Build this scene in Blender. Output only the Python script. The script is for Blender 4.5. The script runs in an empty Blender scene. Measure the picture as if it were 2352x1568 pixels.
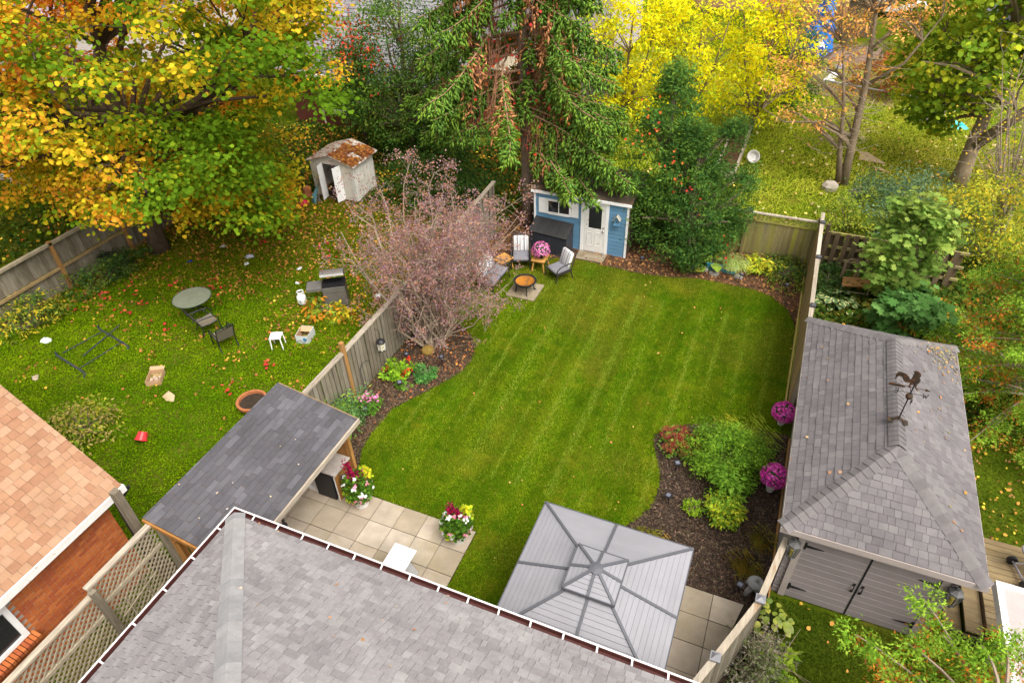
import bpy, math, random
import numpy as np
from mathutils import Vector, Matrix
from math import sin, cos, pi, radians

SC = bpy.context.scene
COL = SC.collection
# ---------------------------------------------------------------- camera, sky, sun, exposure
CF, CP, CY, CR = 1543.8, radians(38.894), radians(23.986), radians(-2.085)
CAM = np.array([0.0, 0.0, 12.84])
_fw = np.array([-sin(CY) * cos(CP), cos(CY) * cos(CP), -sin(CP)])
_r0 = np.array([cos(CY), sin(CY), 0.0])
_u0 = np.cross(_r0, _fw)
_r = _r0 * cos(CR) + _u0 * sin(CR)
_u = -_r0 * sin(CR) + _u0 * cos(CR)
cd = bpy.data.cameras.new('camera')
cam = bpy.data.objects.new('camera', cd)
COL.objects.link(cam)
cd.sensor_width = 36
cd.lens = CF / 2352 * 36
cd.clip_end = 600
cam.matrix_world = Matrix(((_r[0], _u[0], -_fw[0], 0), (_r[1], _u[1], -_fw[1], 0), (_r[2], _u[2], -_fw[2], CAM[2]), (0, 0, 0, 1)))
SC.camera = cam

SUN_EL, SUN_AZ = radians(58), radians(122)     # azimuth clockwise from +Y
w = bpy.data.worlds.new("World")
SC.world = w
w.use_nodes = True
nt = w.node_tree
bg = nt.nodes['Background']
sky = nt.nodes.new('ShaderNodeTexSky')
sky.sky_type = 'NISHITA'
sky.sun_disc = False
sky.sun_elevation = SUN_EL
sky.sun_rotation = SUN_AZ
sky.dust_density = 4.0
sky.ozone_density = 1.0
hs = nt.nodes.new('ShaderNodeHueSaturation')
hs.inputs['Saturation'].default_value = 0.10
nt.links.new(sky.outputs[0], hs.inputs['Color'])
wm = nt.nodes.new('ShaderNodeMix'); wm.data_type = 'RGBA'; wm.blend_type = 'MULTIPLY'
wm.inputs['Factor'].default_value = 1.0
wm.inputs[7].default_value = (1.0, 0.97, 0.93, 1)      # warm white balance of the overcast sky
nt.links.new(hs.outputs[0], wm.inputs[6])
nt.links.new(wm.outputs[2], bg.inputs[0])
bg.inputs[1].default_value = 0.15
sd = bpy.data.lights.new('sun', 'SUN')
sun = bpy.data.objects.new('sun', sd)
COL.objects.link(sun)
sd.energy = 1.3
sd.angle = radians(40)
sd.color = (1.0, 0.94, 0.86)
_sd = Vector((sin(SUN_AZ) * cos(SUN_EL), cos(SUN_AZ) * cos(SUN_EL), sin(SUN_EL)))
sun.rotation_euler = (-_sd).to_track_quat('-Z', 'Y').to_euler()
SC.view_settings.view_transform = 'Standard'
SC.view_settings.look = 'None'
SC.view_settings.exposure = 1.25
SC.view_settings.gamma = 1.0
SC.view_settings.use_curve_mapping = False
SC.cycles.max_bounces = 8
SC.cycles.diffuse_bounces = 6
SC.cycles.transparent_max_bounces = 12

R = random.Random(7)
NR = np.random.default_rng(11)

def project(p):
    d = np.asarray(p, float) - CAM
    wd = d @ _fw
    return 1176 + CF * (d @ _r) / wd, 784 - CF * (d @ _u) / wd, wd

def in_view(p, m=60):
    x, y, wd = project(p)
    return wd > 0.5 and -m < x < 2352 + m and -m < y < 1568 + m

# ---------------------------------------------------------------- materials
def _nodes(name):
    m = bpy.data.materials.new(name)
    m.use_nodes = True
    nt = m.node_tree
    return m, nt, nt.nodes['Principled BSDF']

def _rand(nt):
    """a random number per object and per loose piece of a mesh"""
    oi = nt.nodes.new('ShaderNodeObjectInfo')
    ge = nt.nodes.new('ShaderNodeNewGeometry')
    a = nt.nodes.new('ShaderNodeMath'); a.operation = 'ADD'
    nt.links.new(oi.outputs['Random'], a.inputs[0])
    nt.links.new(ge.outputs['Random Per Island'], a.inputs[1])
    f = nt.nodes.new('ShaderNodeMath'); f.operation = 'FRACT'
    nt.links.new(a.outputs[0], f.inputs[0])
    return f.outputs[0]

def _coord(nt, rnd, stretch):
    tc = nt.nodes.new('ShaderNodeTexCoord')
    mp = nt.nodes.new('ShaderNodeMapping')
    mp.inputs['Scale'].default_value = stretch
    nt.links.new(tc.outputs['Object'], mp.inputs['Vector'])
    s = nt.nodes.new('ShaderNodeMath'); s.operation = 'MULTIPLY'; s.inputs[1].default_value = 61.7
    nt.links.new(rnd, s.inputs[0])
    ad = nt.nodes.new('ShaderNodeVectorMath'); ad.operation = 'ADD'
    nt.links.new(mp.outputs[0], ad.inputs[0])
    nt.links.new(s.outputs[0], ad.inputs[1])
    return ad.outputs[0]

def _noise(nt, vec, scale, detail=4, rough=0.6):
    n = nt.nodes.new('ShaderNodeTexNoise')
    n.inputs['Scale'].default_value = scale
    n.inputs['Detail'].default_value = detail
    n.inputs['Roughness'].default_value = rough
    nt.links.new(vec, n.inputs['Vector'])
    return n.outputs['Fac']

def _ramp(nt, fac, stops, interp='LINEAR'):
    r = nt.nodes.new('ShaderNodeValToRGB')
    r.color_ramp.interpolation = interp
    el = r.color_ramp.elements
    while len(el) < len(stops):
        el.new(0.5)
    for e, (p, c) in zip(el, stops):
        e.position = p
        e.color = (c[0], c[1], c[2], 1)
    nt.links.new(fac, r.inputs[0])
    return r.outputs[0]

def _mul(nt, a, b, f=1.0):
    m = nt.nodes.new('ShaderNodeMix'); m.data_type = 'RGBA'; m.blend_type = 'MULTIPLY'
    m.inputs['Factor'].default_value = f
    nt.links.new(a, m.inputs[6]); nt.links.new(b, m.inputs[7])
    return m.outputs[2]

def _bump(nt, bsdf, fac, strength, dist=0.01):
    b = nt.nodes.new('ShaderNodeBump')
    b.inputs['Strength'].default_value = strength
    b.inputs['Distance'].default_value = dist
    nt.links.new(fac, b.inputs['Height'])
    nt.links.new(b.outputs[0], bsdf.inputs['Normal'])

def mat(name, cols, rough=0.75, var=0.25, scale=6.0, stretch=(1, 1, 1), bump=0.15, metal=0.0, spec=0.3, fine=60.0,
        finevar=0.15, stain=None, interp='LINEAR', alpha=None, trans=None, broad=None):
    """cols: one colour, or several picked at random per piece; broad noise, fine grain and, at will, stains of a second colour"""
    m, nt, b = _nodes(name)
    rnd = _rand(nt)
    vec = _coord(nt, rnd, stretch)
    if not isinstance(cols, list):
        cols = [cols]
    n = len(cols)
    base = _ramp(nt, rnd, [(i / max(1, n - 1) if n > 1 else 0, c) for i, c in enumerate(cols)] if n > 1 else [(0, cols[0]), (1, cols[0])], interp)
    n1 = _noise(nt, vec, scale)
    v1 = _ramp(nt, n1, [(0.3, (1 - var,) * 3), (0.7, (1 + 0 * var,) * 3)])
    c = _mul(nt, base, v1)
    n2 = _noise(nt, vec, fine, 3)
    v2 = _ramp(nt, n2, [(0.3, (1 - finevar,) * 3), (0.7, (1, 1, 1))])
    c = _mul(nt, c, v2)
    if broad:                                     # weathering that runs on from piece to piece
        ge = nt.nodes.new('ShaderNodeNewGeometry')
        n4 = _noise(nt, ge.outputs['Position'], broad[0], 5, 0.6)
        c = _mul(nt, c, _ramp(nt, n4, [(0.32, (1 - broad[1],) * 3), (0.66, (1, 1, 1))]))
    if stain:
        col, sc, lo, hi = stain
        n3 = _noise(nt, vec, sc, 5, 0.65)
        mk = _ramp(nt, n3, [(lo, (0, 0, 0)), (hi, (1, 1, 1))])
        mx = nt.nodes.new('ShaderNodeMix'); mx.data_type = 'RGBA'
        nt.links.new(mk, mx.inputs['Factor'])
        nt.links.new(c, mx.inputs[6])
        mx.inputs[7].default_value = (*col, 1)
        c = mx.outputs[2]
    nt.links.new(c, b.inputs['Base Color'])
    b.inputs['Roughness'].default_value = rough
    b.inputs['Metallic'].default_value = metal
    b.inputs['Specular IOR Level'].default_value = spec
    if bump:
        _bump(nt, b, n2, bump)
    if alpha is not None:
        b.inputs['Alpha'].default_value = alpha
    if trans:
        b.inputs['Transmission Weight'].default_value = trans
    return m

def leaf_mat(name, transl=0.35, rough=0.55):
    m, nt, b = _nodes(name)
    at = nt.nodes.new('ShaderNodeAttribute'); at.attribute_name = 'Col'
    nt.links.new(at.outputs['Color'], b.inputs['Base Color'])
    b.inputs['Roughness'].default_value = rough
    b.inputs['Specular IOR Level'].default_value = 0.0
    if transl:
        tr = nt.nodes.new('ShaderNodeBsdfTranslucent')
        nt.links.new(at.outputs['Color'], tr.inputs['Color'])
        mx = nt.nodes.new('ShaderNodeMixShader'); mx.inputs[0].default_value = transl
        nt.links.new(b.outputs[0], mx.inputs[1]); nt.links.new(tr.outputs[0], mx.inputs[2])
        nt.links.new(mx.outputs[0], nt.nodes['Material Output'].inputs['Surface'])
    return m

def stripe_mat(name, axis, freq, stops, rough=0.85):
    m, nt, b = _nodes(name)
    tc = nt.nodes.new('ShaderNodeTexCoord')
    sp = nt.nodes.new('ShaderNodeSeparateXYZ')
    nt.links.new(tc.outputs['Object'], sp.inputs[0])
    mu = nt.nodes.new('ShaderNodeMath'); mu.operation = 'MULTIPLY'; mu.inputs[1].default_value = freq
    nt.links.new(sp.outputs[axis], mu.inputs[0])
    fr = nt.nodes.new('ShaderNodeMath'); fr.operation = 'FRACT'
    nt.links.new(mu.outputs[0], fr.inputs[0])
    nt.links.new(_ramp(nt, fr.outputs[0], stops, 'CONSTANT'), b.inputs['Base Color'])
    b.inputs['Roughness'].default_value = rough
    _bump(nt, b, _noise(nt, tc.outputs['Object'], 160, 2), 0.2, 0.003)
    return m

# ---------------------------------------------------------------- mesh building
class B:
    def __init__(s):
        s.v = []; s.f = []
    def add(s, vs, fs):
        o = len(s.v)
        s.v += [tuple(map(float, p)) for p in vs]
        s.f += [tuple(i + o for i in f) for f in fs]
        return s
    def box(s, c, d, rz=0.0, M=None):
        x, y, z = d[0] / 2, d[1] / 2, d[2] / 2
        vs = [Vector(p) for p in ((-x, -y, -z), (x, -y, -z), (x, y, -z), (-x, y, -z), (-x, -y, z), (x, -y, z), (x, y, z), (-x, y, z))]
        if M is None:
            M = Matrix.Rotation(rz, 3, 'Z')
        c = Vector(c)
        return s.add([M @ p + c for p in vs], [(0, 3, 2, 1), (4, 5, 6, 7), (0, 1, 5, 4), (1, 2, 6, 5), (2, 3, 7, 6), (3, 0, 4, 7)])
    def b2(s, x0, x1, y0, y1, z0, z1):
        return s.box(((x0 + x1) / 2, (y0 + y1) / 2, (z0 + z1) / 2), (x1 - x0, y1 - y0, z1 - z0))
    def bar(s, p, q, w, h=None, up=(0, 0, 1)):
        p, q = Vector(p), Vector(q)
        d = q - p
        L = d.length
        if L < 1e-6:
            return s
        y = d / L
        x = y.cross(Vector(up))
        if x.length < 1e-4:
            x = y.cross(Vector((1, 0, 0)))
        x.normalize()
        z = x.cross(y)
        M = Matrix((x, y, z)).transposed()
        return s.box((p + q) / 2, (w, L, h or w), M=M)
    def tube(s, pts, rad, n=6, cap=True):
        pts = [Vector(p) for p in pts]
        k = len(pts)
        if not hasattr(rad, '__len__'):
            rad = [rad] * k
        vs, fs = [], []
        ref = None
        for i, p in enumerate(pts):
            d = (pts[min(i + 1, k - 1)] - pts[max(i - 1, 0)])
            d = d.normalized() if d.length > 1e-9 else Vector((0, 0, 1))
            if ref is None:
                ref = d.orthogonal().normalized()
            a = (ref - d * ref.dot(d))
            a = a.normalized() if a.length > 1e-6 else d.orthogonal().normalized()
            ref = a
            b = d.cross(a)
            for j in range(n):
                t = 2 * pi * j / n
                vs.append(p + (a * cos(t) + b * sin(t)) * rad[i])
        for i in range(k - 1):
            for j in range(n):
                j2 = (j + 1) % n
                fs.append((i * n + j, i * n + j2, (i + 1) * n + j2, (i + 1) * n + j))
        if cap:
            fs.append(tuple(range(n - 1, -1, -1)))
            fs.append(tuple((k - 1) * n + j for j in range(n)))
        return s.add(vs, fs)
    def lathe(s, prof, c=(0, 0, 0), n=16, M=None):
        vs, fs = [], []
        c = Vector(c)
        for r, z in prof:
            for j in range(n):
                t = 2 * pi * j / n
                p = Vector((r * cos(t), r * sin(t), z))
                vs.append((M @ p if M else p) + c)
        for i in range(len(prof) - 1):
            for j in range(n):
                j2 = (j + 1) % n
                fs.append((i * n + j, i * n + j2, (i + 1) * n + j2, (i + 1) * n + j))
        ring = prof[0] == prof[-1]
        if prof[0][0] > 1e-6 and not ring:
            fs.append(tuple(range(n - 1, -1, -1)))
        if prof[-1][0] > 1e-6 and not ring:
            fs.append(tuple((len(prof) - 1) * n + j for j in range(n)))
        return s.add(vs, fs)
    def prism(s, poly, z0, z1, M=None):
        """polygon in the xy plane raised from z0 to z1; M maps it into place"""
        k = len(poly)
        vs = [Vector((x, y, z0)) for x, y in poly] + [Vector((x, y, z1)) for x, y in poly]
        if M is not None:
            vs = [M @ p for p in vs]
        fs = [tuple(range(k - 1, -1, -1)), tuple(range(k, 2 * k))]
        fs += [(i, (i + 1) % k, k + (i + 1) % k, k + i) for i in range(k)]
        return s.add(vs, fs)
    def mesh(s, name, smooth=False):
        me = bpy.data.meshes.new(name)
        me.from_pydata(s.v, [], s.f)
        if smooth:
            me.polygons.foreach_set('use_smooth', [True] * len(me.polygons))
        me.update()
        return me

LOC = {}

def link(name, data, m=None, parent=None, loc=None, rot=None):
    o = bpy.data.objects.new(name, data)
    COL.objects.link(o)
    if m is not None and data is not None and len(data.materials) == 0:
        data.materials.append(m)
    if parent is not None:
        o.parent = parent
        if parent.name in LOC:
            o.matrix_parent_inverse = Matrix.Translation(-Vector(LOC[parent.name]))
    if loc is not None:
        o.location = loc
    if rot is not None:
        o.rotation_euler = rot
    return o

def thing(name, label, cat, loc=(0, 0, 0), group=None):
    o = bpy.data.objects.new(name, None)
    COL.objects.link(o)
    o.empty_display_size = 0.2
    o.location = loc
    LOC[o.name] = tuple(loc)
    tag(o, label, cat, group)
    return o

def tag(o, label=None, cat=None, group=None, kind=None):
    if label: o['label'] = label
    if cat: o['category'] = cat
    if group: o['group'] = group
    if kind: o['kind'] = kind
    return o

def part(name, b, m, parent=None, smooth=False, kind=None, bevel=0, sub=0, loc=None, rot=None, label=None):
    o = link(name, b.mesh(name, smooth), m, parent, loc, rot)
    if kind: o['kind'] = kind
    if label: o['label'] = label
    if bevel:
        md = o.modifiers.new('bevel', 'BEVEL'); md.width = bevel; md.segments = 2
    if sub:
        md = o.modifiers.new('sub', 'SUBSURF'); md.levels = sub; md.render_levels = sub
    return o

def solo(name, b, m, label, cat, group=None, **kw):
    return tag(part(name, b, m, None, **kw), label, cat, group)

def place(t, loc, rz=0.0):
    t.location = loc
    t.rotation_euler = (0, 0, rz)
    return t

KIDS = {}
def kids(o):
    return [c for c in COL.objects if c.parent == o]

def copy_tree(o, parent=None, label=None):
    c = o.copy()
    COL.objects.link(c)
    if parent is not None:
        c.parent = parent
    if label:
        c['label'] = label
    for ch in kids(o):
        copy_tree(ch, c)
    return c

def pieces(name, me, m, parent, places, kind=None):
    """alike pieces sharing one mesh: places = (location, euler rotation, scale)"""
    out = []
    for p in places:
        o = link(name, me, m, parent, p[0], p[1] if len(p) > 1 and p[1] else None)
        if len(p) > 2:
            o.scale = p[2]
        out.append(o)
    return out

# ---------------------------------------------------------------- leaf clouds (numpy)
def unit(a):
    return a / (np.linalg.norm(a, axis=-1, keepdims=True) + 1e-9)

def rdir(n):
    return unit(NR.normal(size=(n, 3)))

T_QUAD = (np.array([(0, 0, 0), (.5, .45, .06), (0, 1, -.06), (-.5, .45, .06)]), [(0, 1, 2, 3)])
T_BLADE = (np.array([(-.5, 0, 0), (.5, 0, 0), (.1, 1, .12)]), [(0, 1, 2)])
T_OVAL = (np.array([(0, -.05, 0), (.5, .42, .06), (0, 1.05, -.08), (-.5, .42, .06)]), [(0, 1, 2, 3)])
_m = [(0, 0), (.3, -.05), (.22, .2), (.62, .25), (.4, .45), (.5, .75), (.2, .68), (0, 1.0), (-.2, .68), (-.5, .75), (-.4, .45), (-.62, .25), (-.22, .2), (-.3, -.05)]
T_MAPLE = (np.array([(x, y, -.12 * abs(x)) for x, y in _m]), [tuple(range(len(_m)))])
_s = [(0, 0), (.36, .5), (.11, .55), (0, 1.02), (-.11, .55), (-.36, .5)]
_n = [(0, 0), (.46, .12), (.44, .66), (0, 1.0), (-.44, .66), (-.46, .12)]
T_LOBE = (np.array([(x, y, -.18 * abs(x) - .1 * y * y) for x, y in _n]), [tuple(range(len(_n)))])
T_SPRAY = (np.array([(x, y, -.1 * y * y) for x, y in _s]), [tuple(range(len(_s)))])
T_FINGER = (np.array([(0, 0, 0), (.5, .45, 0), (0, .45, .5), (-.5, .45, 0), (0, .45, -.5), (0, 1, 0)]),
            [(0, 2, 1), (0, 3, 2), (0, 4, 3), (0, 1, 4), (1, 2, 5), (2, 3, 5), (3, 4, 5), (4, 1, 5)])
T_CHIP = (np.array([(-.5, 0, 0), (.5, 0, .02), (.4, 1, .12), (-.45, .9, .1)]), [(0, 1, 2, 3)])

GAIN = {'leaf': 1.95, 'needle': 2.15, 'grass': 1.5}

def cloud(name, P, C, tmpl, m, parent=None, N=None, D=None, L=0.1, W=None, kind='stuff'):
    """leaf-sized faces: P points, N facing normals, D the way each leaf points, L length, W width, C colours"""
    n = len(P)
    tv, tf = tmpl
    if N is None: N = rdir(n)
    if D is None: D = rdir(n)
    N = unit(N)
    D = unit(D - N * np.sum(D * N, 1, keepdims=True))
    X = np.cross(D, N)
    L = np.broadcast_to(np.asarray(L, float), (n,))
    W = L if W is None else np.broadcast_to(np.asarray(W, float), (n,))
    k = len(tv)
    V = (P[:, None, :] + X[:, None, :] * (tv[None, :, 0:1] * W[:, None, None]) + D[:, None, :] * (tv[None, :, 1:2] * L[:, None, None])
         + N[:, None, :] * (tv[None, :, 2:3] * W[:, None, None]))
    me = bpy.data.meshes.new(name)
    me.vertices.add(n * k)
    me.vertices.foreach_set('co', V.astype(np.float32).ravel())
    fl = np.concatenate([np.array(f) for f in tf])
    ln = np.array([len(f) for f in tf])
    tot = len(fl)
    me.loops.add(n * tot)
    me.loops.foreach_set('vertex_index', (np.arange(n)[:, None] * k + fl[None, :]).astype(np.int32).ravel())
    me.polygons.add(n * len(tf))
    st = np.concatenate([[0], np.cumsum(ln)[:-1]])
    me.polygons.foreach_set('loop_start', (np.arange(n)[:, None] * tot + st[None, :]).astype(np.int32).ravel())
    me.update(calc_edges=True)
    ca = me.color_attributes.new('Col', 'FLOAT_COLOR', 'POINT')
    C = np.asarray(C) * GAIN.get(m.name, 1.0)
    cc = np.ones((n, k, 4), np.float32)
    cc[:, :, :3] = np.clip(C, 0, 1)[:, None, :]
    ca.data.foreach_set('color', cc.ravel())
    o = link(name, me, m, parent)
    if kind: o['kind'] = kind
    return o

def pick(cols, n, jit=0.2, wts=None):
    cols = np.array(cols, float)
    i = NR.choice(len(cols), n, p=None if wts is None else np.array(wts) / sum(wts))
    return cols[i] * (1 + jit * NR.uniform(-1, 1, (n, 1))) * (1 + jit * .4 * NR.uniform(-1, 1, (n, 3)))

def vnoise(x, y, s, seed=0):
    """smooth value noise 0..1"""
    r = np.random.default_rng(seed).random((64, 64))
    x = np.asarray(x) / s; y = np.asarray(y) / s
    i, j = np.floor(x).astype(int), np.floor(y).astype(int)
    fx, fy = x - i, y - j
    fx = fx * fx * (3 - 2 * fx); fy = fy * fy * (3 - 2 * fy)
    g = lambda a, b: r[a % 64, b % 64]
    return (g(i, j) * (1 - fx) + g(i + 1, j) * fx) * (1 - fy) + (g(i, j + 1) * (1 - fx) + g(i + 1, j + 1) * fx) * fy

def inside(px, py, poly):
    c = np.zeros(px.shape, bool)
    n = len(poly)
    for i in range(n):
        x0, y0 = poly[i]; x1, y1 = poly[(i + 1) % n]
        if y0 == y1: continue
        k = ((y0 > py) != (y1 > py)) & (px < (x1 - x0) * (py - y0) / (y1 - y0) + x0)
        c ^= k
    return c

def scatter(poly, n, holes=()):
    a = np.array(poly)
    lo, hi = a.min(0), a.max(0)
    p = NR.uniform(lo, hi, (int(n * 2.2), 2))
    k = inside(p[:, 0], p[:, 1], poly)
    for h in holes:
        k &= ~inside(p[:, 0], p[:, 1], h)
    return p[k][:n]

def rect(x0, x1, y0, y1):
    return [(x0, y0), (x1, y0), (x1, y1), (x0, y1)]
# ---------------------------------------------------------------- material library
LEAF = leaf_mat('leaf', 0.5)
GRASS = leaf_mat('grass', 0.4, 0.7)
PETAL = leaf_mat('petal', 0.2, 0.7)
DRY = leaf_mat('dry_leaf', 0.0, 0.8)
NEEDLE = leaf_mat('needle', 0.25, 0.7)
M_shingle_house = mat('shingle_house', [(.328, .306, .312), (.358, .338, .343), (.299, .279, .284), (.338, .321, .325), (.377, .361, .361), (.319, .299, .304)], .95, .2, 9, fine=110, finevar=.4, bump=.5, interp='CONSTANT', broad=(1.3, .22))
M_shingle_bar = mat('shingle_bar', [(.095, .091, .101), (.106, .102, .114), (.117, .113, .125), (.101, .097, .108), (.139, .135, .151), (.098, .093, .103)], .95, .2, 5, fine=140, finevar=.3, bump=.4, interp='CONSTANT', broad=(1.1, .2))
M_shingle_garage = mat('shingle_garage', [(.171, .154, .162), (.185, .169, .176), (.200, .185, .189), (.176, .162, .168), (.211, .196, .198), (.161, .146, .153)], .95, .2, 3, fine=140, finevar=.28, bump=.4, interp='CONSTANT', broad=(1.2, .26))
M_cap_garage = mat('cap_garage', [(.187, .170, .173), (.215, .200, .200), (.202, .185, .186), (.176, .161, .164)], .95, .25, 4, fine=140, finevar=.3, bump=.4, broad=(1.6, .25))
M_cap_house = mat('cap_house', [(.342, .332, .334), (.370, .361, .361), (.294, .294, .302), (.323, .318, .323)], .95, .22, 5, fine=120, finevar=.35, bump=.4)
M_shingle_orange = mat('shingle_orange', [(.378, .207, .119), (.405, .238, .141), (.339, .176, .101), (.392, .220, .132), (.431, .260, .163), (.356, .189, .110)], .95, .14, 4, fine=130, finevar=.25, bump=.4, interp='CONSTANT', broad=(1.2, .14))
M_shingle_far = mat('shingle_far', [(.24, .22, .25), (.29, .27, .30), (.20, .19, .215)], .95, .2, 2)
M_deck = mat('roof_underlay', (.10, .095, .09), .95)
M_white = mat('white_paint', (.80, .80, .79), .5, .08, 3, fine=40, finevar=.06)
M_white_old = mat('white_paint_worn', (.74, .73, .70), .6, .12, 5, stain=((.30, .24, .18), 7, .62, .70))
M_gutter = mat('gutter_brown', (.095, .03, .026), .55, .3, 3)
M_brick = mat('brick_red', [(.54, .15, .04), (.48, .125, .04), (.60, .19, .055), (.56, .165, .045), (.44, .11, .04), (.50, .14, .04), (.26, .10, .05)], .9, .25, 12, fine=90, finevar=.3, interp='CONSTANT', bump=.3)
M_mortar = mat('mortar', (.36, .31, .26), .95, .2, 20)
M_fence_old = mat('wood_grey', [(.27, .23, .165), (.33, .29, .215), (.225, .185, .13), (.37, .33, .26), (.30, .26, .19)], .9, .35, 3, (1, 1, .12), fine=30, finevar=.4, bump=.4, broad=(1.2, .25))
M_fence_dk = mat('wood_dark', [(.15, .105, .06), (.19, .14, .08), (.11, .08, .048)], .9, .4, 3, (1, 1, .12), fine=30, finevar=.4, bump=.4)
M_fence_back = mat('wood_mossy', [(.27, .215, .10), (.31, .26, .11), (.25, .215, .13), (.30, .27, .07), (.22, .17, .085)], .9, .3, 3, (1, 1, .1), fine=30, finevar=.3, bump=.4, stain=((.27, .26, .03), 2.2, .5, .72))
M_fence_tan = mat('wood_tan', [(.34, .225, .10), (.39, .27, .125), (.30, .195, .09)], .85, .3, 3, (1, 1, .12), fine=30, finevar=.3)
M_cap_wood = mat('wood_cap', [(.50, .43, .34), (.45, .38, .29), (.53, .46, .37)], .9, .3, 3, (1, .12, 1), fine=26, finevar=.4, stain=((.26, .17, .09), 5, .62, .7))
M_post_orange = mat('wood_orange', [(.46, .24, .075), (.40, .21, .07)], .8, .3, 4, (1, 1, .15), fine=26, finevar=.35)
M_cedar = mat('wood_cedar', [(.475, .228, .057), (.399, .180, .043), (.532, .266, .076), (.342, .147, .038)], .7, .3, 4, (1, 1, .12), fine=24, finevar=.35)
M_lattice = mat('wood_lattice', [(.40, .34, .235), (.45, .39, .28), (.35, .295, .195)], .9, .3, 5, (1, 1, 1), fine=40, finevar=.3)
M_conc = mat('concrete', [(.506, .425, .329), (.547, .471, .374), (.446, .370, .284), (.526, .455, .354), (.374, .309, .222), (.475, .405, .314)], .9, .22, 2.5, fine=90, finevar=.16, bump=.3, stain=((.27, .22, .13), 1.3, .5, .8), broad=(1.4, .25))
M_paver = mat('paver', [(.30, .25, .17), (.35, .29, .20), (.27, .215, .14), (.33, .28, .20)], .95, .25, 5, fine=80, finevar=.3)
M_blue = mat('paint_blue', [(.115, .25, .39), (.107, .238, .37), (.12, .26, .40)], .6, .12, 2, fine=50, finevar=.1)
M_metal_dark = mat('metal_dark', (.028, .027, .03), .45, .2, 8, metal=.3)
M_metal_brown = mat('metal_brown', (.045, .036, .033), .5, .2, 8, metal=.2)
M_black = mat('plastic_black', (.018, .018, .020), .4, .1)
M_taupe = mat('paint_taupe', [(.271, .237, .242), (.285, .249, .254), (.257, .226, .230)], .6, .1, 2.5, fine=60, finevar=.06, broad=(1.5, .12))
M_taupe_trim = mat('trim_taupe', (.40, .345, .325), .65, .12, 3)
M_gz = mat('gazebo_steel', [(.235, .234, .255), (.252, .250, .272), (.243, .240, .262)], .5, .06, 2, fine=40, finevar=.04, spec=.4, broad=(1.0, .14))
M_gz_rib = mat('gazebo_rib', (.095, .098, .112), .5, .1, 4)
M_bark = mat('bark_grey', (.27, .20, .14), .95, .45, 5, (1, 1, .25), fine=22, finevar=.5, bump=.8)
M_bark_dk = mat('bark_dark', (.115, .078, .05), .95, .45, 5, (1, 1, .25), fine=22, finevar=.5, bump=.8)
M_bark_tan = mat('bark_tan', (.30, .225, .145), .95, .4, 5, (1, 1, .3), fine=22, finevar=.4, bump=.6)
M_twig = mat('twig_tan', (.34, .26, .19), .9, .3, 6)
M_twig_br = mat('twig_brown', (.34, .20, .115), .9, .3, 6)
M_terra = mat('terracotta', (.42, .15, .06), .8, .25, 5, fine=50, finevar=.2, stain=((.55, .33, .2), 6, .6, .75))
M_glass_dk = mat('window_glass', (.02, .022, .024), .08, .1, spec=.6, bump=0)
M_stone = mat('stone', [(.36, .34, .30), (.30, .27, .23)], .95, .4, 8, fine=60, finevar=.4, bump=.6)
M_leafdirt = mat('soil_dark', (.055, .038, .024), .98, .4, 9, fine=50, finevar=.5, bump=.6)

# ---------------------------------------------------------------- laid pieces: shingles, caps, bricks
def clip_poly(pts, poly):
    out = pts
    n = len(poly)
    for i in range(n):
        ax, ay = poly[i]; bx, by = poly[(i + 1) % n]
        res = []
        for j in range(len(out)):
            p, q = out[j], out[(j + 1) % len(out)]
            dp = (bx - ax) * (p[1] - ay) - (by - ay) * (p[0] - ax)
            dq = (bx - ax) * (q[1] - ay) - (by - ay) * (q[0] - ax)
            if dp >= 0: res.append(p)
            if (dp >= 0) != (dq >= 0):
                t = dp / (dp - dq)
                res.append((p[0] + t * (q[0] - p[0]), p[1] + t * (q[1] - p[1])))
        out = res
        if len(out) < 3: return []
    return out

def plane_of(pts):
    pts = [Vector(p) for p in pts]
    U = (pts[1] - pts[0]).normalized()
    N = U.cross(pts[2] - pts[0]).normalized()
    V = N.cross(U)
    return pts[0], U, V, N, [((p - pts[0]).dot(U), (p - pts[0]).dot(V)) for p in pts]

def shingle_plane(acc, pts, e, wr, thick=.011, margin=120):
    O, U, V, N, poly = plane_of(pts)
    um = max(p[0] for p in poly); u0 = min(p[0] for p in poly); vm = max(p[1] for p in poly)
    for r in range(int(vm / e) + 1):
        u = u0 - R.uniform(0, wr[1])
        v0 = r * e
        while u < um:
            wd = R.uniform(*wr)
            g = .0025
            jit = R.uniform(-.004, .004)
            q = clip_poly([(u + g, v0 + jit), (u + wd - g, v0 + jit), (u + wd - g, v0 + e + .02), (u + g, v0 + e + .02)], poly)
            u += wd
            if not q: continue
            c = O + U * (sum(p[0] for p in q) / len(q)) + V * (sum(p[1] for p in q) / len(q))
            if margin and not in_view(c, margin): continue
            t = thick * R.choice((1, 1, 1, 1.7))
            top = [O + U * p[0] + V * p[1] + N * (.004 + t * (1 - (p[1] - v0) / (e + .02))) for p in q]
            bot = [O + U * p[0] + V * p[1] + N * .0008 for p in q]
            k = len(q)
            fs = [tuple(range(k, 2 * k))] + [(i, (i + 1) % k, k + (i + 1) % k, k + i) for i in range(k)]
            ar = abs(sum(q[i][0] * q[(i + 1) % k][1] - q[(i + 1) % k][0] * q[i][1] for i in range(k))) / 2
            acc.append((c, bot + top, fs, ar))

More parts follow.
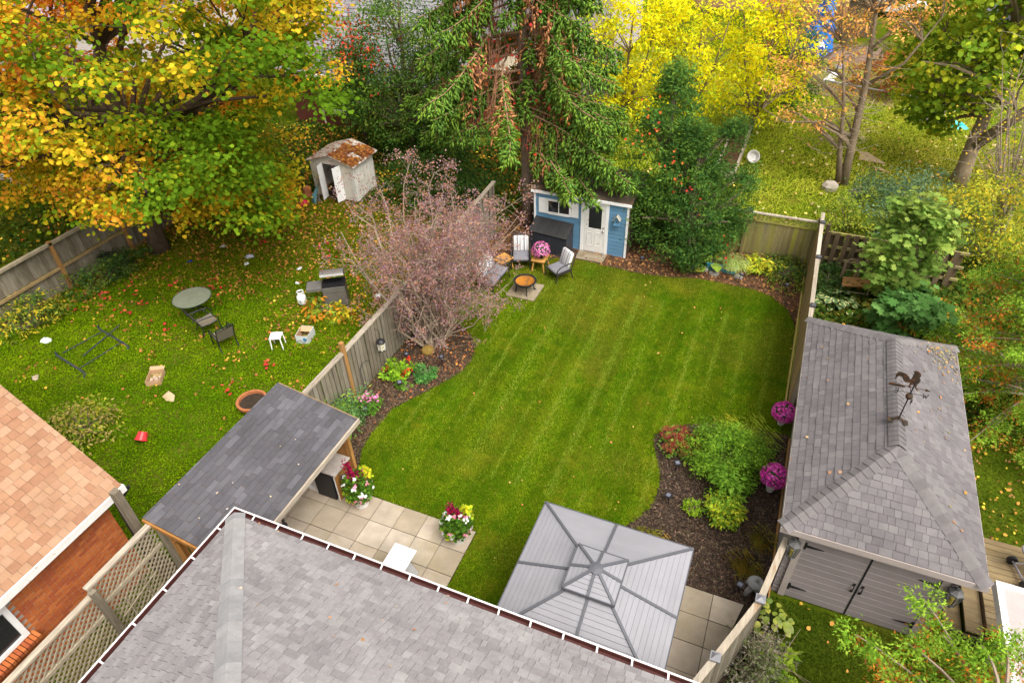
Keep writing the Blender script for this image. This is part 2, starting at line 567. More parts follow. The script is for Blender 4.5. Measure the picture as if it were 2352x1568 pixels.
def lay(acc, name, m, parent, keep=300, rest=None):
    """the pieces that show largest become parts, the others one joined part"""
    def size(a):
        vis = 1.0 if in_view(a[0], 5) else .05
        return -a[3] * vis / (Vector(a[0]) - Vector(CAM)).length_squared
    acc.sort(key=size)
    for c, vs, fs, ar in acc[:keep]:
        b = B(); b.add([Vector(p) - c for p in vs], fs)
        part(name, b, m, parent, loc=c)
    if len(acc) > keep:
        b = B()
        for c, vs, fs, ar in acc[keep:]:
            b.add(vs, fs)
        part(rest or name + '_field', b, m, parent, kind='stuff')

def cap_line(acc, A, Bp, n1, n2, wing, e, lift=.012):
    A, Bp = Vector(A), Vector(Bp)
    d = (Bp - A).normalized()
    L = (Bp - A).length
    ws = []
    for n in (n1, n2):
        x = n.cross(d).normalized()
        ws.append(-x if x.z > 0 else x)
    up = (n1 + n2).normalized()
    k = int(L / e)
    for i in range(k):
        s0, s1 = i * e, min(L, i * e + e * 1.25)
        vs = []
        for s, h in ((s0, lift + .018), (s1, lift)):
            for off in (0, -.012):
                p = A + d * s
                hh = h + off
                vs += [p + ws[0] * wing + n1 * hh, p + ws[0] * wing * .3 + n1 * (hh + .012), p + up * (hh + .016), p + ws[1] * wing * .3 + n2 * (hh + .012), p + ws[1] * wing + n2 * hh]
        fs = []
        for j in range(4):
            fs += [(j, j + 1, 11 + j, 10 + j), (5 + j, 15 + j, 16 + j, 6 + j), (j, 5 + j, 6 + j, j + 1), (10 + j, 11 + j, 16 + j, 15 + j)]
        fs += [(0, 10, 15, 5), (4, 9, 19, 14)]
        acc.append((A + d * ((s0 + s1) / 2), vs, fs, e * wing * 2))

def brick_face(acc, O, U, N, length, height, bl=.215, bh=.062, j=.011, proud=.012, margin=80, skip=None):
    O, U, N = Vector(O), Vector(U), Vector(N)
    Z = Vector((0, 0, 1))
    for r in range(int(height / (bh + j))):
        u = -(bl + j) / 2 * (r % 2)
        while u < length:
            a, b_ = max(u, 0), min(u + bl, length)
            u += bl + j
            if b_ - a < .03: continue
            z0 = r * (bh + j)
            c = O + U * ((a + b_) / 2) + Z * (z0 + bh / 2)
            if skip and skip((a + b_) / 2, z0 + bh / 2): continue
            if margin and not in_view(c, margin): continue
            pr = proud * R.uniform(.7, 1.2)
            vs = [O + U * x + Z * z + N * h for h in (0, pr) for x, z in ((a, z0), (b_, z0), (b_, z0 + bh), (a, z0 + bh))]
            fs = [(4, 5, 6, 7), (0, 1, 5, 4), (1, 2, 6, 5), (2, 3, 7, 6), (3, 0, 4, 7)]
            acc.append((c, vs, fs, bl * bh))

def roof_body(name, planes, parent, m, drop=.0):
    b = B()
    for p in planes:
        b.add([Vector(q) - Vector((0, 0, drop)) for q in p], [tuple(range(len(p)))])
        b.add([Vector(q) - Vector((0, 0, drop + .09)) for q in p], [tuple(range(len(p) - 1, -1, -1))])
    return part(name, b, m, parent)

# ---------------------------------------------------------------- ground
M_ground = mat('ground_turf', [(.10, .145, .008)], .95, .4, 1.5, fine=25, finevar=.5, bump=.6, spec=0, stain=((.13, .11, .02), 1.1, .5, .75))
g = B(); g.add([(-170, -60, -.03), (130, -60, -.03), (130, 220, -.03), (-170, 220, -.03)], [(0, 1, 2, 3)])
tag(part('ground', g, M_ground), kind='structure')
LAWN = [(-8.2, 7.97), (-8.14, 8.68), (-8.44, 9.2), (-8.49, 9.78), (-8.43, 10.69), (-8.15, 11.19), (-7.81, 11.8), (-7.54, 12.32), (-7.35, 12.75), (-7.29, 13.26), (-7.44, 13.87), (-7.79, 14.31),
        (-8.4, 14.7), (-9.2, 15.0), (-9.42, 15.6), (-9.42, 18.0), (-8.9, 18.8), (-8.0, 19.3), (-6.6, 19.55), (-5.9, 19.72), (-5.1, 19.62), (-4.5, 19.6), (-4.05, 19.54), (-2.97, 19.64), (-1.8, 19.95), (-.9, 19.93),
        (-.01, 19.9), (.58, 19.7), (1.1, 19.1), (1.36, 18.2), (1.42, 16), (1.42, 13.45), (.74, 13.41), (.16, 13.29), (-.8, 12.93), (-1.28, 12.58), (-1.5, 12.29), (-1.45, 11.93), (-1.21, 11.38),
        (-1.06, 10.98), (-1.03, 10.55), (-1.07, 10.01), (-1.34, 9.49), (-1.7, 9.0), (-2.2, 8.6), (-2.9, 8.45), (-2.9, 4.2), (-4.57, 4.2), (-4.57, 7.97)]
M_lawn = mat('lawn_turf', [(.075, .135, .003)], .95, .3, 1.2, fine=26, finevar=.5, bump=.6, spec=0, stain=((.14, .13, .008), 1.1, .5, .75))
b = B(); b.prism(LAWN, -.05, 0)
tag(part('lawn', b, M_lawn), kind='structure')
M_mulch = mat('mulch', [(.065, .042, .027)], .98, .5, 4, fine=38, finevar=.6, bump=.9, stain=((.11, .075, .048), 14, .5, .7))
BED_L = [(-9.5, 8.3), (-8.14, 8.6), (-8.40, 9.2), (-8.45, 9.78), (-8.39, 10.69), (-8.11, 11.19), (-7.77, 11.8), (-7.50, 12.32), (-7.31, 12.75), (-7.25, 13.26), (-7.40, 13.89), (-7.75, 14.35), (-8.4, 14.75), (-9.5, 15.1)]
BED_R = [(1.6, 13.5), (.74, 13.45), (.14, 13.33), (-.82, 12.97), (-1.31, 12.61), (-1.54, 12.29), (-1.48, 11.92), (-1.24, 11.36), (-1.09, 10.97), (-1.06, 10.55), (-1.1, 10.03), (-1.37, 9.52), (-1.73, 9.03), (-2.25, 8.6), (-2.25, 8.38), (1.62, 8.38)]
BED_B = [(-9.5, 18.5), (-8.9, 18.76), (-8.0, 19.26), (-6.6, 19.51), (-5.9, 19.68), (-5.1, 19.58), (-4.5, 19.56), (-4.05, 19.5), (-2.97, 19.6), (-1.8, 19.91), (-.9, 19.89), (-.01, 19.86), (.58, 19.66), (1.1, 19.06), (1.46, 18.2), (1.46, 22.1), (-9.5, 24)]
M_litter = mat('leaf_litter', [(.10, .052, .026)], .98, .45, 3, fine=30, finevar=.6, bump=.8, stain=((.17, .075, .028), 12, .5, .68))
for poly, m, n in ((BED_L, M_mulch, 'mulch_bed'), (BED_R, M_mulch, 'mulch_bed'), (BED_B, M_litter, 'leaf_litter_bed')):
    b = B(); b.prism(poly, -.05, .012)
    tag(part(n, b, m), kind='structure')

# ---------------------------------------------------------------- patios of square slabs
def slab_grid(name, xs, ys, th=.03, skip=None, clip=None):
    base = B()
    base.b2(min(xs[0]) if isinstance(xs[0], tuple) else xs[0], xs[-1], ys[-1], ys[0], -.06, -.004)
    p = tag(part(name, base, M_leafdirt), kind='structure')
    for i in range(len(xs) - 1):
        for k in range(len(ys) - 1):
            x0, x1, y1, y0 = xs[i] + .006, xs[i + 1] - .006, ys[k] - .006, ys[k + 1] + .006
            q = [(x0, y0), (x1, y0), (x1, y1), (x0, y1)]
            if clip: q = clip_poly(q, clip)
            if len(q) < 3: continue
            cx, cy = sum(a for a, _ in q) / len(q), sum(a for _, a in q) / len(q)
            s = B(); s.prism([(a - cx, c - cy) for a, c in q], -.02, .008 + R.uniform(-.004, .006))
            part('slab', s, M_conc, p, bevel=.004, loc=(cx, cy, 0))
    return p
slab_grid('patio', [-9.47 + .61 * i for i in range(9)], [7.95 - .61 * i for i in range(7)])
slab_grid('gazebo_patio', [-2.45 + .61 * i for i in range(8)], [8.37 - .6 * i for i in range(8)], clip=[(-2.5, 4.0), (.2, 4.0), (.66, 6.0), (1.22, 7.4), (1.5, 8.4), (-2.5, 8.4)])

# ---------------------------------------------------------------- the house in the foreground: hip roof, gutters
H = thing('grey_roof_house', 'foreground house with light grey hip roof, white edged brown gutter and pale ridge cap', 'house', (-3, 0, 0))
A0, A1, A2, A3 = (-7.55, 4.73, 3.2), (1.72, 4.73, 3.2), (-2.915, .095, 5.66), (-2.915, -6, 5.66)
front, left, right = [A1, A0, A2], [A0, (-7.55, -6, 3.2), A3, A2], [(1.72, -6, 3.2), A1, A2, A3]
roof_body('roof', [front, left, right], H, M_deck)
acc = []
shingle_plane(acc, front, .13, (.08, .24))
shingle_plane(acc, left, .13, (.08, .24))
lay(acc, 'shingle', M_shingle_house, H)
acc = []
cap_line(acc, A0, A2, plane_of(front)[3], plane_of(left)[3], .17, .2, .016)
lay([a for a in acc if in_view(a[0], 150)], 'hip_cap', M_cap_house, H)
wl = B(); wl.b2(-7.3, 1.2, -6, 4.5, 0, 3.1)
part('wall', wl, M_brick, H)
gt = B()
gt.b2(-7.66, 1.8, 4.74, 4.84, 3.08, 3.09); gt.b2(-7.66, 1.8, 4.84, 4.85, 3.08, 3.185); gt.b2(-7.65, -7.56, -6, 4.74, 3.08, 3.09); gt.b2(-7.66, -7.65, -6, 4.84, 3.08, 3.185)
part('gutter', gt, M_gutter, H)
lp = B()
lp.b2(-7.68, 1.8, 4.845, 4.868, 3.186, 3.2); lp.b2(-7.682, -7.66, -6, 4.845, 3.186, 3.2); lp.b2(-7.682, 1.8, 4.85, 4.868, 3.06, 3.186); lp.b2(-7.682, -7.664, -6, 4.85, 3.06, 3.186)
part('gutter_lip', lp, M_white, H)
hg = B(); hg.b2(-.013, .013, -.055, .05, 0, .008)
hm = hg.mesh('gutter_hanger')
pl = [((-7.2 + .52 * i, 4.80, 3.191), (0, 0, .15)) for i in range(17)] + [((-7.62, 4.4 - .62 * i, 3.191), (0, 0, pi / 2 - .1)) for i in range(10)]
pieces('gutter_hanger', hm, M_white, H, pl)

# ---------------------------------------------------------------- orange roofed brick house on the left
O = thing('brick_house', 'red brick house at left edge with orange shingle roof and white gutter board', 'house', (-13, 0, 0))
op = [(-10.5, -5, 2.7), (-10.5, 4.72, 2.7), (-15.2, 4.72, 7.4), (-15.2, -5, 7.4)]
roof_body('roof', [op, [(-19.9, 4.72, 2.7), (-19.9, -5, 2.7), (-15.2, -5, 7.4), (-15.2, 4.72, 7.4)]], O, M_deck)
acc = []
shingle_plane(acc, op, .145, (.12, .23), .010)
lay(acc, 'shingle', M_shingle_orange, O)
b = B(); b.b2(-19.6, -10.82, -5, 4.42, 0, 2.5)
b.prism([(-19.6, 2.5), (-10.82, 2.5), (-15.2, 6.95)], -4.42, 5, Matrix(((1, 0, 0, 0), (0, 0, -1, 0), (0, 1, 0, 0), (0, 0, 0, 1))))
part('wall', b, M_mortar, O)
acc = []
brick_face(acc, (-10.82, -3, 0), (0, 1, 0), (1, 0, 0), 7.42, 2.5, skip=lambda u, z: u < 5.2 and z > 1.15)
lay(acc, 'brick', M_brick, O)
b = B(); b.b2(-10.62, -10.47, -5, 4.74, 2.55, 2.60); b.b2(-10.485, -10.445, -5, 4.74, 2.55, 2.71); b.b2(-10.64, -10.62, -5, 4.74, 2.5, 2.69); b.b2(-10.62, -10.485, 4.70, 4.74, 2.60, 2.70)
part('gutter', b, M_white_old, O)
b = B(); b.b2(-10.82, -10.6, -5, 4.42, 2.5, 2.53)
part('soffit', b, M_white, O)
wi = B()
for x0, x1, z0, z1 in ((-1.6, 2.2, 2.14, 2.24), (-1.6, 2.2, 1.3, 1.38), (2.1, 2.2, 1.38, 2.14), (.3, .38, 1.38, 2.14)):
    wi.b2(-10.84, -10.76, x0, x1, z0, z1)
wf = part('window', wi, M_white, O)
b = B(); b.b2(-10.83, -10.80, -1.6, 2.1, 1.38, 2.14)
part('pane', b, M_glass_dk, wf)
b = B(); b.b2(-.12, .13, -.03, .03, -.05, .05)
pieces('sill_brick', b.mesh('sill_brick'), M_brick, O, [((-10.74, 2.24 - .074 * i, 1.22), (0, .12, 0)) for i in range(18)])
b = B(); b.tube([(-10.5, 4.82, 2.55), (-10.62, 4.72, 2.35), (-10.72, 4.55, 2.2), (-10.72, 4.5, 0)], .035, 8)
part('downspout', b, M_metal_dark, O)

# ---------------------------------------------------------------- lattice fence beside the foreground house
F = thing('lattice_fence', 'weathered lattice fence in two stepped panels beside brown gutter of foreground house', 'fence', (-9.54, 2, 0))
for (y0, y1, zt) in ((2.95, 4.36, 2.38), (-.2, 2.90, 2.16)):
    b = B(); b.b2(-9.6, -9.48, y0 - .05, y1 + .05, zt, zt + .05)
    part('top_rail', b, M_cap_wood, F)
    b = B(); b.b2(-9.57, -9.51, y0, y1, zt - .62, zt - .54)
    part('middle_rail', b, M_lattice, F)
    b = B(); b.b2(-9.57, -9.51, y0, y1, .05, .15)
    part('bottom_rail', b, M_lattice, F)
    box = [(y0, .15), (y1, .15), (y1, zt), (y0, zt)]
    for s, dx in ((1, .011), (-1, -.011)):
        c = y0 - 3.0
        while c < y1 + 3.0:
            q = clip_poly([(c - .024, 0), (c + .024, 0), (c + .024 + s * 2.6, 2.6), (c - .024 + s * 2.6, 2.6)], box)
            c += .135
            if len(q) < 3: continue
            cy, cz = sum(p[0] for p in q) / len(q), sum(p[1] for p in q) / len(q)
            if not in_view((-9.54, cy, cz), 250): continue
            sl = B(); sl.prism([(p[0] - cy, p[1] - cz) for p in q], -.005, .005, Matrix(((0, 0, 1, 0), (1, 0, 0, 0), (0, 1, 0, 0), (0, 0, 0, 1))))
            part('lattice_slat', sl, M_lattice, F, loc=(-9.54 + dx, cy, cz))
for y, h in ((4.42, 2.36), (2.93, 2.36), (1.2, 2.14)):
    b = B(); b.b2(-9.5, -9.39, y - .055, y + .055, 0, h)
    part('post', b, M_fence_old, F)
b = B()
b.tube([(-9.46, 3.7, .3), (-9.45, 3.72, 1.65)], .012, 5); b.tube([(-9.46, 3.3, .5), (-9.45, 3.3, 1.6)], .012, 5); b.tube([(-9.45, 3.1, 1.25), (-9.45, 3.95, 1.45)], .012, 5); b.tube([(-9.45, 3.1, .85), (-9.45, 3.95, 1.05)], .012, 5)
solo('trellis', b, M_lattice, 'small stick trellis leaning on the lattice fence', 'trellis')
b = B(); b.b2(-9.98, -9.84, 4.22, 4.36, 0, 3.28)
solo('fence_post', b, M_fence_old, 'tall square wooden post standing by the orange roof corner', 'post')
b = B()
for i in range(5): b.b2(-10.6, -9.7, 4.5 + .0 * i, 4.53, .12 * i, .12 * i + .11)
b.b2(-10.62, -9.68, 4.42, 4.56, .6, .64)
solo('low_wooden_gate', b, M_fence_dk, 'low dark wooden gate between brick house and lattice fence', 'gate')

# ---------------------------------------------------------------- bar shelter with the dark lean-to roof
S = thing('bar_shelter', 'open garden bar shelter with dark charcoal shingle lean-to roof and cedar end wall', 'shelter', (-8.6, 6.4, 0))
bp = [(-7.6, 4.36, 2.1), (-7.6, 8.38, 2.1), (-9.68, 8.38, 2.52), (-9.68, 4.36, 2.52)]
roof_body('roof', [bp], S, M_cedar)
acc = []
shingle_plane(acc, bp, .13, (.2, .4), .008)
lay(acc, 'shingle', M_shingle_bar, S)
b = B(); b.bar((-7.575, 4.3, 2.045), (-7.575, 8.4, 2.045), .04, .12)
part('fascia_board', b, M_cap_wood, S)
b = B(); b.bar((-7.6, 8.40, 2.03), (-9.68, 8.40, 2.45), .035, .12)
part('fascia_board', b, M_fence_tan, S)
b = B(); b.bar((-7.6, 4.34, 2.03), (-9.68, 4.34, 2.45), .035, .1)
part('fascia_board', b, M_cedar, S)
for p in ((-7.93, 8.25), (-9.4, 8.25), (-9.4, 4.5)):
    b = B(); b.b2(p[0] - .045, p[0] + .045, p[1] - .045, p[1] + .045, 0, 2.1)
    part('post', b, M_cedar, S)
b = B(); b.bar((-9.4, 4.5, 1.7), (-8.95, 4.5, 2.3), .06, .06); part('brace', b, M_cedar, S)
bw = B(); bw.b2(-.068, .068, -.01, .01, 0, 1)
bm = bw.mesh('wall_board')
pieces('wall_board', bm, M_cedar, S, [((-9.3 + .14 * i, 8.19 + .003 * (i % 2), 0), None, (1, 1, 2.38 - .03 * i)) for i in range(10)])
pieces('wall_board', bm, M_fence_old, S, [((-9.44, 4.45 + .17 * i, 0.05), (0, 0, pi / 2), (1, 1, 1.85)) for i in range(22)])
b = B()
for i in range(7): b.bar((-9.66, 4.5 + .62 * i, 2.42), (-7.62, 4.5 + .62 * i, 2.01), .04, .09)
part('rafters', b, M_cedar, S, kind='stuff')
b = B(); b.b2(-7.64, -7.60, 5.62, 5.66, 1.72, 1.98); b.b2(-7.66, -7.58, 5.60, 5.68, 1.66, 1.74)
solo('wall_hook_light', b, M_black, 'small black lamp hanging under eave of the dark shingle roof', 'lamp')
C = thing('bar_counter', 'bar counter with speckled stone top and cedar side beside black fridge', 'counter', (-8.6, 7.85, 0))
M_granite = mat('granite', (.56, .51, .46), .4, .2, 10, fine=70, finevar=.45, stain=((.24, .20, .17), 9, .6, .72))
b = B(); b.b2(-9.35, -7.9, 7.54, 8.16, .89, .93); part('countertop', b, M_granite, C, bevel=.006)
b = B(); b.b2(-7.99, -7.955, 7.56, 8.14, 0, .89); b.b2(-8.64, -8.60, 7.56, 8.14, 0, .89); b.b2(-9.35, -8.64, 7.58, 8.1, .0, .09); b.b2(-9.35, -8.64, 7.62, 8.1, .45, .48); part('cabinet', b, M_white, C)
pieces('side_board', B().b2(-.0095, .0095, -.046, .046, 0, .88).mesh('side_board'), M_cedar, C, [((-7.943, 7.61 + .096 * i, 0), None) for i in range(6)])
Fr = thing('mini_fridge', 'black mini fridge under the stone counter top', 'fridge', (-8.3, 7.75, 0))
b = B(); b.b2(-8.55, -8.03, 7.6, 8.08, .03, .86); part('body', b, M_black, Fr)
b = B(); b.b2(-8.55, -8.03, 7.52, 7.59, .03, .86); part('door', b, M_black, Fr, bevel=.015)
b = B(); b.lathe([(.035, 0), (.05, .02), (.055, .11), (.045, .11), (.04, .03)], (-7.87, 7.74, .62), 12); b.bar((-7.94, 7.74, .7), (-7.9, 7.74, .7), .02)
solo('wall_cup', b, mat('cup_grey', (.12, .11, .11), .4), 'dark metal cup hung on the cedar side of the counter', 'cup')

# ---------------------------------------------------------------- garage
G_ = thing('garage', 'taupe garage with grey hip roof and double plank doors', 'garage', (3.06, 12, 0))
x0, x1, y0, y1, ze, zr = 1.42, 4.70, 8.63, 15.35, 2.4, 3.4
r0, r1 = (3.06, 10.36, zr), (3.06, 13.74, zr)
FL, FR, BR_, BL = (x0, y0, ze), (x1, y0, ze), (x1, y1, ze), (x0, y1, ze)
pf, pr, pb, pl_ = [FL, FR, r0], [FR, BR_, r1, r0], [BR_, BL, r1], [BL, FL, r0, r1]
roof_body('roof', [pf, pr, pb, pl_], G_, M_deck)
acc = []
for p in (pf, pr, pb, pl_): shingle_plane(acc, p, .142, (.11, .23))
lay(acc, 'shingle', M_shingle_garage, G_)
nf, nr, nb, nl = [plane_of(p)[3] for p in (pf, pr, pb, pl_)]
acc = []
cap_line(acc, FL, r0, nf, nl, .16, .16, .008); cap_line(acc, FR, r0, nf, nr, .16, .16, .008); cap_line(acc, BL, r1, nb, nl, .16, .16, .008); cap_line(acc, BR_, r1, nb, nr, .16, .16, .008)
cap_line(acc, r0, r1, nl, nr, .15, .13, .03)
lay(acc, 'ridge_cap', M_cap_garage, G_)
b = B()
b.b2(x0, x1, y0 - .022, y0, ze - .15, ze - .005); b.b2(x0, x1, y1, y1 + .022, ze - .15, ze - .005); b.b2(x0 - .022, x0, y0 - .022, y1 + .022, ze - .15, ze - .005); b.b2(x1, x1 + .022, y0 - .022, y1 + .022, ze - .15, ze - .005)
part('fascia', b, M_taupe_trim, G_)
b = B(); b.b2(x0 + .01, x1 - .01, y0 + .01, y1 - .01, ze - .14, ze - .12); part('soffit', b, M_taupe_trim, G_)
b = B(); b.b2(1.67, 4.46, 8.94, 15.1, 0, 2.27); part('wall', b, M_taupe, G_)
acc = []
brick_face(acc, (1.67, 8.94, 0), (1, 0, 0), (0, -1, 0), .22, 2.2, proud=.03); brick_face(acc, (4.24, 8.94, 0), (1, 0, 0), (0, -1, 0), .22, 2.2, proud=.03)
lay(acc, 'wall_brick', M_taupe, G_)
b = B(); b.b2(1.80, 1.92, 8.865, 8.935, 0, 2.1); b.b2(4.2, 4.32, 8.865, 8.935, 0, 2.1); b.b2(1.80, 4.32, 8.862, 8.935, 2.1, 2.25); part('door_frame', b, M_taupe_trim, G_)
for sx in (0, 1):
    xa, xb = (1.92, 3.045) if sx == 0 else (3.075, 4.2)
    d = B(); d.b2(xa, xb, 8.886, 8.93, .02, 2.1)
    dl = part('door_leaf', d, mat('door_groove', (.52, .46, .44), .7), G_)
    pieces('plank', B().b2(-(xb - xa) / 2, (xb - xa) / 2, -.014, .008, -.0855, .0855).mesh('plank'), M_taupe, dl, [(((xa + xb) / 2, 8.896, .115 + .187 * i), None) for i in range(11)])
    hx = xb if sx else xa
    s = -1 if sx else 1
    for z in (.38, 1.74):
        hb = B(); hb.prism([(0, -.1), (s * .05, -.1), (s * .05, -.035), (s * .3, -.012), (s * .36, 0), (s * .3, .012), (s * .05, .035), (s * .05, .1), (0, .1)] if s > 0 else [(0, .1), (s * .05, .1), (s * .05, .035), (s * .3, .012), (s * .36, 0), (s * .3, -.012), (s * .05, -.035), (s * .05, -.1), (0, -.1)], 0, .012, Matrix(((1, 0, 0, hx), (0, 0, -1, 8.88), (0, 1, 0, z), (0, 0, 0, 1))))
        part('hinge', hb, M_black, dl)
    hx = 3.06 + (.075 if sx else -.075)
    hb = B(); hb.tube([(hx, 8.87, .84), (hx, 8.835, .87), (hx, 8.835, 1.0), (hx, 8.87, 1.03)], .012, 6); hb.box((hx, 8.876, .83), (.045, .014, .07)); hb.box((hx, 8.876, 1.04), (.045, .014, .07))
    part('handle', hb, M_black, dl)
b = B(); b.b2(3.045, 3.075, 8.872, 8.9, .02, 2.1); part('centre_strip', b, M_black, G_)

def wall_lantern(x, lab):
    t = thing('wall_lantern', lab, 'lamp', (x, 8.8, 1.7), 'lanterns beside the garage doors')
    b = B(); b.box((x, 8.9, 1.98), (.12, .03, .2)); b.bar((x, 8.9, 2.02), (x, 8.79, 2.02), .03); part('bracket', b, M_metal_dark, t)
    M = Matrix.Rotation(pi / 6, 3, 'Z')
    b = B(); b.lathe([(.03, .3), (.035, .26), (.125, .19), (.12, .155)], (x, 8.75, 1.68), 6, M); b.lathe([(.07, -.02), (.09, 0), (.09, .012), (.0, .012)], (x, 8.75, 1.49), 6, M)
    for j in range(6):
        a = pi / 6 + j * pi / 3
        b.bar((x + .085 * cos(a), 8.75 + .085 * sin(a), 1.5), (x + .135 * cos(a), 8.75 + .135 * sin(a), 1.84), .016)
    part('frame', b, mat('lantern_grey', (.13, .13, .13), .6), t)
    b = B(); b.lathe([(.08, 1.505), (.125, 1.83)], (x, 8.75, 0), 6, M); part('glass', b, mat('lantern_glass', (.16, .17, .14), .15, alpha=.35), t)
    b = B(); b.lathe([(.035, 1.505), (.035, 1.68), (0, 1.69)], (x, 8.75, 0), 8); part('candle', b, mat('candle_yellow', (.62, .50, .05), .6), t)
wall_lantern(1.74, 'grey hexagonal wall lantern left of the garage doors')
wall_lantern(4.41, 'grey hexagonal wall lantern right of the garage doors')
# ---------------------------------------------------------------- weathervane and gazebo
t = thing('weathervane', 'dark metal rooster weathervane standing on the ridge of the garage roof', 'weathervane', (3.06, 11.05, 3.44))
M_vane = mat('vane_metal', (.07, .05, .035), .5, .4, 9, metal=.5, stain=((.16, .07, .03), 10, .5, .7))
b = B(); b.tube([(3.06, 11.05, 3.46), (3.06, 11.05, 4.45)], .013, 8); part('pole', b, M_metal_dark, t)
b = B(); b.lathe([(.0, -.07), (.05, -.045), (.065, 0), (.05, .045), (.0, .07)], (3.06, 11.05, 4.06), 12); part('globe', b, M_vane, t, smooth=True)
b = B()
for s in (-1, 1):
    b.bar((3.06, 11.05, 3.52), (3.06 + s * .13, 11.05, 3.40), .05, .012); b.bar((3.06 + s * .13, 10.98, 3.415), (3.06 + s * .13, 11.12, 3.415), .09, .012)
part('roof_mount', b, M_vane, t)
ar = B()
for dx, dy in ((.2, 0), (-.2, 0), (0, .2), (0, -.2)): ar.tube([(3.06, 11.05, 4.14), (3.06 + dx, 11.05 + dy, 4.14)], .006, 5)
part('direction_arms', ar, M_metal_dark, t)
STROKES = {'W': [((-.04, .05), (-.02, -.05)), ((-.02, -.05), (0, .02)), ((0, .02), (.02, -.05)), ((.02, -.05), (.04, .05))],
           'E': [((.03, .05), (-.03, .05)), ((.03, 0), (-.02, 0)), ((.03, -.05), (-.03, -.05)), ((.03, .05), (.03, -.05))],
           'N': [((-.03, -.05), (-.03, .05)), ((-.03, .05), (.03, -.05)), ((.03, -.05), (.03, .05))],
           'S': [((.03, .05), (-.03, .05)), ((-.03, .05), (-.03, 0)), ((-.03, 0), (.03, 0)), ((.03, 0), (.03, -.05)), ((.03, -.05), (-.03, -.05))]}
for ch, dx, dy in (('W', .24, 0), ('E', -.24, 0), ('N', 0, .24), ('S', 0, -.24)):
    b = B()
    for p, q in STROKES[ch]:
        ax = (lambda a: (3.06 + dx + a[0], 11.05, 4.14 + a[1])) if dx else (lambda a: (3.06, 11.05 + dy + a[0], 4.14 + a[1]))
        b.bar(ax(p), ax(q), .012, .012, up=(0, 1, 0) if dx else (1, 0, 0))
    part('letter', b, M_metal_dark, t)
_rp = [(488, 322), (470, 300), (455, 288), (430, 283), (400, 288), (412, 308), (395, 330), (378, 370), (360, 382), (345, 350), (320, 320), (280, 300), (240, 290), (210, 300), (190, 330), (178, 385),
       (205, 350), (235, 335), (262, 345), (275, 370), (280, 400), (310, 415), (355, 418), (340, 455), (322, 468), (352, 480), (362, 445), (405, 445), (415, 482), (428, 512), (455, 522), (440, 503), (426, 470), (440, 440), (470, 415), (480, 385), (468, 360), (484, 346)]
_w = lambda p: (2.69 + .001272 * (p[0] - 130) + .000609 * (p[1] - 420), 4.28 + .000408 * (p[0] - 130) - .00186 * (p[1] - 420))
MXZ = Matrix(((1, 0, 0, 0), (0, 0, -1, 11.05), (0, 1, 0, 0), (0, 0, 0, 1)))
b = B(); b.prism([_w(p) for p in _rp][::-1], -.008, .008, MXZ); part('rooster', b, M_vane, t)
b = B(); b.tube([(2.68, 11.05, 4.28), (3.28, 11.05, 4.28)], .007, 5)
for k in range(2): b.prism([(2.68, 4.29 - .03 * k), (2.92, 4.285 - .03 * k), (2.94, 4.265 - .03 * k), (2.66, 4.262 - .03 * k)], -.006, .006, MXZ)
b.prism([(3.34, 4.28), (3.26, 4.31), (3.26, 4.25)], -.006, .006, MXZ); part('arrow', b, M_vane, t)

t = thing('gazebo', 'square hardtop gazebo with two tier pale grey steel roof and dark ribs', 'gazebo', (-1.41, 6.28, 0))
gx, gy = -1.41, 6.28
def gaz_tier(ra, za, rb, zb, rows, nm):
    for k in range(4):
        Mr = Matrix.Rotation(k * pi / 2, 4, 'Z')
        for s in (-1, 1):
            for i in range(rows):
                f0, f1 = i / rows, (i + 1) / rows
                q = []
                for f in (f0, f1 + .0):
                    q.append((ra + (rb - ra) * f, za + (zb - za) * f))
                (o, zo), (n, zn) = q
                o -= .002; n += .002
                lo, hi = .009, .002
                vs = [(0, -o, zo + lo), (s * o, -o, zo + lo), (s * n, -n, zn + hi), (0, -n, zn + hi)]
                vs = vs + [(x, y, z - (.014 if j < 2 else .003)) for j, (x, y, z) in enumerate(vs)]
                fs = [(0, 1, 2, 3), (0, 4, 5, 1), (1, 5, 6, 2), (2, 6, 7, 3), (3, 7, 4, 0)]
                c = Vector((s * (o + n) / 4, -(o + n) / 2, (zo + zn) / 2))
                b = B(); b.add([Mr @ (Vector(v) - c) for v in vs], fs)
                part('roof_slat', b, M_gz, t, loc=Vector((gx, gy, 0)) + Mr @ c)
        # dark backing, ribs and edge
        bk = B(); bk.add([Mr @ Vector(v) + Vector((gx, gy, -.004)) for v in ((-ra, -ra, za), (ra, -ra, za), (rb, -rb, zb), (-rb, -rb, zb))], [(0, 1, 2, 3)])
        part(nm, bk, M_gz_rib, t)
        for p, q in (((-ra, -ra, za), (-rb, -rb, zb)), ((0, -ra, za), (0, -rb, zb))):
            b = B(); p, q = Mr @ Vector(p), Mr @ Vector(q)
            b.bar(p + Vector((gx, gy, .016)), q + Vector((gx, gy, .016)), .045, .03); part('rib', b, M_gz_rib, t)
        b = B(); p, q = Mr @ Vector((-ra - .01, -ra - .008, za - .015)), Mr @ Vector((ra + .006, -ra - .008, za - .015))
        b.bar(p + Vector((gx, gy, 0)), q + Vector((gx, gy, 0)), .016, .06); part('edge_trim', b, M_gz_rib, t)
gaz_tier(1.42, 2.2, .33, 2.585, 12, 'backing_sheet')
gaz_tier(.44, 2.68, .06, 2.83, 5, 'backing_sheet')
b = B(); b.lathe([(.13, 2.825), (.125, 2.85), (.05, 2.875), (0, 2.88)], (gx, gy, 0), 8); part('top_cap', b, M_gz_rib, t)
